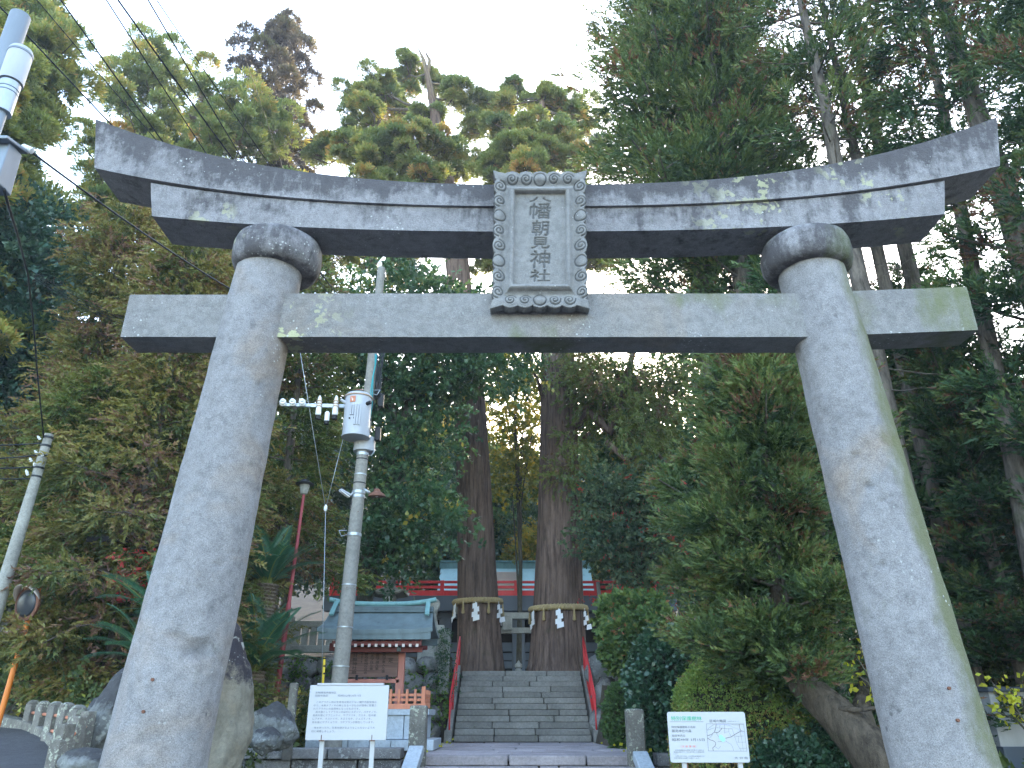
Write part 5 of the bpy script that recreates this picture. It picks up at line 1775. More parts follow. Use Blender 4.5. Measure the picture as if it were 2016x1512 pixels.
def cycad(label, base, top, r, nf, L, seed, e0=20, e1=80, azc=None):
    root = thing('cycad', label, 'cycad', base)
    rg = random.Random(seed)
    base, top = Vector(base), Vector(top)
    H = (top - base).length
    mb = MB()
    mb.tube([base, base.lerp(top, .5), top], [r * .95, r, r * .9], 14)
    rows = max(3, int(H / .07))
    ax = (top - base).normalized()
    q = Vector((0, 0, 1)).rotation_difference(ax)
    for i in range(rows):
        for k in range(13):
            a = 2 * PI * (k + .5 * (i % 2)) / 13
            d = q @ Vector((math.cos(a), math.sin(a), 0))
            t = q @ Vector((-math.sin(a), math.cos(a), 0))
            c = base.lerp(top, (i + .3) / rows) + d * r * .88
            w = .055
            mb.add([c + t * w - ax * .03, c - t * w - ax * .03, c - t * w * .8 + d * .05 + ax * .02, c + t * w * .8 + d * .05 + ax * .02, c + ax * .05], [(0, 1, 2, 3), (3, 2, 4), (0, 3, 4), (1, 4, 2)])
    mb.build('trunk', M['cycad_trunk'], root)
    for i in range(nf):
        az = i * 2.39996 + rg.uniform(-.3, .3)
        if azc is not None:
            az = math.radians(rg.uniform(*azc))
        u = i / nf
        el = math.radians(e1 + (e0 - e1) * u + rg.uniform(-8, 8))
        o = bpy.data.objects.new('frond', FM[i % 3])
        COL.objects.link(o)
        o.parent = root
        o.location = (top - base) + Vector((math.cos(az), math.sin(az), 0)) * r * .35
        s = L * rg.uniform(.85, 1.1)
        o.rotation_euler = (rg.uniform(-.3, .3), -el, az)
        o.scale = (s, s, s)
    return root
M['cycad_trunk'] = paint_mat('cycad trunk scales', (0.17, 0.125, 0.085), 0.95, wear=0.7, wear_c=(0.28, 0.24, 0.19), sc=14, bump=0.4)
t_ = W(527, 1150, 16.9)
cycad('tall cycad with a scaly trunk standing right of the left pillar', W(506, 1270, 16.9), t_, .235, 26, 1.3, 1, 22, 86)
cycad('low cycad with broad fronds at the foot of the tall one', W(498, 1345, 16.2), W(500, 1322, 16.2), .22, 20, 1.65, 2, 18, 84)
cycad('cycad behind the big split boulder, only its left fronds showing', W(462, 1268, 18.2), W(464, 1245, 18.2), .2, 13, .9, 3, 10, 80)
cycad('cycad showing its fronds left of the left pillar above the bank', W(288, 1318, 11.6), W(290, 1306, 11.6), .16, 20, 1.0, 4, 8, 80)
cycad('smaller cycad above the other one left of the left pillar', W(306, 1222, 12.4), W(308, 1210, 12.4), .16, 18, 1.0, 5, 8, 75)

# undergrowth on the left bank, one uncountable cover
rng = np.random.default_rng(91)
def scatter(name, pts, size, protos, mat, tint0, tsd, seed, dz=.15, dirz=.5):
    rg = np.random.default_rng(seed)
    P = np.array(pts)
    acc = Acc()
    d = rg.normal(0, .8, P.shape) + np.array([.0, -.25, dirz])
    stamp(acc, protos, P, d, size * rg.uniform(.6, 1.3, len(P)), np.clip(rg.normal(tint0, tsd, len(P)), 0, 1), rg, 1.2, .1)
    V, F, T = acc.get()
    return kind(np_mesh(name, V, F, M[mat], None, T), 'stuff')
pts = []
while len(pts) < 9000:
    y = rng.uniform(11.5, 20.5)
    x = rng.uniform(-17, -4.3)
    if x < KX(y) + .55:
        continue
    n = noise.noise(Vector((x * .8, y * .8, 5)))
    hgt = max(.05, .45 + .8 * n + .5 * ss(12, 15, y)) * rng.uniform(.15, 1.0)
    pts.append((x, y, ground_h(x, y) + hgt))
o = scatter('undergrowth', pts, .22, TLEAF, 'under', .42, .27, 5)
o['label'] = 'tangle of small leaved shrubs, weeds and dry stems covering the left bank'
pts = []
while len(pts) < 2200:
    y = rng.uniform(9.0, 24.5)
    x = rng.uniform(2.9, 16)
    if (x < 3.6 and y > 21.5) or (y < 15.5 and x < 3.0):
        continue
    pts.append((x, y, ground_h(x, y) + rng.uniform(.03, .45)))
scatter('undergrowth', pts, .30, LEAFS, 'under', .35, .25, 6)
pts = []
while len(pts) < 900:
    y = rng.uniform(16, 20.5)
    x = rng.uniform(-9, -1.9)
    if -6.5 < x and y < 19.2:
        continue
    pts.append((x, y, ground_h(x, y) + rng.uniform(.02, .3)))
scatter('undergrowth', pts, .24, LEAFS, 'under', .4, .25, 7)
# ferns and ivy over the boulder wall
pts = []
for k in range(60):
    cx_, cz_ = rng.uniform(-8.2, -1.8), rng.uniform(1.0, 2.9)
    for j in range(int(rng.integers(6, 20))):
        x, z = cx_ + rng.normal(0, .16), cz_ + rng.normal(0, .16)
        pts.append((min(x, -1.78), 22.25 + .28 * (z - 1) + rng.uniform(-.08, .12), z))
scatter('wall_ferns', pts, .13, LEAFS, 'fern', .45, .28, 8, dirz=.1)
pts = []
p0 = W(876, 1250, 22.7)
for k in range(330):
    z = rng.uniform(2.0, 3.75)
    wv = .17 if z > 2.75 else .36
    pts.append((p0.x + rng.normal(0, wv * .6), 22.62 + rng.normal(0, .08), z))
scatter('ivy', pts, .11, TLEAF, 'oak', .35, .2, 9, dirz=-.1)
# fallen leaves on the steps and landing
pts = []
for k in range(160):
    pts.append((rng.choice([-1.75, 2.3]) + rng.normal(0, .12), rng.uniform(15.1, 21.8), Z_LAND + .006))
sc_ = scatter('fallen_leaves', pts, .10, [leaf_proto(1, 970 + k, .8, .25, .2) for k in range(3)], 'yellowleaf', .3, .3, 10, dirz=0)
# red berries in the sparse tree
rng = np.random.default_rng(14)
mb = MB()
for k in range(14):
    c0 = W(1240 + rng.normal(0, 48), 1050 + rng.normal(0, 75), 24.0 + rng.normal(0, .4))
    for j in range(5):
        c = c0 + Vector(rng.normal(0, .07, 3))
        mb.lathe([(.005, -.022), (.022, 0), (.005, .022)], c, 5)
kind(mb.build('berries', M['berry'], None), 'stuff')
mb = MB()
for k in range(26):
    c0 = W(1205 + rng.normal(0, 28), 1185 + rng.normal(0, 14), 22.6 + rng.normal(0, .3))
    for j in range(5):
        c = c0 + Vector(rng.normal(0, .07, 3))
        mb.lathe([(.005, -.022), (.022, 0), (.005, .022)], c, 5)
kind(mb.build('berries', M['berry'], None), 'stuff')
# ------------------------------------------------------------------ boulder walls
def inpoly(p, poly):
    c = False
    j = len(poly) - 1
    for i in range(len(poly)):
        a, b = poly[i], poly[j]
        if (a[1] > p[1]) != (b[1] > p[1]) and p[0] < (b[0] - a[0]) * (p[1] - a[1]) / (b[1] - a[1]) + a[0]:
            c = not c
        j = i
    return c

bw = thing('boulder_wall', 'dark mossy wall of rounded boulders with ferns behind the notice board left of the stairs', 'wall', (-4.5, 22.7, 0.8))
rb = random.Random(3)
z = 1.10
k = 0
while z < 2.95:
    x = -1.95 - rb.random() * 0.2
    hh = rb.uniform(0.42, 0.6)
    while x > -8.4:
        wdt = rb.uniform(0.45, 0.95)
        stone((x - wdt / 2, 22.75 + 0.28 * (z - 1.0) + rb.uniform(-0.1, 0.1), z + rb.uniform(-0.08, 0.08)), (wdt * 1.2, 0.9, hh * 1.3), 100 + k, M['rock'], 'boulder', bw, sub=3, rough=0.10, rot=rb.uniform(-.3, .3))
        x -= wdt
        k += 1
    z += hh * 0.86
MB().box((-5.2, 23.4, 1.9), (6.9, 0.5, 2.3)).build('earth_backing', M['soil'], bw)
# stones on the right of the stairs, singly legible
rw = thing('boulder_wall', 'stack of pale knobbly boulders right of the red balustered railing', 'wall', (2.9, 23, 0.8))
for i, (px, py, wpx, hpx, Y) in enumerate([(1190, 1318, 62, 66, 23.6), (1192, 1372, 46, 62, 22.9), (1188, 1428, 56, 62, 22.3), (1214, 1352, 26, 40, 23.4), (1204, 1405, 40, 40, 23.0), (1212, 1450, 48, 36, 22.4), (1188, 1466, 40, 24, 22.3), (1215, 1310, 40, 40, 24.0)]):
    p = W(px, py, Y)
    s = Y / 1.08 / FPX
    stone(p, (wpx * s * 1.12, 0.8, hpx * s * 1.2), 500 + i * 7, M['rock'] if i % 3 else M['rock_blue'], 'boulder', rw, sub=4, rough=0.13)
MB().box((3.3, 23.9, 1.7), (1.4, 1.2, 2.0)).build('earth_backing', M['soil'], rw)
MB().box(W(1227, 1340, 22.8), (0.40, 0.5, 0.42)).build('cut_block', M['step'], rw, bevel=0.02)

# big rocks round the left pillar
def rock(name, px, py, wpx, hpx, Y, seed, mat, label, rot=0.0, dep=None, rough=0.13):
    s = Y / 1.09 / FPX
    p = W(px, py, Y)
    o = stone(p, (wpx * s * 1.1, dep or wpx * s * 0.9, hpx * s * 1.08), seed, mat, name, None, sub=5, rough=rough, rot=rot, wk=1.25)
    return tag(o, label, 'boulder', None)
rock('boulder', 415, 1398, 150, 325, 9.6, 24, M['rock_big'], 'tall split boulder with a black lichened top right behind the left pillar', rot=0.12, dep=0.9, rough=0.09)
rock('boulder', 205, 1432, 74, 185, 10.2, 33, M['rock_blue'], 'jagged lichen covered rock beside the left edge of the left pillar', rot=-0.32, dep=0.6)
rock('boulder', 196, 1412, 54, 66, 11.4, 41, M['rock_blue'], 'smooth pale blue rock behind the jagged lichened rock', dep=0.6)
rock('boulder', 170, 1505, 92, 60, 8.6, 47, M['rock_blue'], 'flat low grey rock in front of the short stone fence posts')
rock('boulder', 540, 1434, 82, 76, 13.9, 52, M['rock_blue'], 'rounded grey boulder behind the cut stone wall by the thin stone marker')
rock('boulder', 524, 1458, 58, 46, 13.5, 57, M['rock_blue'], 'small rounded grey boulder below the larger round one')

# ------------------------------------------------------------------ shrine hall and terrace
hall = thing('shrine_hall', 'raised shrine hall with turquoise copper roof and red railing behind the two cedars', 'shrine hall', (1.0, 33, Z_TOP))
HY = 33.0
def hx(px, py, Y=HY):
    return W(px, py, Y)
zb0, zb1 = hx(1000, 1204).z, hx(1000, 1174).z            # big beam under the veranda
xl, xr = hx(640, 1190).x, hx(1330, 1190).x
MB().box(((xl + xr) / 2, HY, (zb0 + zb1) / 2), (xr - xl, 0.5, zb1 - zb0)).build('veranda_beam', M['greybeam'], hall, bevel=0.02)
zd = hx(1000, 1214).z
MB().box(((xl + xr) / 2, HY + 0.5, (zb0 + zd) / 2 - 0.03), (xr - xl - .3, 0.3, zb0 - zd)).build('lower_beam', M['greybeam'], hall, bevel=0.02)
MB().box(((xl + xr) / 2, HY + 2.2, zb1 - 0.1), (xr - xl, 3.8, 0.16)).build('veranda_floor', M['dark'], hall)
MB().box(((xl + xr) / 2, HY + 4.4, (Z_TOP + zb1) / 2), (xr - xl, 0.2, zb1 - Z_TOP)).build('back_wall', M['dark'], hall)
for px in (876, 1021, 1240, 700):
    p = hx(px, 1260, HY + 0.6)
    mb = MB().tube([(p.x, p.y, Z_TOP), (p.x, p.y, zb0 + .02)], 0.27, 20)
    mb.box((p.x, p.y, zb0 - 0.12), (0.75, 0.4, 0.24))
    c = mb.build('column', M['greybeam'], hall, smooth='auto')
for py0, py1 in ((1265, 1283), (1286, 1300), (1302, 1316)):
    z0, z1 = hx(1000, py1, HY + 2.0).z, hx(1000, py0, HY + 2.0).z
    MB().box((hx(1000, 1280, HY).x + 0.2, HY + 2.0, (z0 + z1) / 2), (10.5, 0.12, z1 - z0)).build('floor_plank', M['greybeam'], hall, bevel=0.01)
# red railing
for py, th in ((1146, 0.10), (1156, 0.11), (1168, 0.22)):
    p = hx(1000, py, HY - 0.15)
    MB().bar((xl + .3, HY - .15, p.z), (xr, HY - .15, p.z), 0.10, th).build('rail', M['red'], hall, bevel=0.01)
for px in (652, 730, 800, 870, 943, 1016, 1096, 1174, 1226, 1290):
    a = hx(px, 1174, HY - 0.16)
    b = hx(px, 1143, HY - 0.16)
    MB().box((a.x, HY - 0.16, (a.z + b.z) / 2), (0.16, 0.14, b.z - a.z)).build('rail_post', M['red'], hall, bevel=0.01)
p = hx(652, 1174, HY - .16)
MB().bar((p.x, HY - .16, hx(1000, 1146).z), (p.x - 0.10, HY - .25, hx(1000, 1114).z), 0.12).build('rail_end', M['red'], hall, bevel=0.01)
# turquoise roof rising behind the railing
RY = HY + 3.0
ra, rc = hx(855, 1200, RY), hx(1176, 1200, RY)
zt0 = hx(1000, 1186, RY).z
zt1 = hx(1000, 1118, RY + 2.5).z
x0, x1 = ra.x, rc.x
mb = MB()
n = 10
V, F = [], []
for i in range(n + 1):
    f = i / n
    y = RY + 2.5 * f
    z = zt0 + (zt1 - zt0) * (f ** 1.25)
    V += [(x0, y, z), (x1, y, z), (x1, y, z - 0.12), (x0, y, z - 0.12)]
for i in range(n):
    for k in range(4):
        k2 = (k + 1) % 4
        F.append((i * 4 + k, i * 4 + k2, (i + 1) * 4 + k2, (i + 1) * 4 + k))
F += [(3, 2, 1, 0), (n * 4, n * 4 + 1, n * 4 + 2, n * 4 + 3)]
MB().add(V, F).build('roof', M['copper_roof'], hall, smooth='auto')
zr = hx(1000, 1110, RY + 2.6).z
MB().box(((x0 + x1) / 2, RY + 2.65, (zt1 + zr) / 2), (x1 - x0 + 0.15, 0.4, zr - zt1 + 0.1)).build('ridge', M['copper_hi'], hall, bevel=0.03)
MB().box(((x0 + x1) / 2, RY + 2.65, zr + 0.09), (x1 - x0 + 0.25, 0.5, 0.08)).build('ridge_cap', M['copper_hi'], hall, bevel=0.02)
p0, p1 = hx(975, 1184, RY - .4), hx(1019, 1126, RY - .4)
mb = MB().box(((p0.x + p1.x) / 2, RY - .4, (p0.z + p1.z) / 2), (p1.x - p0.x, 0.2, p1.z - p0.z))
mb.build('gable_panel', M['cream'], hall, bevel=0.03)
mb = MB()
mb.box(((p0.x + p1.x) / 2 - .1, RY - .53, (p0.z + p1.z) / 2 - .1), (p1.x - p0.x - .5, 0.05, p1.z - p0.z - .5))
mb.build('panel_inset', M['cream'], hall, bevel=0.02)
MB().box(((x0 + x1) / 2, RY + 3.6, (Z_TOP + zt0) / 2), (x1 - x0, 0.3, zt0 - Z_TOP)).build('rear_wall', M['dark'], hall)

# pale outbuilding wall on the left end of the terrace
# small inner torii between the trunks
it = thing('inner_torii', 'small dark stone torii between the two cedar trunks before the hall', 'torii gate', (1.0, 29.5, Z_TOP))
IY = 29.5
za, zb_ = W(1000, 1207, IY).z, W(1000, 1219, IY).z
xa, xb = W(960, 1210, IY).x, W(1110, 1210, IY).x
xm = (W(1000, 1230, IY).x)
for s in (-1, 1):
    MB().tube([(xm + 0.33 + s * 1.55, IY, Z_TOP), (xm + 0.33 + s * 1.42, IY, zb_)], [0.19, 0.16], 16).build('pillar', M['lantern'], it, smooth='auto')
mb = MB()
n = 16
V, F = [], []
for i in range(n + 1):
    t = -1 + 2 * i / n
    x = xm + 0.33 + t * 2.3
    up = 0.22 * abs(t) ** 2.5
    V += [(x, IY - .2, zb_ + up), (x, IY + .2, zb_ + up), (x, IY + .2, za + up * 1.4), (x, IY - .2, za + up * 1.4)]
for i in range(n):
    for k in range(4):
        k2 = (k + 1) % 4
        F.append((i * 4 + k, i * 4 + k2, (i + 1) * 4 + k2, (i + 1) * 4 + k))
F += [(3, 2, 1, 0), (n * 4, n * 4 + 1, n * 4 + 2, n * 4 + 3)]
mb.add(V, F).build('top_beam', M['lantern'], it, smooth='auto')
z0, z1 = W(1000, 1247, IY).z, W(1000, 1236, IY).z
MB().box((xm + 0.33, IY, (z0 + z1) / 2), (4.1, 0.22, z1 - z0)).build('tie_beam', M['lantern'], it, bevel=0.01)
z0 = W(1000, 1242, IY).z
MB().box((W(999, 1225, IY).x, IY - .26, (z0 + za) / 2 - .05), (0.36, 0.12, za - z0 - .1)).build('name_tablet', M['lantern'], it, bevel=0.02)
# little stone knob at the head of the stairs
p = W(1021, 1316, 25.9)
o = MB().lathe([(0.11, 0), (0.11, 0.10), (0.07, 0.13), (0.12, 0.18), (0.12, 0.25), (0.06, 0.30), (0.03, 0.35), (0.005, 0.39)], (p.x, 25.9, Z_TOP - 0.02), 16).build('stone_finial', M['lantern'], None, smooth='auto')
tag(o, 'small pale stone knob standing at the head of the stairs between the trunks', 'stone post')

# stone lantern behind the notice board roof
LY = 23.6
lx = W(768, 1180, LY).x
z = lambda py: W(768, py, LY).z
ln = thing('stone_lantern', 'grey stone lantern with round finial and a white paper window above the notice board roof', 'stone lantern', (lx, LY, Z_TOP))
MB().lathe([(0.45, Z_TOP), (0.45, Z_TOP + .12), (0.16, Z_TOP + .2), (0.15, z(1200)), (0.34, z(1198)), (0.36, z(1195)), (0.30, z(1193))], (lx, LY, 0), 6).build('pedestal', M['lantern'], ln)
MB().box((lx, LY, (z(1193) + z(1173)) / 2), (0.34, 0.34, z(1173) - z(1193))).build('light_box', M['lantern'], ln, bevel=0.01)
MB().box((lx - .01, LY - .172, (z(1191) + z(1175)) / 2), (0.22, 0.012, z(1175) - z(1191))).build('paper_window', M['paper'], ln)
mb = MB()
V, F = [], []
n = 10
for i, (r, zz, lift) in enumerate([(0.50, z(1174), 0.10), (0.52, z(1171), 0.13), (0.36, z(1166), 0.03), (0.24, z(1160), 0.0), (0.12, z(1155), 0)]):
    for k in range(24):
        a = 2 * PI * k / 24
        c = max(abs(math.cos(a)), abs(math.sin(a)))
        rr = r / c
        V.append((lx + rr * math.cos(a), LY + rr * math.sin(a), zz + lift * ((rr / r - 1) / 0.414) ** 2))
for i in range(4):
    for k in range(24):
        F.append((i * 24 + k, i * 24 + (k + 1) % 24, (i + 1) * 24 + (k + 1) % 24, (i + 1) * 24 + k))
F.append(tuple(range(23, -1, -1)))
F.append(tuple(96 + k for k in range(24)))
mb.add(V, F).build('cap', M['lantern'], ln, smooth='auto')
MB().lathe([(0.13, z(1156)), (0.15, z(1152)), (0.10, z(1149)), (0.15, z(1146)), (0.16, z(1142)), (0.13, z(1138)), (0.06, z(1135)), (0.01, z(1133))], (lx, LY, 0), 18).build('finial', M['lantern'], ln, smooth='auto')

# guardian lion-dog seated on its plinth
KY = 23.4
kz = lambda py: W(846, py, KY).z
kx_ = W(846, 1210, KY).x
ko = thing('lion_dog', 'pale stone guardian lion-dog sitting at the right end of the notice board roof', 'statue', (kx_, KY, Z_TOP))
MB().box((kx_, KY, (Z_TOP + kz(1240)) / 2), (0.55, 0.75, kz(1240) - Z_TOP)).build('plinth', M['lantern'], ko, bevel=0.03)
me = bpy.data.meshes.new('body')
s = (kz(1178) - kz(1240)) / 1.0
def sk(x, y, z):
    return (x * s, y * s, kz(1240) + z * s)
J = [sk(-.05, 0.02, .22), sk(0.0, 0, .48), sk(.10, 0, .66), sk(.17, 0, .82), sk(.34, 0, .80), sk(.14, -.14, .45), sk(.20, -.15, .2), sk(.26, -.15, .04), sk(.14, .14, .45), sk(.20, .15, .2), sk(.26, .15, .04), sk(-.12, -.17, .18), sk(.12, -.19, .06), sk(-.12, .17, .18), sk(.12, .19, .06), sk(-.22, 0, .35), sk(-.28, 0, .60), sk(.14, -.1, .98), sk(.14, .1, .98)]
E_ = [(0, 1), (1, 2), (2, 3), (3, 4), (1, 5), (5, 6), (6, 7), (1, 8), (8, 9), (9, 10), (0, 11), (11, 12), (0, 13), (13, 14), (0, 15), (15, 16), (3, 17), (3, 18)]
rad = [.19, .20, .19, .20, .10, .09, .07, .09, .09, .07, .09, .13, .08, .13, .08, .08, .10, .05, .05]
me.from_pydata([(j[0], j[1], j[2] - Z_TOP) for j in J], E_, [])
bo = bpy.data.objects.new('body', me)
COL.objects.link(bo)
bo.parent = ko
me.materials.append(M['lantern'])
md = bo.modifiers.new('skin', 'SKIN')
for i, v in enumerate(me.skin_vertices[0].data):
    v.radius = (rad[i] * s, rad[i] * s)
    v.use_root = (i == 0)
bo.modifiers.new('sub', 'SUBSURF').render_levels = 2

# stone balustrades of the terrace
def balustrade(pxs, py_top, py_bot, Y, label, postw=0.17, nposts=5, end=None):
    a, b = W(pxs[0], py_top, Y), W(pxs[1], py_top, Y)
    z0 = W(pxs[0], py_bot, Y).z
    t = thing('stone_balustrade', label, 'stone fence', ((a.x + b.x) / 2, Y, z0))
    MB().bar((a.x - .1, Y, a.z), (b.x + .1, Y, a.z), 0.2, 0.17).build('top_rail', M['lantern'], t, bevel=0.02)
    for i in range(nposts):
        x = a.x + (b.x - a.x) * (i + 0.5) / nposts
        MB().box((x, Y, (z0 + a.z) / 2 - .05), (postw, postw, a.z - z0 - .08)).build('baluster', M['lantern'], t, bevel=0.015)
    MB().bar((a.x - .1, Y, z0 + .03), (b.x + .1, Y, z0 + .03), 0.24, 0.2).build('base_rail', M['lantern'], t, bevel=0.02)
    if end is not None:
        MB().box((W(end, 1250, Y).x, Y, (z0 + a.z) / 2 + .08), (0.28, 0.28, a.z - z0 + .3)).build('end_post', M['lantern'], t, bevel=0.04)
    return t
balustrade((578, 660), 1229, 1280, 22.9, 'grey stone balustrade left of the notice board above the fern grown wall', nposts=5, end=567)
balustrade((838, 868), 1237, 1290, 23.2, 'short stone balustrade behind the right end of the notice board', nposts=2)
t = tag(MB().box((W(876, 1250, 22.9).x, 22.9, 2.9), (0.30, 0.30, 1.7)).build('stone_post', M['lantern'], None, bevel=0.04), 'ivy grown stone post beside the left cedar trunk', 'stone post', None)
for (px, py0, py1, w_, lab) in ((1186, 1250, 1310, 0.34, 'stone post with a rounded head at the top of the red balustered railing'), (1197, 1240, 1312, 0.30, 'weathered pale stone post just behind the rounded one by the hedge')):
    a, b = W(px, py0, 24.9), W(px, py1, 24.9)
    tag(MB().box((a.x, 24.9 + (0.45 if px > 1190 else 0), (a.z + b.z) / 2 - .3), (w_, 0.32, a.z - b.z + .6)).build('stone_post', M['lantern'], None, bevel=0.06), lab, 'stone post')

# timber pole with a meter box
tp = thing('timber_pole', 'weathered thin timber pole carrying a grey meter box beside the right cedar', 'pole', (W(1190, 1250, 25.6).x, 25.6, Z_TOP))
a, b = W(1177, 1146, 25.6), W(1191, 1262, 25.6)
MB().tube([b - Vector((0, 0, .6)), a], [0.085, 0.065], 10).build('pole', M['greywood'], tp, smooth=True)
p = W(1197, 1233, 25.45)
MB().box(p, (0.22, 0.16, 0.38)).build('meter_box', M['steel'], tp, bevel=0.01)
p = W(1186, 1238, 25.5)
MB().box(p, (0.12, 0.06, 0.8)).build('cable_cover', M['straw'], tp)

# hand rails
hl = thing('hand_rail', 'plain red hand rail on the left side of the stairs', 'hand rail', (-1.62, 22, Z_LAND))
A0 = Vector((-1.64, 21.85, Z_LAND + 0.18)); A1 = Vector((-1.64, 25.2, Z_TOP + 0.15))
H = Vector((0, 0, 0.86))
MB().tube([A0 + H, A1 + H], 0.024, 10).build('top_rail', M['red'], hl, smooth=True)
MB().tube([A0 + H * .5, A1 + H * .5], 0.018, 8).build('mid_rail', M['red'], hl, smooth=True)
for f in (0.0, 0.33, 0.66, 1.0):
    p = A0.lerp(A1, f)
    MB().tube([p - Vector((0, 0, .08)), p + H], 0.022, 8).build('rail_post', M['red'], hl, smooth=True)
hr = thing('hand_rail', 'red railing with close balusters on the right side of the stairs', 'hand rail', (2.22, 22, Z_LAND))
A0 = Vector((2.22, 22.0, Z_LAND + 0.20)); A1 = Vector((2.22, 25.0, Z_TOP + 0.06))
for hgt, r in ((0.92, 0.026), (0.10, 0.02), (0.80, 0.014)):
    H = Vector((0, 0, hgt))
    MB().tube([A0 + H, A1 + H], r, 8).build('rail', M['red'], hr, smooth=True)
for i in range(25):
    p = A0.lerp(A1, i / 24)
    big = i % 8 == 0
    MB().tube([p + Vector((0, 0, -0.12 if big else 0.1)), p + Vector((0, 0, 0.92))], 0.022 if big else 0.010, 6).build('rail_post' if big else 'baluster', M['red'], hr, smooth=True)

# ------------------------------------------------------------------ notice board with a copper roof
BY = 17.6
nb = thing('notice_board', 'roofed wooden notice board with verdigris copper roof standing behind the white sign', 'notice board', (W(740, 1400, BY).x, BY, 0.9))
rx0, rx1 = W(633, 1235, BY - .55).x, W(852, 1235, BY - .55).x
zri = W(745, 1203, BY).z
zea = W(745, 1240, BY - .75).z
def roof_half(sgn):
    V, F = [], []
    nx, ny = 16, 8
    for j in range(ny + 1):
        f = j / ny
        for i in range(nx + 1):
            t = -1 + 2 * i / nx
            x = (rx0 + rx1) / 2 + t * (rx1 - rx0) / 2 * (0.955 + 0.045 * f + 0.02 * f * f)
            y = BY + sgn * (0.06 + 0.78 * f)
            z = zri + (zea - zri) * (1 - (1 - f) ** 1.5) * 1.0 + 0.05 * abs(t) ** 3 * f
            V.append((x, y, z))
    m = len(V)
    V += [(x, y, z - 0.09) for x, y, z in V]
    for j in range(ny):
        for i in range(nx):
            a = j * (nx + 1) + i
            q = (a, a + 1, a + nx + 2, a + nx + 1)
            F.append(q if sgn > 0 else q[::-1])
            q2 = tuple(v + m for v in q)
            F.append(q2[::-1] if sgn > 0 else q2)
    edge = [i for i in range(nx + 1)] + [(j + 1) * (nx + 1) - 1 for j in range(1, ny + 1)] + [ny * (nx + 1) + i for i in range(nx - 1, -1, -1)] + [j * (nx + 1) for j in range(ny - 1, 0, -1)]
    for a, b in zip(edge, edge[1:] + edge[:1]):
        F.append((a, b, b + m, a + m))
    return MB().add(V, F).build('roof', M['copper'], nb, smooth='auto')
for s in (-1, 1):
    roof_half(s)
# eave facing board, ridge stack with end pieces
eb = zea - 0.05
MB().box(((rx0 + rx1) / 2, BY - .80, eb - 0.075), ((rx1 - rx0) * .99, 0.05, 0.15)).build('eave_board', M['copper'], nb, bevel=0.01)
MB().box(((rx0 + rx1) / 2, BY + .80, eb - 0.075), ((rx1 - rx0) * .99, 0.05, 0.15)).build('eave_board', M['copper'], nb, bevel=0.01)
for k in range(3):
    MB().box(((rx0 + rx1) / 2, BY, zri - 0.02 + 0.045 * k), (rx1 - rx0 - 0.10, 0.34 - 0.05 * k, 0.035)).build('ridge_layer', M['copper'], nb, bevel=0.005)
pts = [(rx0 + (rx1 - rx0) * i / 12, BY, zri + 0.15 + 0.10 * abs(-1 + 2 * i / 12) ** 3) for i in range(13)]
MB().tube(pts, 0.055, 12).build('ridge', M['copper_hi'], nb, smooth='auto')
for s, x in ((-1, rx0 + 0.17), (1, rx1 - 0.17)):
    mb = MB()
    mb.bar((x, BY - 0.06, zri + 0.19), (x + s * 0.02, BY - 0.42, zri - 0.13), 0.10, 0.05)
    mb.build('ridge_strap', M['copper_hi'], nb, bevel=0.012)
# red frame: beams, rafters with white ends, posts
zfr = eb - 0.19
for k, (dy, dz, w_, h_) in enumerate(((-0.62, -0.02, 0.10, 0.09), (-0.35, -0.13, 0.10, 0.10), (0.62, -0.02, 0.10, 0.09))):
    MB().bar((rx0 + 0.28, BY + dy, zfr + dz), (rx1 - 0.22, BY + dy, zfr + dz), w_, h_).build('eave_beam', M['darkred'], nb, bevel=0.006)
nr = 13
for i in range(nr):
    x = rx0 + 0.36 + (rx1 - rx0 - 0.66) * i / (nr - 1)
    rf = MB().bar((x, BY - 0.70, zfr + 0.02 - 0.085), (x, BY + 0.0, zfr + 0.10), 0.05, 0.05).build('rafter', M['darkred'], nb)
    MB().box((x, BY - 0.712, zfr + 0.02 - 0.088), (0.055, 0.02, 0.06)).build('rafter_end', M['cream'], rf)
px1 = W(788, 1330, BY).x
px0 = W(672, 1330, BY).x
zbot = W(788, 1400, BY).z
for x in (px0, px1):
    MB().box((x, BY, (zbot + zfr) / 2), (0.17, 0.16, zfr - zbot + .1)).build('post', M['salmon'], nb, bevel=0.012)
MB().box((px1, BY - 0.2, zfr - 0.06), (0.09, 0.5, 0.22)).build('bracket', M['copper'], nb, bevel=0.01)
zl0, zl1 = W(740, 1345, BY).z, W(740, 1337, BY).z
MB().bar((px0, BY - .02, (zl0 + zl1) / 2), (px1, BY - .02, (zl0 + zl1) / 2), 0.12, zl1 - zl0).build('lower_beam', M['salmon'], nb, bevel=0.008)
MB().bar((px0 - .3, BY, zfr - .05), (px1 + .35, BY, zfr - .05), 0.14, 0.16).build('upper_beam', M['darkred'], nb, bevel=0.008)
bx0, bx1 = W(686, 1300, BY - .1).x, W(784, 1300, BY - .1).x
bz0, bz1 = W(740, 1333, BY - .1).z, W(740, 1268, BY - .1).z
bd = MB().box(((bx0 + bx1) / 2, BY - .10, (bz0 + bz1) / 2), (bx1 - bx0, 0.05, bz1 - bz0)).build('board', M['board'], nb, bevel=0.005)
MB().box(((bx0 + bx1) / 2, BY - .11, bz1 + 0.03), (bx1 - bx0 + .06, 0.07, 0.06)).build('board_frame', M['board'], nb)
for f in (0.2, 0.8):
    MB().box((bx0 + (bx1 - bx0) * f, BY - .14, bz0 - 0.01), (0.05, 0.04, 0.10)).build('clip', M['dark'], nb)

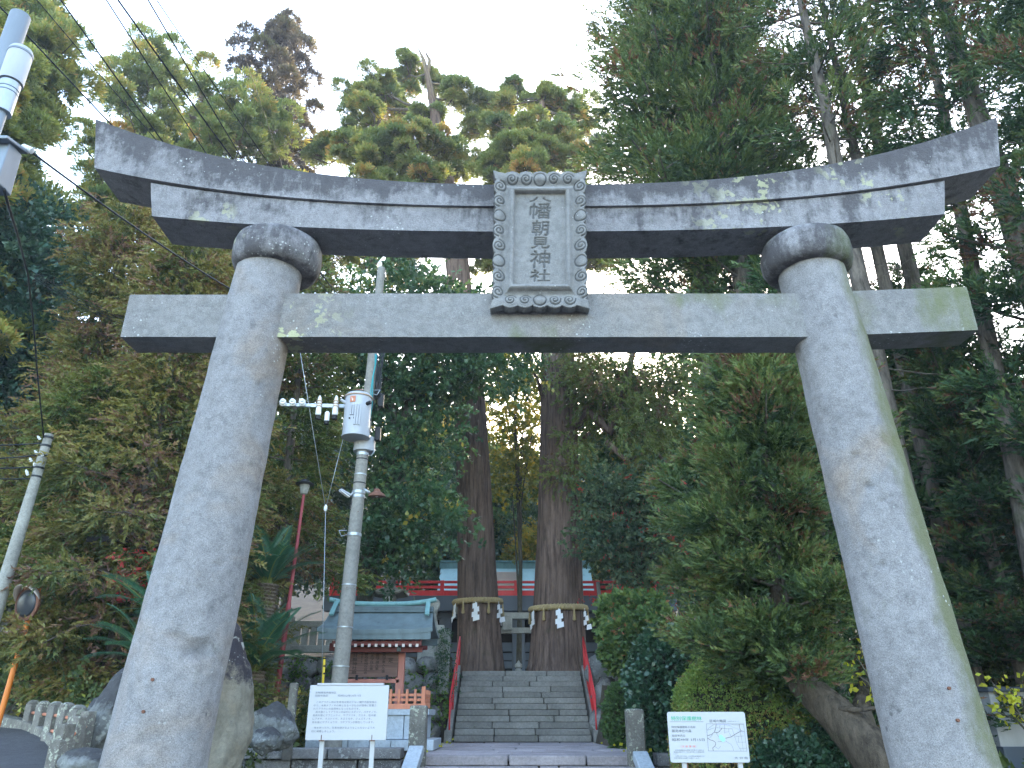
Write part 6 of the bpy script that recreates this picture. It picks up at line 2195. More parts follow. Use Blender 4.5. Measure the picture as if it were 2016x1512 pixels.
def lettering(parent, items, name='lettering'):
    """items: (text, x_left, x_right, z_centre, y, material key, height) on an upright face turned to the viewer; one mesh per colour"""
    by = {}
    for tx, xa, xb, zc, y, mk, hh in items:
        V, T = text_tris(tx, 1.0)
        if len(V) == 0:
            continue
        lo, hi = V.min(0), V.max(0)
        sx = (xb - xa) / max(1e-6, hi[0] - lo[0])
        sy = hh / max(1e-6, hi[1] - lo[1])
        X = xa + (V[:, 0] - lo[0]) * sx
        Z = zc + (V[:, 1] - (lo[1] + hi[1]) / 2) * sy
        by.setdefault(mk, []).append((np.stack([X, np.full_like(X, y), Z], 1), T))
    for mk, L in by.items():
        n = 0
        VV, TT = [], []
        for V, T in L:
            VV.append(V)
            TT.append(T + n)
            n += len(V)
        np_mesh(name, np.concatenate(VV), np.concatenate(TT), M[mk], parent)['kind'] = 'stuff'

def column_text(tx, xc, ztop, zbot_, wdt, y, mk):
    out = []
    n = len(tx)
    ch = (ztop - zbot_) / n
    for i, c in enumerate(tx):
        hh = ch * 0.86
        if c in '一':
            out.append((c, xc - wdt / 2, xc + wdt / 2, ztop - ch * (i + .5), y, mk, ch * 0.14))
        else:
            out.append((c, xc - wdt / 2, xc + wdt / 2, ztop - ch * (i + .5), y, mk, hh))
    return out
bW, bH = bx1 - bx0, bz1 - bz0
bx = lambda f: bx0 + bW * f
bz = lambda f: bz1 - bH * f
yb = BY - 0.1285
items = column_text('定', bx(.855), bz(.40), bz(.58), .105, yb, 'ink')
items += column_text('一車馬ヲ乗入ル事', bx(.715), bz(.12), bz(.88), .075, yb, 'ink')
items += column_text('一魚鳥ヲ捕ル事', bx(.585), bz(.11), bz(.80), .075, yb, 'ink')
items += column_text('一竹木ヲ伐ル事', bx(.475), bz(.12), bz(.80), .075, yb, 'ink')
items += column_text('右之條々堅相守可也', bx(.36), bz(.09), bz(.92), .075, yb, 'ink')
items += column_text('昭和五十年', bx(.27), bz(.22), bz(.58), .035, yb, 'ink')
items += column_text('大分縣神社廳', bx(.135), bz(.16), bz(.92), .10, yb, 'ink')
lettering(bd, items)
# slatted orange fence round its foot, granite base
FY = BY - 0.75
fx0, fx1 = W(640, 1380, FY).x, W(836, 1380, FY).x
fz0, fz1 = W(800, 1394, FY).z, W(800, 1357, FY).z
fe = thing('slatted_fence', 'orange wooden slatted fence on the granite base of the notice board', 'fence', ((fx0 + fx1) / 2, FY, fz0))
for zc in (fz0 + 0.30 * (fz1 - fz0) + .05, fz0 + 0.70 * (fz1 - fz0)):
    MB().bar((fx0, FY + .03, zc), (fx1, FY + .03, zc), 0.03, 0.05).build('fence_rail', M['orange'], fe)
    MB().bar((fx1 - .03, FY + .06, zc), (fx1 - .03, FY + 1.3, zc), 0.03, 0.05).build('fence_rail', M['orange'], fe)
MB().bar((fx0, FY, fz0 + .03), (fx1 + .03, FY, fz0 + .03), 0.12, 0.10).build('sill', M['orange'], fe, bevel=0.008)
nsl = 12
for i in range(nsl + 1):
    x = fx0 + (fx1 - fx0 - .03) * i / nsl
    end = i in (0, nsl)
    MB().box((x, FY, (fz0 + fz1) / 2 + (.03 if end else 0)), (0.085 if end else 0.055, 0.05, fz1 - fz0 + (.05 if end else 0)), taper=0.9).build('slat', M['orange'], fe, bevel=0.006)
for i in range(1, 6):
    MB().box((fx1 - .03, FY + .24 * i, (fz0 + fz1) / 2), (0.05, 0.055, fz1 - fz0), taper=0.9).build('slat', M['orange'], fe, bevel=0.006)
gz0, gz1 = 0.9, fz0 - 0.02
zc1 = W(800, 1408, FY).z
pb = thing('granite_base', 'pale blue grey granite base under the orange slatted fence', 'plinth', ((fx0 + fx1) / 2, FY + .6, gz0))
MB().box(((fx0 + fx1) / 2, FY + .58, (zc1 + gz1) / 2), (fx1 - fx0 + .22, 1.45, gz1 - zc1)).build('cap_slab', M['polish'], pb, bevel=0.012)
nn = 5
for i in range(nn):
    wI = (fx1 - fx0 + .06) / nn
    MB().box((fx0 - .03 + wI * (i + .5), FY + .58, (zc1 + 1.08) / 2), (wI - .012, 1.35, zc1 - 1.08 - .008)).build('side_slab', M['polish'], pb, bevel=0.008)
for i in range(6):
    wI = (fx1 - fx0 + .5) / 6
    MB().box((fx0 - .25 + wI * (i + .5), FY + .55, 0.98), (wI - .01, 1.75, 0.19)).build('foot_slab', M['polish'], pb, bevel=0.015)

# thin stone marker
a, b = W(570, 1349, 14.6), W(561, 1442, 14.6)
tag(MB().box(((a.x + b.x) / 2, 14.9, (a.z + b.z) / 2 - .2), (0.16, 0.14, a.z - b.z + .5), taper=0.85).build('stone_marker', M['post'], None, bevel=0.02), 'thin pale stone marker in front of the fern grown wall', 'stone marker')

# ------------------------------------------------------------------ white sign with grey print
SYL = 10.0
sgn = thing('information_sign', 'white information board with grey Japanese print on two white posts', 'sign', (W(685, 1455, SYL).x, SYL, 0))
c00, c11 = W(601, 1457.5, SYL), W(762.5, 1349, SYL)
sx0, sx1, sz0, sz1 = W(606.5, 1400, SYL).x, W(763.5, 1400, SYL).x, c00.z, c11.z
sw, sh = sx1 - sx0, sz1 - sz0
bdl = MB().box(((sx0 + sx1) / 2, SYL, (sz0 + sz1) / 2), (sw, 0.03, sh)).build('board', M['white'], sgn, bevel=0.006)
MB().box(((sx0 + sx1) / 2 + .01, SYL + .01, sz1 + 0.012), (sw * .84, 0.07, 0.022)).build('top_strip', M['white'], sgn)
for f in (0.205, 0.83):
    MB().box((sx0 + sw * f, SYL + 0.035, sz0 / 2 + .2), (0.055, 0.035, sz0 + .4)).build('post', M['whitepost'], sgn, bevel=0.004)
    mb = MB().box((sx0 + sw * f, SYL - 0.02, sz0 - 0.004), (0.062, 0.012, 0.010))
    mb.box((sx0 + sw * f - .005, SYL - 0.018, sz0 + 0.03), (0.006, 0.008, 0.06))
    mb.build('tie_wire', M['rust'], sgn)
LX = lambda u: sx0 + sw * u
LZ = lambda v: sz1 - sh * v
yy = SYL - 0.0185
def fullwidth(t, u0, v, pitch, h=0.040):
    out = []
    ind = len(t) - len(t.lstrip('　'))
    t2 = t.strip('　')
    n = sum(1 for _ in t2)
    x0 = LX(u0) + ind * pitch
    tail = 0.6 if t2[-1] in '、。' else 0.08
    return (t2, x0, x0 + (n - tail) * pitch, LZ(v), yy, 'ink_grey', h * sh)
pt = 0.82 * sw / 26.0
IT = [fullwidth('生物環境保護地区', .075, .138, pt * 1.05), fullwidth('別府市指定', .075, .193, pt * 1.05), ('昭和52年3月1日', LX(.36), LX(.65), LZ(.193), yy, 'ink_grey', .040 * sh)]
for tx, v in (('　このアラカシ林の生育地は雨の少ない瀬戸内型気候の', .312), ('中で、本来タブノキの林となるべきものが環境に影響さ', .373), ('れてアラカシの自然林となったものです。', .433), ('　高木層としてアラカシのほかにスダジイ、バクチノキ、', .492), ('亜高木層にヤブニッケイ、ヤブツバキ、クロキ、低木層', .552), ('にアオキ、クスドイゲ、ネズミモチ、ジュズネノキ、', .613), ('草木層にヤブミョウガ、コヤブランが群生しています。', .676), ('　枝を折ったり、生育を妨げるようなことのないよう大', .775), ('切に保護しましょう。', .838)):
    IT.append(fullwidth(tx, .068, v, pt, .042))
lettering(bdl, IT)

# ------------------------------------------------------------------ map sign
SYR = 8.0
sgr = thing('map_sign', 'white rounded sign with a green Japanese heading and a small road map', 'sign', (W(1395, 1500, SYR).x, SYR, 0))
c00, c11 = W(1320, 1501.5, SYR), W(1465, 1401.5, SYR)
rx0_, rx1_ = W(1316.5, 1452, SYR).x, W(1471, 1452, SYR).x
rz0_, rz1_ = c00.z, c11.z
rw_, rh_ = rx1_ - rx0_, rz1_ - rz0_
def rounded(x0, x1, z0, z1, r, y0, y1):
    P = []
    for cx_, cz_, a0 in ((x1 - r, z1 - r, 0), (x0 + r, z1 - r, PI / 2), (x0 + r, z0 + r, PI), (x1 - r, z0 + r, 1.5 * PI)):
        for k in range(6):
            a = a0 + PI / 2 * k / 5
            P.append((cx_ + r * math.cos(a), cz_ + r * math.sin(a)))
    n = len(P)
    V = [(x, y0, z) for x, z in P] + [(x, y1, z) for x, z in P]
    F = [tuple(range(n)), tuple(range(2 * n - 1, n - 1, -1))] + [(i, i + n, (i + 1) % n + n, (i + 1) % n) for i in range(n)]
    return MB().add(V, F)
bdr = rounded(rx0_, rx1_, rz0_, rz1_, 0.022, SYR - 0.012, SYR + 0.012).build('board', M['white'], sgr, bevel=0.003)
for f, mk in ((0.18, 'whitepost'), (0.885, 'whitepost')):
    MB().box((rx0_ + rw_ * f, SYR + 0.03, rz0_ / 2 + .2), (0.045, 0.03, rz0_ + .4)).build('post', M[mk], sgr, bevel=0.004)
MB().box((rx0_ + rw_ * .215, SYR + 0.028, rz0_ / 2), (0.012, 0.03, rz0_)).build('post_edge', M['rust'], sgr)
MX = lambda u: rx0_ + rw_ * u
MZ = lambda v: rz1_ - rh_ * v
yr = SYR - 0.0145
def tx(t, u0, u1, v, h, mk):
    return (t, MX(u0), MX(u1), MZ(v), yr, mk, h * rh_)
IT = [tx('特別保護樹林', .044, .437, .13, .092, 'ink_green'), tx('特別保護樹林の名称', .042, .348, .304, .046, 'ink_dark'), tx('朝見神社の森', .043, .293, .38, .060, 'ink_dark'),
      tx('指定年月日', .040, .206, .474, .048, 'ink_dark'), tx('昭和49年 3月15日', .040, .450, .552, .058, 'ink_dark'), tx('〔注 意 事 項〕', .142, .335, .684, .044, 'ink_red'),
      tx('特別保護樹林の現状を変更する場合は', .065, .43, .757, .028, 'ink_grey'), tx('届出が必要です。又立木竹等への損傷は禁', .045, .43, .793, .028, 'ink_grey'), tx('じます。', .045, .10, .827, .026, 'ink_grey'),
      tx('お問い合わせは、大分県生活環境部又は', .065, .43, .872, .028, 'ink_grey'), tx('別府市農林水産課へお願いします。', .045, .37, .911, .028, 'ink_grey'),
      tx('区域の略図', .536, .745, .181, .058, 'ink_dark'), tx('（五万分の一）', .765, .91, .19, .026, 'ink_grey'), tx('大 分 県', .806, .975, .908, .050, 'ink_dark')]
lettering(bdr, IT)
def muv(x, y):
    v = (y - 305) / 955.0
    return (x - (210 + 80 * v)) / (1470 + 35 * v), v
def strokes(lines, wdt, mk, name, lift=0.0):
    mb = MB()
    for L in lines:
        P = [Vector((MX(muv(*p)[0]), yr - lift, MZ(muv(*p)[1]))) for p in L]
        for a, b in zip(P, P[1:]):
            d = (b - a)
            q = Vector((-d.z, 0, d.x)).normalized() * wdt / 2
            e = d.normalized() * wdt * 0.3
            mb.add([a + q - e, a - q - e, b - q + e, b + q + e], [(0, 1, 2, 3)])
    mb.build(name, M[mk], bdr)
strokes([[(955, 533), (1660, 535), (1727, 1047), (1000, 1042), (955, 533)], [(268, 493), (900, 493)]], 0.0022, 'ink_dark', 'map_border')
strokes([[(975, 640), (1015, 605), (1060, 570), (1112, 540)], [(978, 655), (1110, 607)], [(1150, 607), (1250, 617), (1380, 627), (1445, 630), (1490, 765), (1545, 920), (1620, 1045)], [(1020, 800), (1080, 735)],
         [(1145, 690), (1160, 735), (1210, 800)], [(1175, 868), (1250, 866)], [(1330, 855), (1370, 890), (1420, 915), (1455, 965), (1475, 1040)], [(1600, 690), (1635, 870), (1660, 1045)], [(1125, 960), (1188, 1010), (1232, 952)],
         [(1430, 537), (1460, 553), (1530, 555), (1655, 548)], [(1300, 545), (1305, 720)], [(1305, 690), (1385, 685), (1380, 630)], [(1385, 690), (1420, 765)], [(1510, 770), (1665, 762)], [(1545, 880), (1700, 878)], [(1560, 770), (1570, 875)], [(1590, 992), (1715, 992)], [(1205, 600), (1215, 560)]], 0.0016, 'ink_dark', 'map_streets', 0.0008)
strokes([[(1138, 535), (1136, 600), (1110, 690), (1050, 735), (983, 755)], [(983, 803), (1030, 835), (1085, 850), (1125, 880), (1138, 915), (1120, 950), (1080, 985), (1090, 1040)], [(1255, 617), (1200, 680), (1160, 705), (1115, 690)], [(1575, 537), (1590, 620), (1615, 668), (1675, 675)], [(1615, 668), (1520, 720), (1425, 780), (1320, 805)]], 0.0032, 'ink_brown', 'map_roads', 0.0016)
strokes([[(1145, 543), (1340, 543), (1450, 590), (1610, 660), (1690, 730)]], 0.0034, 'ink_blue', 'map_river', 0.0012)
P = [muv(*p) for p in ((1200, 745), (1245, 740), (1285, 785), (1320, 815), (1300, 865), (1262, 872), (1225, 840), (1195, 790))]
MB().add([(MX(u), yr - 0.002, MZ(v)) for u, v in P], [tuple(range(8))]).build('map_area', M['ink_mint'], bdr)
# ------------------------------------------------------------------ utility pole with transformer
PY = 15.9
pa, pb_ = W(668, 1345, PY), W(751, 528, PY)
pd = (pb_ - pa).normalized()
pbase = pa + pd * (-(pa.z - 0.75) / pd.z)
def pole_at(py):
    za = W(700, py, PY).z
    return pa + pd * ((za - pa.z) / pd.z)
up = thing('utility_pole', 'grey concrete utility pole standing behind the white sign, carrying a transformer', 'utility pole', pbase)
def pr_at(z):
    return 0.168 - 0.0072 * (z - 1)
MB().tube([pbase, pb_], [pr_at(pbase.z), pr_at(pb_.z)], 28).build('pole', M['concrete'], up, smooth='auto')
for py in (1152, 1235, 1312, 905, 952, 935):
    c = pole_at(py)
    r = pr_at(c.z) + 0.004
    MB().lathe([(r, -0.012), (r + .004, -0.010), (r + .004, .010), (r, .012)], c, 24, axis=pd).build('steel_band', M['steel'] if py > 1000 or py == 935 else M['wire'], up, smooth='auto')
for py in (970, 978, 1053, 895):
    c = pole_at(py)
    r = pr_at(c.z) + 0.005
    MB().lathe([(r, -0.03), (r + .006, -0.03), (r + .006, .03), (r, .03)], c, 24, axis=pd).build('clamp_band', M['steel'], up, smooth='auto')
for py, s in ((1050, -1), (893, 1), (775, 1)):
    c = pole_at(py)
    r = pr_at(c.z)
    mb = MB()
    x0 = c.x + s * r
    mb.tube([(x0, PY - .1, c.z + .04), (x0 + s * .16, PY - .14, c.z + .03), (x0 + s * .10, PY - .14, c.z - .09), (x0, PY - .1, c.z - .05)], 0.010, 6)
    mb.build('step_bracket', M['steel'], up, smooth=True)
for py, dx in ((1158, -0.02), (1010, .05), (1278, -.03)):
    c = pole_at(py)
    MB().tube([c + Vector((dx, -pr_at(c.z) + .02, 0)), c + Vector((dx + .02, -pr_at(c.z) - .05, -.01))], 0.009, 6).build('step_bolt', M['rust'], up)
# crossarm with insulators left of the transformer
ca, cb = W(556, 797, PY - .35), W(684, 800, PY - .1)
MB().bar(ca, cb, 0.055, 0.075).build('cross_arm', M['steel'], up, bevel=0.004)
MB().bar(cb.lerp(ca, 0.55) + Vector((0, -.05, -.02)), cb + Vector((0, -.05, -.02)), 0.05, 0.085).build('cross_arm', M['steel'], up, bevel=0.004)
def insul(c, axis, r, L, name='insulator'):
    prof = [(r * .35, 0), (r * .9, L * .12), (r, L * .25), (r * .62, L * .38), (r * .95, L * .5), (r * .95, L * .62), (r * .5, L * .75), (r * .55, L * .92), (r * .25, L)]
    return MB().lathe(prof, c, 18, axis=axis).build(name, M['porcelain'], up, smooth='auto')
for px in (557, 576, 595):
    c = W(px, 796, PY - .36)
    insul(c + Vector((0, 0.02, 0.0)), (0.1, -0.8, 0.35), 0.075, 0.17)
for px in (626, 659):
    c = W(px, 818, PY - .32)
    sc_ = 0.105 * 1.0
    o = MB().lathe([(.045, 0), (.062, .02), (.062, .16), (.05, .19), (.062, .22), (.045, .25), (.06, .28), (.045, .31), (.058, .34), (.042, .37), (.035, .43), (.012, .47)], c, 18).build('cutout_fuse', M['porcelain'], up, smooth='auto')
    for dz in (.215, .275, .335):
        MB().lathe([(.058, dz - .012), (.064, dz - .006), (.064, dz + .006), (.058, dz + .012)], c, 18).build('tan_ring', M['tan_ring'], o, smooth='auto')
    MB().lathe([(.03, -.09), (.058, -.085), (.06, 0.0), (.03, .01)], c, 14).build('fuse_cap', M['black'], o, smooth='auto')
c = W(643, 829, PY - .32)
MB().lathe([(.03, -.07), (.05, -.07), (.052, 0), (.055, .01), (.055, .19), (.03, .22)], c, 16).build('fuse_tube', M['porcelain'], up, smooth='auto')
MB().lathe([(.03, -.08), (.053, -.075), (.054, .0), (.03, .0)], c, 16).build('fuse_cap', M['black'], up, smooth='auto')
# upper arm with wire insulators, seen above the tie beam
ct = pole_at(592)
MB().bar(ct + Vector((-1.45, -.18, .02)), ct + Vector((0.25, -.18, .02)), 0.07, 0.08).build('cross_arm', M['steel'], up, bevel=0.004)
UP_INS = []
for k, px in enumerate((596, 620, 643, 660)):
    c = W(px, 594, PY - .2)
    insul(c, (0, -.3, 1), 0.055, 0.22)
    UP_INS.append(c + Vector((0, -.1, .2)))
pt_ = W(748, 520, PY)
MB().lathe([(.05, -.55), (.05, -.1), (.035, -.05), (.06, 0.0), (.045, .05), (.01, .1)], pt_, 14).build('top_insulator', M['porcelain'], up, smooth='auto')
# cables clipped down the right side of the pole
def droop(a, b, sag, n=14):
    a, b = Vector(a), Vector(b)
    return [a.lerp(b, i / n) - Vector((0, 0, sag * 4 * (i / n) * (1 - i / n))) for i in range(n + 1)]
for k, (mk, off) in enumerate((('cyan', -0.02), ('cyan', 0.015), ('wire', .05), ('wire', .08))):
    P = []
    for i, py in enumerate((700, 722, 745, 770, 800, 830)):
        c = pole_at(py)
        r = pr_at(c.z)
        a = -0.75 + off * 6 + 0.2 * math.sin(i * 1.7 + k)
        rr = r + 0.012 + (0.05 if mk == 'wire' and i in (1, 2, 3) else 0)
        P.append(c + Vector((rr * math.cos(a), rr * math.sin(a), 0)))
    MB().tube(P, 0.011, 6).build('cable', M[mk], up, smooth=True)
rk = random.Random(2)
mb = MB()
for k in range(9):
    P = [pole_at(py) + Vector((0.17 + rk.uniform(.0, .12), -.05 + rk.uniform(-.08, .05), 0)) for py in (690, 705, 718, 732, 748, 762, 785)]
    mb.tube(P, 0.009, 5)
kind(mb.build('cable_bundle', M['wire'], up, smooth=True), 'stuff')
for py, dz in ((790, .0), (860, .05)):
    c = pole_at(py)
    MB().box(c + Vector((0.30, -.02, dz)), (0.12, 0.14, 0.32)).build('junction_box', M['black'], up, bevel=0.02)
c = pole_at(872)
MB().lathe([(0.20, -.20), (.235, -.19), (.235, .12), (.20, .13)], c + Vector((0.01, .06, 0)), 22).build('pole_sleeve', M['tank'], up, smooth='auto')

# transformer hung on the pole
tc = W(703, 822, PY - .30)
tr_ = thing('transformer', 'pale grey drum transformer with cooling ribs hung on the utility pole', 'transformer', tc)
hz = W(703, 783, PY - .3).z - tc.z
lz = tc.z - W(703, 862, PY - .3).z
rt = 26.5 * (PY / 0.98) / FPX
MB().lathe([(rt * .86, -lz + .012), (rt * .86, -lz), (rt, -lz), (rt, hz - .02), (rt * .98, hz)], tc, 36).build('tank', M['tank'], tr_, smooth='auto')
MB().lathe([(rt + .004, -lz - .004), (rt + .016, -lz), (rt + .016, -lz + .03), (rt + .002, -lz + .034)], tc, 36).build('bottom_rim', M['tank'], tr_, smooth='auto')
MB().lathe([(rt + .004, hz - .03), (rt + .02, hz - .024), (rt + .02, hz + .01), (rt * .9, hz + .06), (rt * .5, hz + .08)], tc, 36).build('lid', M['tank'], tr_, smooth='auto')
MB().lathe([(rt + .018, hz - .026), (rt + .025, hz - .02), (rt + .025, hz - .006), (rt + .018, hz)], tc, 36).build('lid_band', M['tan_ring'], tr_, smooth='auto')
for i in range(5):
    a = -PI / 2 + (i - 2) * 0.17 + .05
    d = Vector((math.cos(a), math.sin(a), 0))
    zt_, zb__ = (hz * .45, -lz * .58) if i > 1 else (hz * .42, -lz * .1)
    MB().bar(tc + d * (rt + .012) + Vector((0, 0, zb__)), tc + d * (rt + .012) + Vector((0, 0, zt_)), 0.035, 0.035, up=d).build('cooling_rib', M['tank'], tr_, bevel=0.008)
a = -PI / 2 - .22
d = Vector((math.cos(a), math.sin(a), 0))
MB().box(tc + d * (rt + .004) + Vector((0, 0, hz * .70)), (0.12, 0.012, 0.14), rz=a + PI / 2).build('warning_plate', M['orange'], tr_)
MB().add([tc + d * (rt + .012) + Vector(p) for p in ((-.03, 0, hz * .70 + .045), (-.012, 0, hz * .70 - .045), (.012, 0, hz * .70 - .045), (.03, 0, hz * .70 + .045), (.014, 0, hz * .70 + .03), (0, 0, hz * .70 - .01), (-.014, 0, hz * .70 + .03))], [(0, 1, 5, 6), (5, 2, 3, 4), (1, 2, 5)]).build('warning_mark', M['cream'], tr_)
MB().tube([tc + Vector((-rt * .8, -.1, hz * .62)), tc + Vector((-rt * 1.25, -.16, hz * .78))], [.05, .025], 10).build('bushing', M['tank'], tr_, smooth='auto')
MB().tube([tc + Vector((rt * .75, -.16, hz * .55)), tc + Vector((rt * 1.1, -.2, hz * .6))], [.045, .04], 10).build('bushing', M['black'], tr_, smooth='auto')
MB().tube([tc + Vector((-.06, -.18, hz + .03)), tc + Vector((-.06, -.2, hz + .11)), tc + Vector((.12, -.2, hz + .11)), tc + Vector((.12, -.18, hz + .03))], .012, 6).build('lifting_lug', M['rust'], tr_, smooth=True)
MB().box(tc + Vector((rt * .5, .12, -lz * .85)), (.3, .2, .08)).build('hanger', M['steel'], tr_)
for f in (-1, 1):
    MB().box(tc + Vector((0.05 * f - .05, -rt + .0, -lz * .25)), (0.03, .03, .03)).build('gauge', M['black'], tr_)

# two lamps clamped to the pole
c = pole_at(967)
sl_ = thing('street_lamp', 'rusty bowl lamp with a bare bulb on an arm right of the utility pole', 'lamp', c)
e = W(742, 972, PY - .1)
MB().tube([c + Vector((.12, -.1, .02)), e + Vector((-.16, 0, .02))], .03, 8).build('arm', M['steel'], sl_, smooth=True)
MB().lathe([(.185, -.06), (.19, -.05), (.15, .0), (.08, .04), (.06, .09), (.03, .11)], e, 22, axis=(0, -.12, 1)).build('shade', M['rust'], sl_, smooth='auto')
MB().lathe([(.01, -.075), (.035, -.06), (.045, -.03), (.03, .01), (.01, .02)], e, 14).build('bulb', M['bulb'], sl_, smooth=True)
c = pole_at(970)
sl2 = thing('street_lamp', 'flat white tube lamp on the left side of the utility pole', 'lamp', c)
e1, e2 = W(669, 964, PY - .25), W(690, 976, PY - .1)
MB().bar(e1, e2, 0.12, 0.05).build('lamp_head', M['tank'], sl2, bevel=0.015)
MB().bar(e1 + Vector((0.02, -.02, -.035)), e2 + Vector((-.03, -.02, -.035)), 0.08, 0.02).build('diffuser', M['porcelain'], sl2)
MB().tube([e2, c + Vector((-.1, -.1, -.02))], .02, 6).build('arm', M['steel'], sl2, smooth=True)
MB().tube([e2 + Vector((0, 0, -.05)), e2 + Vector((.03, 0, -.18)), e2 + Vector((.0, 0, -.28)), e2 + Vector((.06, .02, -.33))], .008, 5).build('cable', M['wire'], sl2, smooth=True)

# ------------------------------------------------------------------ wires
def wire(name, label, P, r=0.009, group=None, m='wire', cat='wire'):
    o = MB().tube(P, r, 5).build(name, M[m], None, smooth=True)
    return tag(o, label, cat, group)
def longwire(px0, py0, px1, py1, px2, Y0, Y1, label, r, k=2.2):
    a = W(px0, py0, Y0)
    b = W(px1, py1, Y1)
    d = b - a
    e = a + d * k
    P = [a.lerp(e, i / 24) - Vector((0, 0, 0.45 * (1 - (2 * i / 24 - 1) ** 2) - 0.0)) for i in range(25)]
    # keep the two sighted points on the line
    sag = lambda t: 0.45 * (1 - (2 * t - 1) ** 2)
    off = sag(1 / k)
    P = [p + Vector((0, 0, off * min(1, (i / 24) * k))) for i, p in enumerate(P)]
    return wire('power_line', label, P, r, 'power lines strung over the left end of the torii')
labs = ['black power line nearest the left edge crossing the top left tree', 'second thin power line from the left edge passing over the left beam end', 'thick black power line meeting the thinner one above the left beam end',
        'black power line passing alone between the two left bundles', 'double thick power line crossing in front of the bronze treetop', 'thin power line running just right of the double thick one', 'rightmost clear power line passing left of the tall bronze tree']
spec = [(575, 600, 28, 42), (580, 575, 73, 0), (560, 590, 120, 0), (596, 574, 210, 0), (660, 574, 233, 0), (643, 574, 292, 0), (700, 555, 309, 0)]
for (a, b, c, d), lab, r in zip(spec, labs, (.012, .008, .012, .010, .014, .011, .008)):
    longwire(a, b, c, d, 0, PY - .25, 7.6, lab, r)
wire('power_line', 'faint hair thin wire crossing the pale sky beside the tall bronze tree', droop(W(560, 340, 15.6), W(444, 0, 7.6) , .0), .003, 'power lines strung over the left end of the torii')
# service cable from the near steel pole to the utility pole
NA = W(52, 292, 5.4)
P = droop(NA, W(735, 690, PY), .35, 30)
wire('service_cable', 'black service cable from the near grey pole sagging behind the left pillar', P, .011)
# guy wire with Y split and yellow sleeve
gy = thing('guy_wire', 'thin guy wire with a forked top and yellow black sleeve left of the utility pole', 'guy wire', W(638, 1345, 15.6))
k_ = W(641, 1001, 15.75)
g0 = W(636.5, 1345, 15.75)
MB().tube([g0 - Vector((0, 0, .4)), k_], .008, 5).build('stay', M['steel'], gy, smooth=True)
MB().tube([k_, W(592, 700, 15.75), W(575, 600, 15.75)], .007, 5).build('fork', M['steel'], gy, smooth=True)
MB().tube([k_, W(676, 862, 15.75)], .007, 5).build('fork', M['steel'], gy, smooth=True)
MB().lathe([(.02, -.06), (.035, -.03), (.04, 0), (.03, .05), (.01, .08)], k_, 12).build('insulator', M['porcelain'], gy, smooth='auto')
s0, s1 = W(637, 1340, 15.72), W(639, 1294, 15.72)
MB().tube([s0 - Vector((0, 0, .3)), s1], .025, 8).build('sleeve', M['yellow'], gy, smooth=True)
for f in (.3, .62, .95):
    c = s0.lerp(s1, f)
    MB().lathe([(.0265, -.015), (.0265, .015)], c, 10).build('sleeve_band', M['black'], gy)
# two yellow sleeved guys on the left bank
for i, (xa, xb, lab) in enumerate(((113, 117, 'left one of two yellow guy wire sleeves on the left bank'), (120, 124, 'right one of two yellow guy wire sleeves on the left bank'))):
    t = thing('guy_wire', lab, 'guy wire', W(xb, 1200, 16.5), 'yellow guy wire sleeves')
    a, b = W(xa, 1121, 16.5), W(xb, 1180 + 30 * i, 16.5)
    MB().tube([b - Vector((0, 0, .3)), a], .035, 8).build('sleeve', M['yellow'], t, smooth=True)
    MB().tube([a, W(xa - 4, 700, 17.5)], .006, 5).build('stay', M['steel'], t, smooth=True)

# ------------------------------------------------------------------ near grey steel pole at the left edge
q = W(-16, 400, 5.4)
npole = thing('near_steel_pole', 'grey steel pole cut by the left picture edge with a cabinet and dangling cable', 'utility pole', (q.x - .12, 5.4, 0))
X0 = W(8, 240, 5.4).x
MB().tube([(X0 - .19, 5.4, 0), (X0 - .19, 5.4, 7.8)], [.10, .09], 24).build('pole', M['greysteel'], npole, smooth='auto')
a0 = W(6, 250, 5.2)
cy = thing('antenna_cylinder', 'pale grey capped cylinder mounted on the pole at the top left edge', 'antenna', a0)
ax_ = Vector((0, 0, 1))
b0, b1, b2, b3 = W(-2, 262, 5.2), W(10, 232, 5.2), W(18, 175, 5.2), W(42, 104, 5.2)
xc = W(36, 120, 5.2).x
zz = lambda py: W(30, py, 5.2).z
MB().tube([(xc, 5.2, zz(300)), (xc, 5.2, zz(215))], .052, 22).build('stem', M['greysteel'], cy, smooth='auto')
MB().tube([(xc, 5.2, zz(222)), (xc, 5.2, zz(166))], .085, 26).build('collar', M['steel'], cy, smooth='auto')
for py in (185, 178):
    MB().lathe([(.0855, -.006), (.089, -.004), (.089, .004), (.0855, .006)], (xc, 5.2, zz(py)), 26).build('band', M['greysteel'], cy, smooth='auto')
MB().lathe([(.085, 0), (.1, .0), (.1, zz(100) - zz(164) - .02), (.09, zz(100) - zz(164)), (.0, zz(100) - zz(164) + .01)], (xc, 5.2, zz(164)), 30).build('cylinder', M['tank'], cy, smooth='auto')
MB().lathe([(.1005, -.012), (.104, -.010), (.104, .010), (.1005, .012)], (xc, 5.2, zz(108)), 30).build('cap_ring', M['greysteel'], cy, smooth='auto')
MB().bar((X0 - .19, 5.4, zz(262)), (xc, 5.2, zz(262)), .05, .05).build('bracket', M['greysteel'], cy)
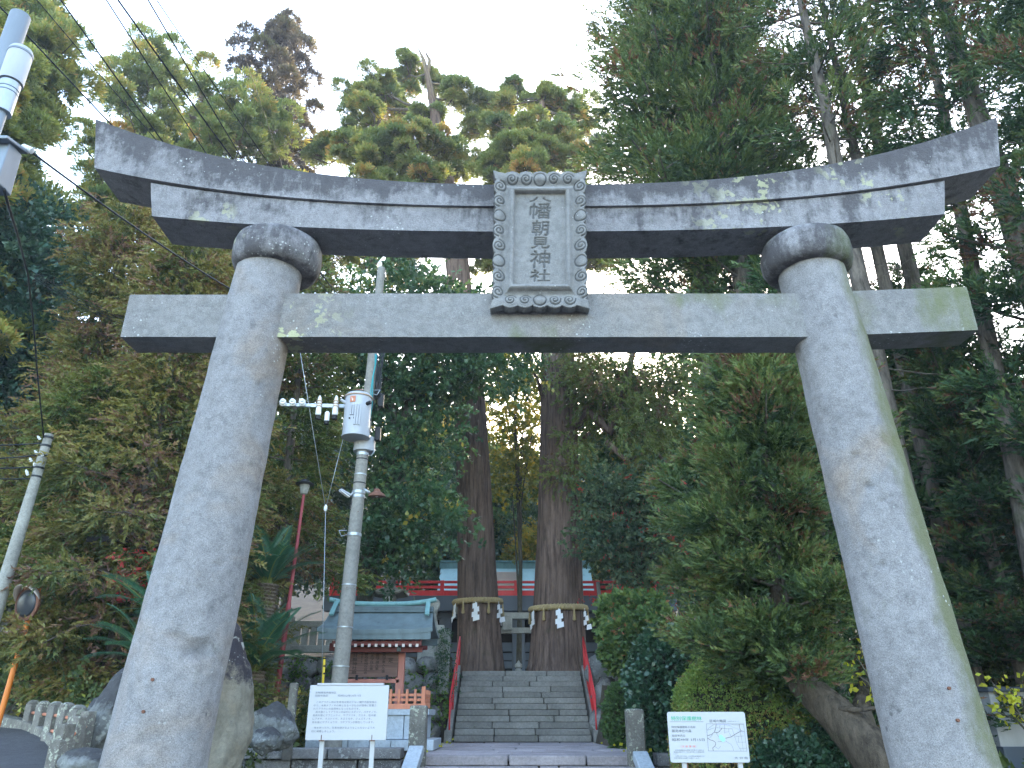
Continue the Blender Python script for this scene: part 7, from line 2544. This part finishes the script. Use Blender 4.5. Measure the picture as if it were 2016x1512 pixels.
# cabinet and clamp
cbx = W(8, 330, 5.3)
cbt = thing('pole_cabinet', 'small grey sloped metal cabinet hanging at the left picture edge below the cylinder', 'cabinet', cbx)
cx0, cz0, cz1 = W(24, 330, 5.3).x, W(16, 372, 5.3).z, W(16, 292, 5.3).z
MB().box((cx0 - .12, 5.3, (cz0 + cz1) / 2), (.22, .20, cz1 - cz0), taper=.92).build('case', M['greysteel'], cbt, bevel=0.012)
MB().box((cx0 - .12, 5.27, cz1 + .012), (.27, .30, .03), M=Matrix.Rotation(.25, 3, 'X')).build('hood', M['greysteel'], cbt, bevel=0.006)
MB().box((cx0 - .09, 5.195, (cz0 + cz1) / 2), (.025, .02, .10)).build('latch', M['steel'], cbt)
MB().bar((X0 - .19, 5.4, (cz0 + cz1) / 2), (cx0 - .15, 5.32, (cz0 + cz1) / 2), .05).build('bracket', M['greysteel'], cbt)
mb = MB()
for k in range(4):
    mb.lathe([(.012, -.012), (.03, -.008), (.03, .008), (.012, .012)], NA + Vector((-.025 + .025 * k, .0, .012 - .012 * k)), 12, axis=(1, .2, -.6))
mb.build('wire_clamp', M['porcelain'], cbt, smooth='auto')
MB().tube([(X0 - .1, 5.4, NA.z + .06), NA], .008, 6).build('clamp_arm', M['steel'], cbt)
# cable from the cabinet down to the far left pole
P = [W(8, 372, 5.3), W(18, 410, 5.6), W(34, 460, 6.5), W(55, 540, 8.5), W(66, 640, 10.4), W(74, 740, 11.8), W(86, 862, 12.3)]
wire('hanging_cable', 'black spiral wrapped cable hanging from the grey cabinet down the left picture edge', P, .013)

# far left whitish pole with its lines
LPY = 12.4
la, lb = W(97, 855, LPY), W(-12, 1215, LPY)
lp = thing('utility_pole', 'whitish leaning utility pole among the trees at the far left edge', 'utility pole', (lb.x, LPY, 1.8))
MB().tube([lb + (lb - la) * .2, la], [.115, .07], 18).build('pole', M['lantern'], lp, smooth='auto')
for f in (.02, .07, .13, .20, .25):
    c = la.lerp(lb, f)
    MB().lathe([(.074, -.02), (.084, -.015), (.084, .015), (.074, .02)], c, 16, axis=(la - lb)).build('clamp_band', M['wire'], lp, smooth='auto')
rk = random.Random(9)
for i in range(7):
    c = la.lerp(lb, rk.uniform(.0, .28))
    o = insul(c + Vector((rk.uniform(-.10, .08), -.10, 0)), (rk.uniform(-.4, .4), -.6, .5), .024, .08)
    o.parent = lp
    o.location = up.location - lp.location
for i, (pya, pyb) in enumerate(((868, 880), (893, 915), (903, 921), (912, 927))):
    wire('telephone_line', ['single line running left from the whitish pole near its top', 'uppermost of three close lines running left from the whitish pole', 'middle of three close lines running left from the whitish pole', 'lowest of three close lines running left from the whitish pole'][i],
         droop(la.lerp(lb, .05 + .07 * i), W(-300, pyb - 30, 11.0), .12), .012, 'lines running left from the whitish pole')
for i in range(4):
    wire('telephone_line', 'thin communication line of the bundle crossing the left trees towards the tie beam', droop(W(60 + 2 * i, 532 + 6 * i, 10.5), W(300 + 12 * i, 640 + 5 * i, 15.6), .12 + .03 * i), .006, 'bundle of communication lines in the left trees')
# ------------------------------------------------------------------ traffic mirror
MY = 12.6
mc = W(54, 1188, MY)
tm = thing('traffic_mirror', 'round traffic mirror with an orange hood on a leaning orange pole at the left edge', 'traffic mirror', W(0, 1425, MY))
nd = Vector((-0.37, -0.92, -0.10)).normalized()
R_ = 0.25
MB().lathe([(R_, -.03), (R_ + .015, -.02), (R_ + .015, .015), (R_ - .01, .02)], mc, 36, axis=nd).build('rim', M['rust'], tm, smooth='auto')
MB().lathe([(R_ - .012, 0.012), (R_ * .7, .035), (R_ * .35, .05), (.002, .055)], mc, 36, axis=nd).build('mirror_face', M['mirror_face'], tm, smooth=True)
xq = Vector((0, 0, 1)).cross(nd).normalized()
yq = nd.cross(xq)
V, F = [], []
for i in range(17):
    a = math.radians(10 + 160 * i / 16)
    d = xq * math.cos(a) + yq * math.sin(a)
    dep = .16 * math.sin(math.radians(180 * i / 16)) + .02
    V += [mc + d * (R_ + .02), mc + d * (R_ + .03) + nd * dep]
for i in range(16):
    F.append((i * 2, i * 2 + 1, i * 2 + 3, i * 2 + 2))
o = MB().add(V, F).build('hood', M['cream'], tm, smooth='auto')
so_ = o.modifiers.new('thick', 'SOLIDIFY')
so_.thickness = 0.006
pt1, pt0 = W(76, 1158, MY + .12), W(-14, 1470, MY + .12)
pm = W(45, 1255, MY + .12)
MB().tube([W(1, 1420, MY + .12) - Vector((0.05, 0, .5)), pm, W(60, 1205, MY + .12), pt1], .042, 14).build('pole', M['orange_pole'], tm, smooth='auto')
MB().bar(mc - nd * .03, pt1.lerp(W(60, 1205, MY + .12), .6), .04).build('arm', M['steel'], tm)
c = W(41, 1272, MY + .12)
MB().lathe([(.043, -.035), (.047, -.03), (.047, .03), (.043, .035)], c, 14, axis=(pm - W(1, 1420, MY + .12))).build('white_band', M['whitepost'], tm, smooth='auto')
MB().lathe([(.043, -.02), (.047, -.02), (.047, .02), (.043, .02)], c + Vector((0, 0, .09)), 14, axis=(pm - W(1, 1420, MY + .12))).build('black_band', M['black'], tm, smooth='auto')

# ------------------------------------------------------------------ low fence of short stone posts with orange pipes
lf = thing('stone_post_fence', 'low fence of short stone posts joined by faded orange pipes along the lane kerb', 'fence', W(110, 1440, 11.5))
TOPS = [(67, 1381, 13.0), (88, 1383, 12.4), (112, 1384, 11.8), (134, 1386, 11.1), (156, 1391, 10.5)]
tops = []
for (px, py, Y) in TOPS:
    p = W(px, py, Y)
    hh = 0.55
    w_ = 0.155
    mb = MB()
    n0 = len(mb.v)
    b = p - Vector((0, 0, hh))
    mb.box((p.x, p.y, p.z - hh / 2 - .03), (w_, w_, hh), rz=-.5)
    mb.lathe([(w_ * .70, p.z - .03), (w_ * .60, p.z), (w_ * .3, p.z + .022)], (p.x, p.y, 0), 4, sq=False)
    mb.build('post', M['post'], lf, bevel=0.012)
    tops.append(p)
for dz in (0.16, 0.36):
    for a, b in zip(tops, tops[1:]):
        MB().tube([a - Vector((0, 0, dz)), b - Vector((0, 0, dz))], .022, 8).build('pipe', M['orange'], lf, smooth=True)
lf2 = thing('stone_post_fence', 'darker near stone posts ending the low orange pipe fence by the left pillar', 'fence', W(135, 1500, 9.2))
tops = []
for (px, py, Y, dpt) in ((132, 1425, 9.0, .19), (158, 1410, 9.35, .17), (176, 1400, 9.8, .17)):
    p = W(px, py, Y)
    hh = 0.95
    mb = MB().box((p.x, p.y, p.z - hh / 2), (.115, dpt * .8, hh), rz=-.35)
    if px == 132:
        mb.box((p.x - .012, p.y, p.z - .40), (.15, dpt + .0, .50), rz=-.35)
        mb.lathe([(.025, 0), (.022, .02)], (p.x + .02, p.y - .125, p.z - .42), 12, axis=(0.3, -1, 0))
    mb.build('post', M['post'], lf2, bevel=0.015)
    tops.append(p)
for dz in (.16, .42):
    for a, b in zip(tops, tops[1:]):
        MB().tube([a - Vector((0, 0, dz)), b - Vector((0, 0, dz))], .022, 8).build('pipe', M['orange'], lf2, smooth=True)

# grey stone rail at the far left edge
g = thing('stone_fence', 'dark grey stone rail fence at the far left edge behind the traffic mirror', 'stone fence', W(10, 1260, 14.5))
MB().bar(W(-60, 1205, 14.5), W(26, 1203, 14.5), .14, .12).build('top_rail', M['post'], g, bevel=0.01)
for px in (-30, 15):
    a, b = W(px + 4, 1198, 14.4), W(px - 6, 1262, 14.4)
    MB().bar(b - Vector((0, 0, .2)), a, .16, .16, up=(0, 1, 0)).build('post', M['post'], g, bevel=0.01)
MB().tube([W(-40, 1214, 14.5), W(8, 1213, 14.5), W(8, 1250, 14.5)], .03, 8).build('pipe', M['lantern'], g, smooth=True)

# red and white hut glimpsed through the left trees, red fence before it
ht = thing('red_hut', 'small vermilion framed shrine hut with white walls glimpsed behind the left trees', 'shrine hut', W(250, 1180, 14.0))
HY2 = 14.0
a, b = W(214, 1180, HY2), W(296, 1090, HY2)
MB().box(((a.x + b.x) / 2, HY2 + .45, (a.z + b.z) / 2), (b.x - a.x, .8, b.z - a.z)).build('wall', M['cream'], ht)
for px in (236, 266, 292):
    MB().bar(W(px - 2, 1186, HY2 - .02), W(px + 8, 1080, HY2 - .02), .11, .11, up=(0, 1, 0)).build('frame_post', M['red'], ht)
for py in (1095, 1148, 1176):
    MB().bar(W(212, py, HY2 - .05), W(300, py, HY2 - .05), .10, .12).build('frame_beam', M['red'], ht)
MB().bar(W(236, 1150, HY2 - .1), W(290, 1112, HY2 - .1), .07, .09).build('brace', M['red'], ht)
MB().bar(W(205, 1075, HY2 + .4), W(306, 1075, HY2 + .4), 1.3, .10).build('roof', M['dark'], ht)
rf_ = thing('red_fence', 'faded red board fence behind the traffic mirror', 'fence', W(100, 1190, 15.5))
for py, th in ((1168, .13), (1188, .12)):
    MB().bar(W(72, py, 15.5), W(190, py + 6, 16.5), .04, th).build('board', M['redpost'], rf_, bevel=0.004)
for px in (78, 112, 150):
    MB().bar(W(px, 1202, 15.55), W(px + 4, 1158, 15.55), .08, .08, up=(0, 1, 0)).build('post', M['redpost'], rf_, bevel=0.004)

# ------------------------------------------------------------------ red lamp post
RPY = 17.2
a, b = W(562, 1238, RPY), W(598, 974, RPY)
rl = thing('lamp_post', 'slender faded red lamp post with a white lantern and black cap beside the cycad', 'lamp post', (a.x, RPY, 1.2))
d = (b - a).normalized()
MB().tube([a - d * 1.6, a.lerp(b, .18)], [.060, .054], 12).build('lower_tube', M['redpost'], rl, smooth='auto')
MB().tube([a.lerp(b, .18), b], [.042, .033], 12).build('upper_tube', M['redpost'], rl, smooth='auto')
MB().lathe([(.05, 0), (.08, .02), (.12, .22), (.11, .24)], b, 16).build('lantern_glass', M['lantern'], rl, smooth='auto')
MB().lathe([(.05, .23), (.21, .235), (.22, .26), (.11, .31), (.09, .35), (.02, .37)], b, 18).build('cap', M['lampshade'], rl, smooth='auto')

# white plastered wall at the lower right edge
hs = thing('plastered_wall', 'white plastered garden wall with a grey base at the lower right edge', 'wall', W(2000, 1500, 14.0))
a, b = W(1974, 1470, 14.0), W(2110, 1362, 14.0)
MB().box(((a.x + b.x) / 2 + 2.0, 14.2, (a.z + b.z) / 2), (b.x - a.x + 4, 0.3, b.z - a.z)).build('wall', M['whitepost'], hs)
MB().box(((a.x + b.x) / 2 + 2.0, 14.18, a.z - .6), (b.x - a.x + 4.02, 0.4, 1.2)).build('base', M['greybeam'], hs, bevel=0.01)
MB().box(((a.x + b.x) / 2 + 2.0, 14.2, b.z + .04), (b.x - a.x + 4.1, 0.5, .08)).build('coping', M['greybeam'], hs, bevel=0.02)
# hut roof and white fence glimpsed right of the round shrub
cr = thing('side_hut', 'low hut with pale blue roof edge and straw coloured eave behind the shrubs', 'hut', W(1390, 1300, 21.5))
MB().bar(W(1325, 1238, 21.5), W(1372, 1262, 21.2), .9, .07).build('roof', M['copper_roof'], cr)
MB().bar(W(1372, 1263, 21.0), W(1480, 1275, 21.0), .7, .09).build('eave', M['straw'], cr)
MB().box(W(1440, 1325, 21.4), (1.5, .1, .9)).build('wall', M['dark'], cr)
wf = thing('white_fence', 'short pale fence panel under the straw coloured eave right of the round shrub', 'fence', W(1410, 1310, 20.5))
for py in (1286, 1306):
    MB().bar(W(1392, py, 20.5), W(1470, py + 2, 20.5), .05, .07).build('rail', M['whitepost'], wf)
for px in (1396, 1410, 1424, 1438, 1452):
    MB().bar(W(px, 1318, 20.52), W(px - 1, 1284, 20.52), .06, .05, up=(0, 1, 0)).build('slat', M['whitepost'], wf)

# ------------------------------------------------------------------ air
hz_ = MB().box((0, 40, 34.4), (300, 220, 72.8)).build('haze', None)
kind(hz_, 'stuff')
m = bpy.data.materials.new('air')
m.use_nodes = True
t = m.node_tree
t.nodes.clear()
o_ = t.nodes.new('ShaderNodeOutputMaterial')
v_ = t.nodes.new('ShaderNodeVolumePrincipled')
v_.inputs['Color'].default_value = (0.90, 0.93, 1.0, 1)
v_.inputs['Density'].default_value = 0.0009
v_.inputs['Anisotropy'].default_value = 0.35
t.links.new(v_.outputs[0], o_.inputs['Volume'])
hz_.data.materials.append(m)
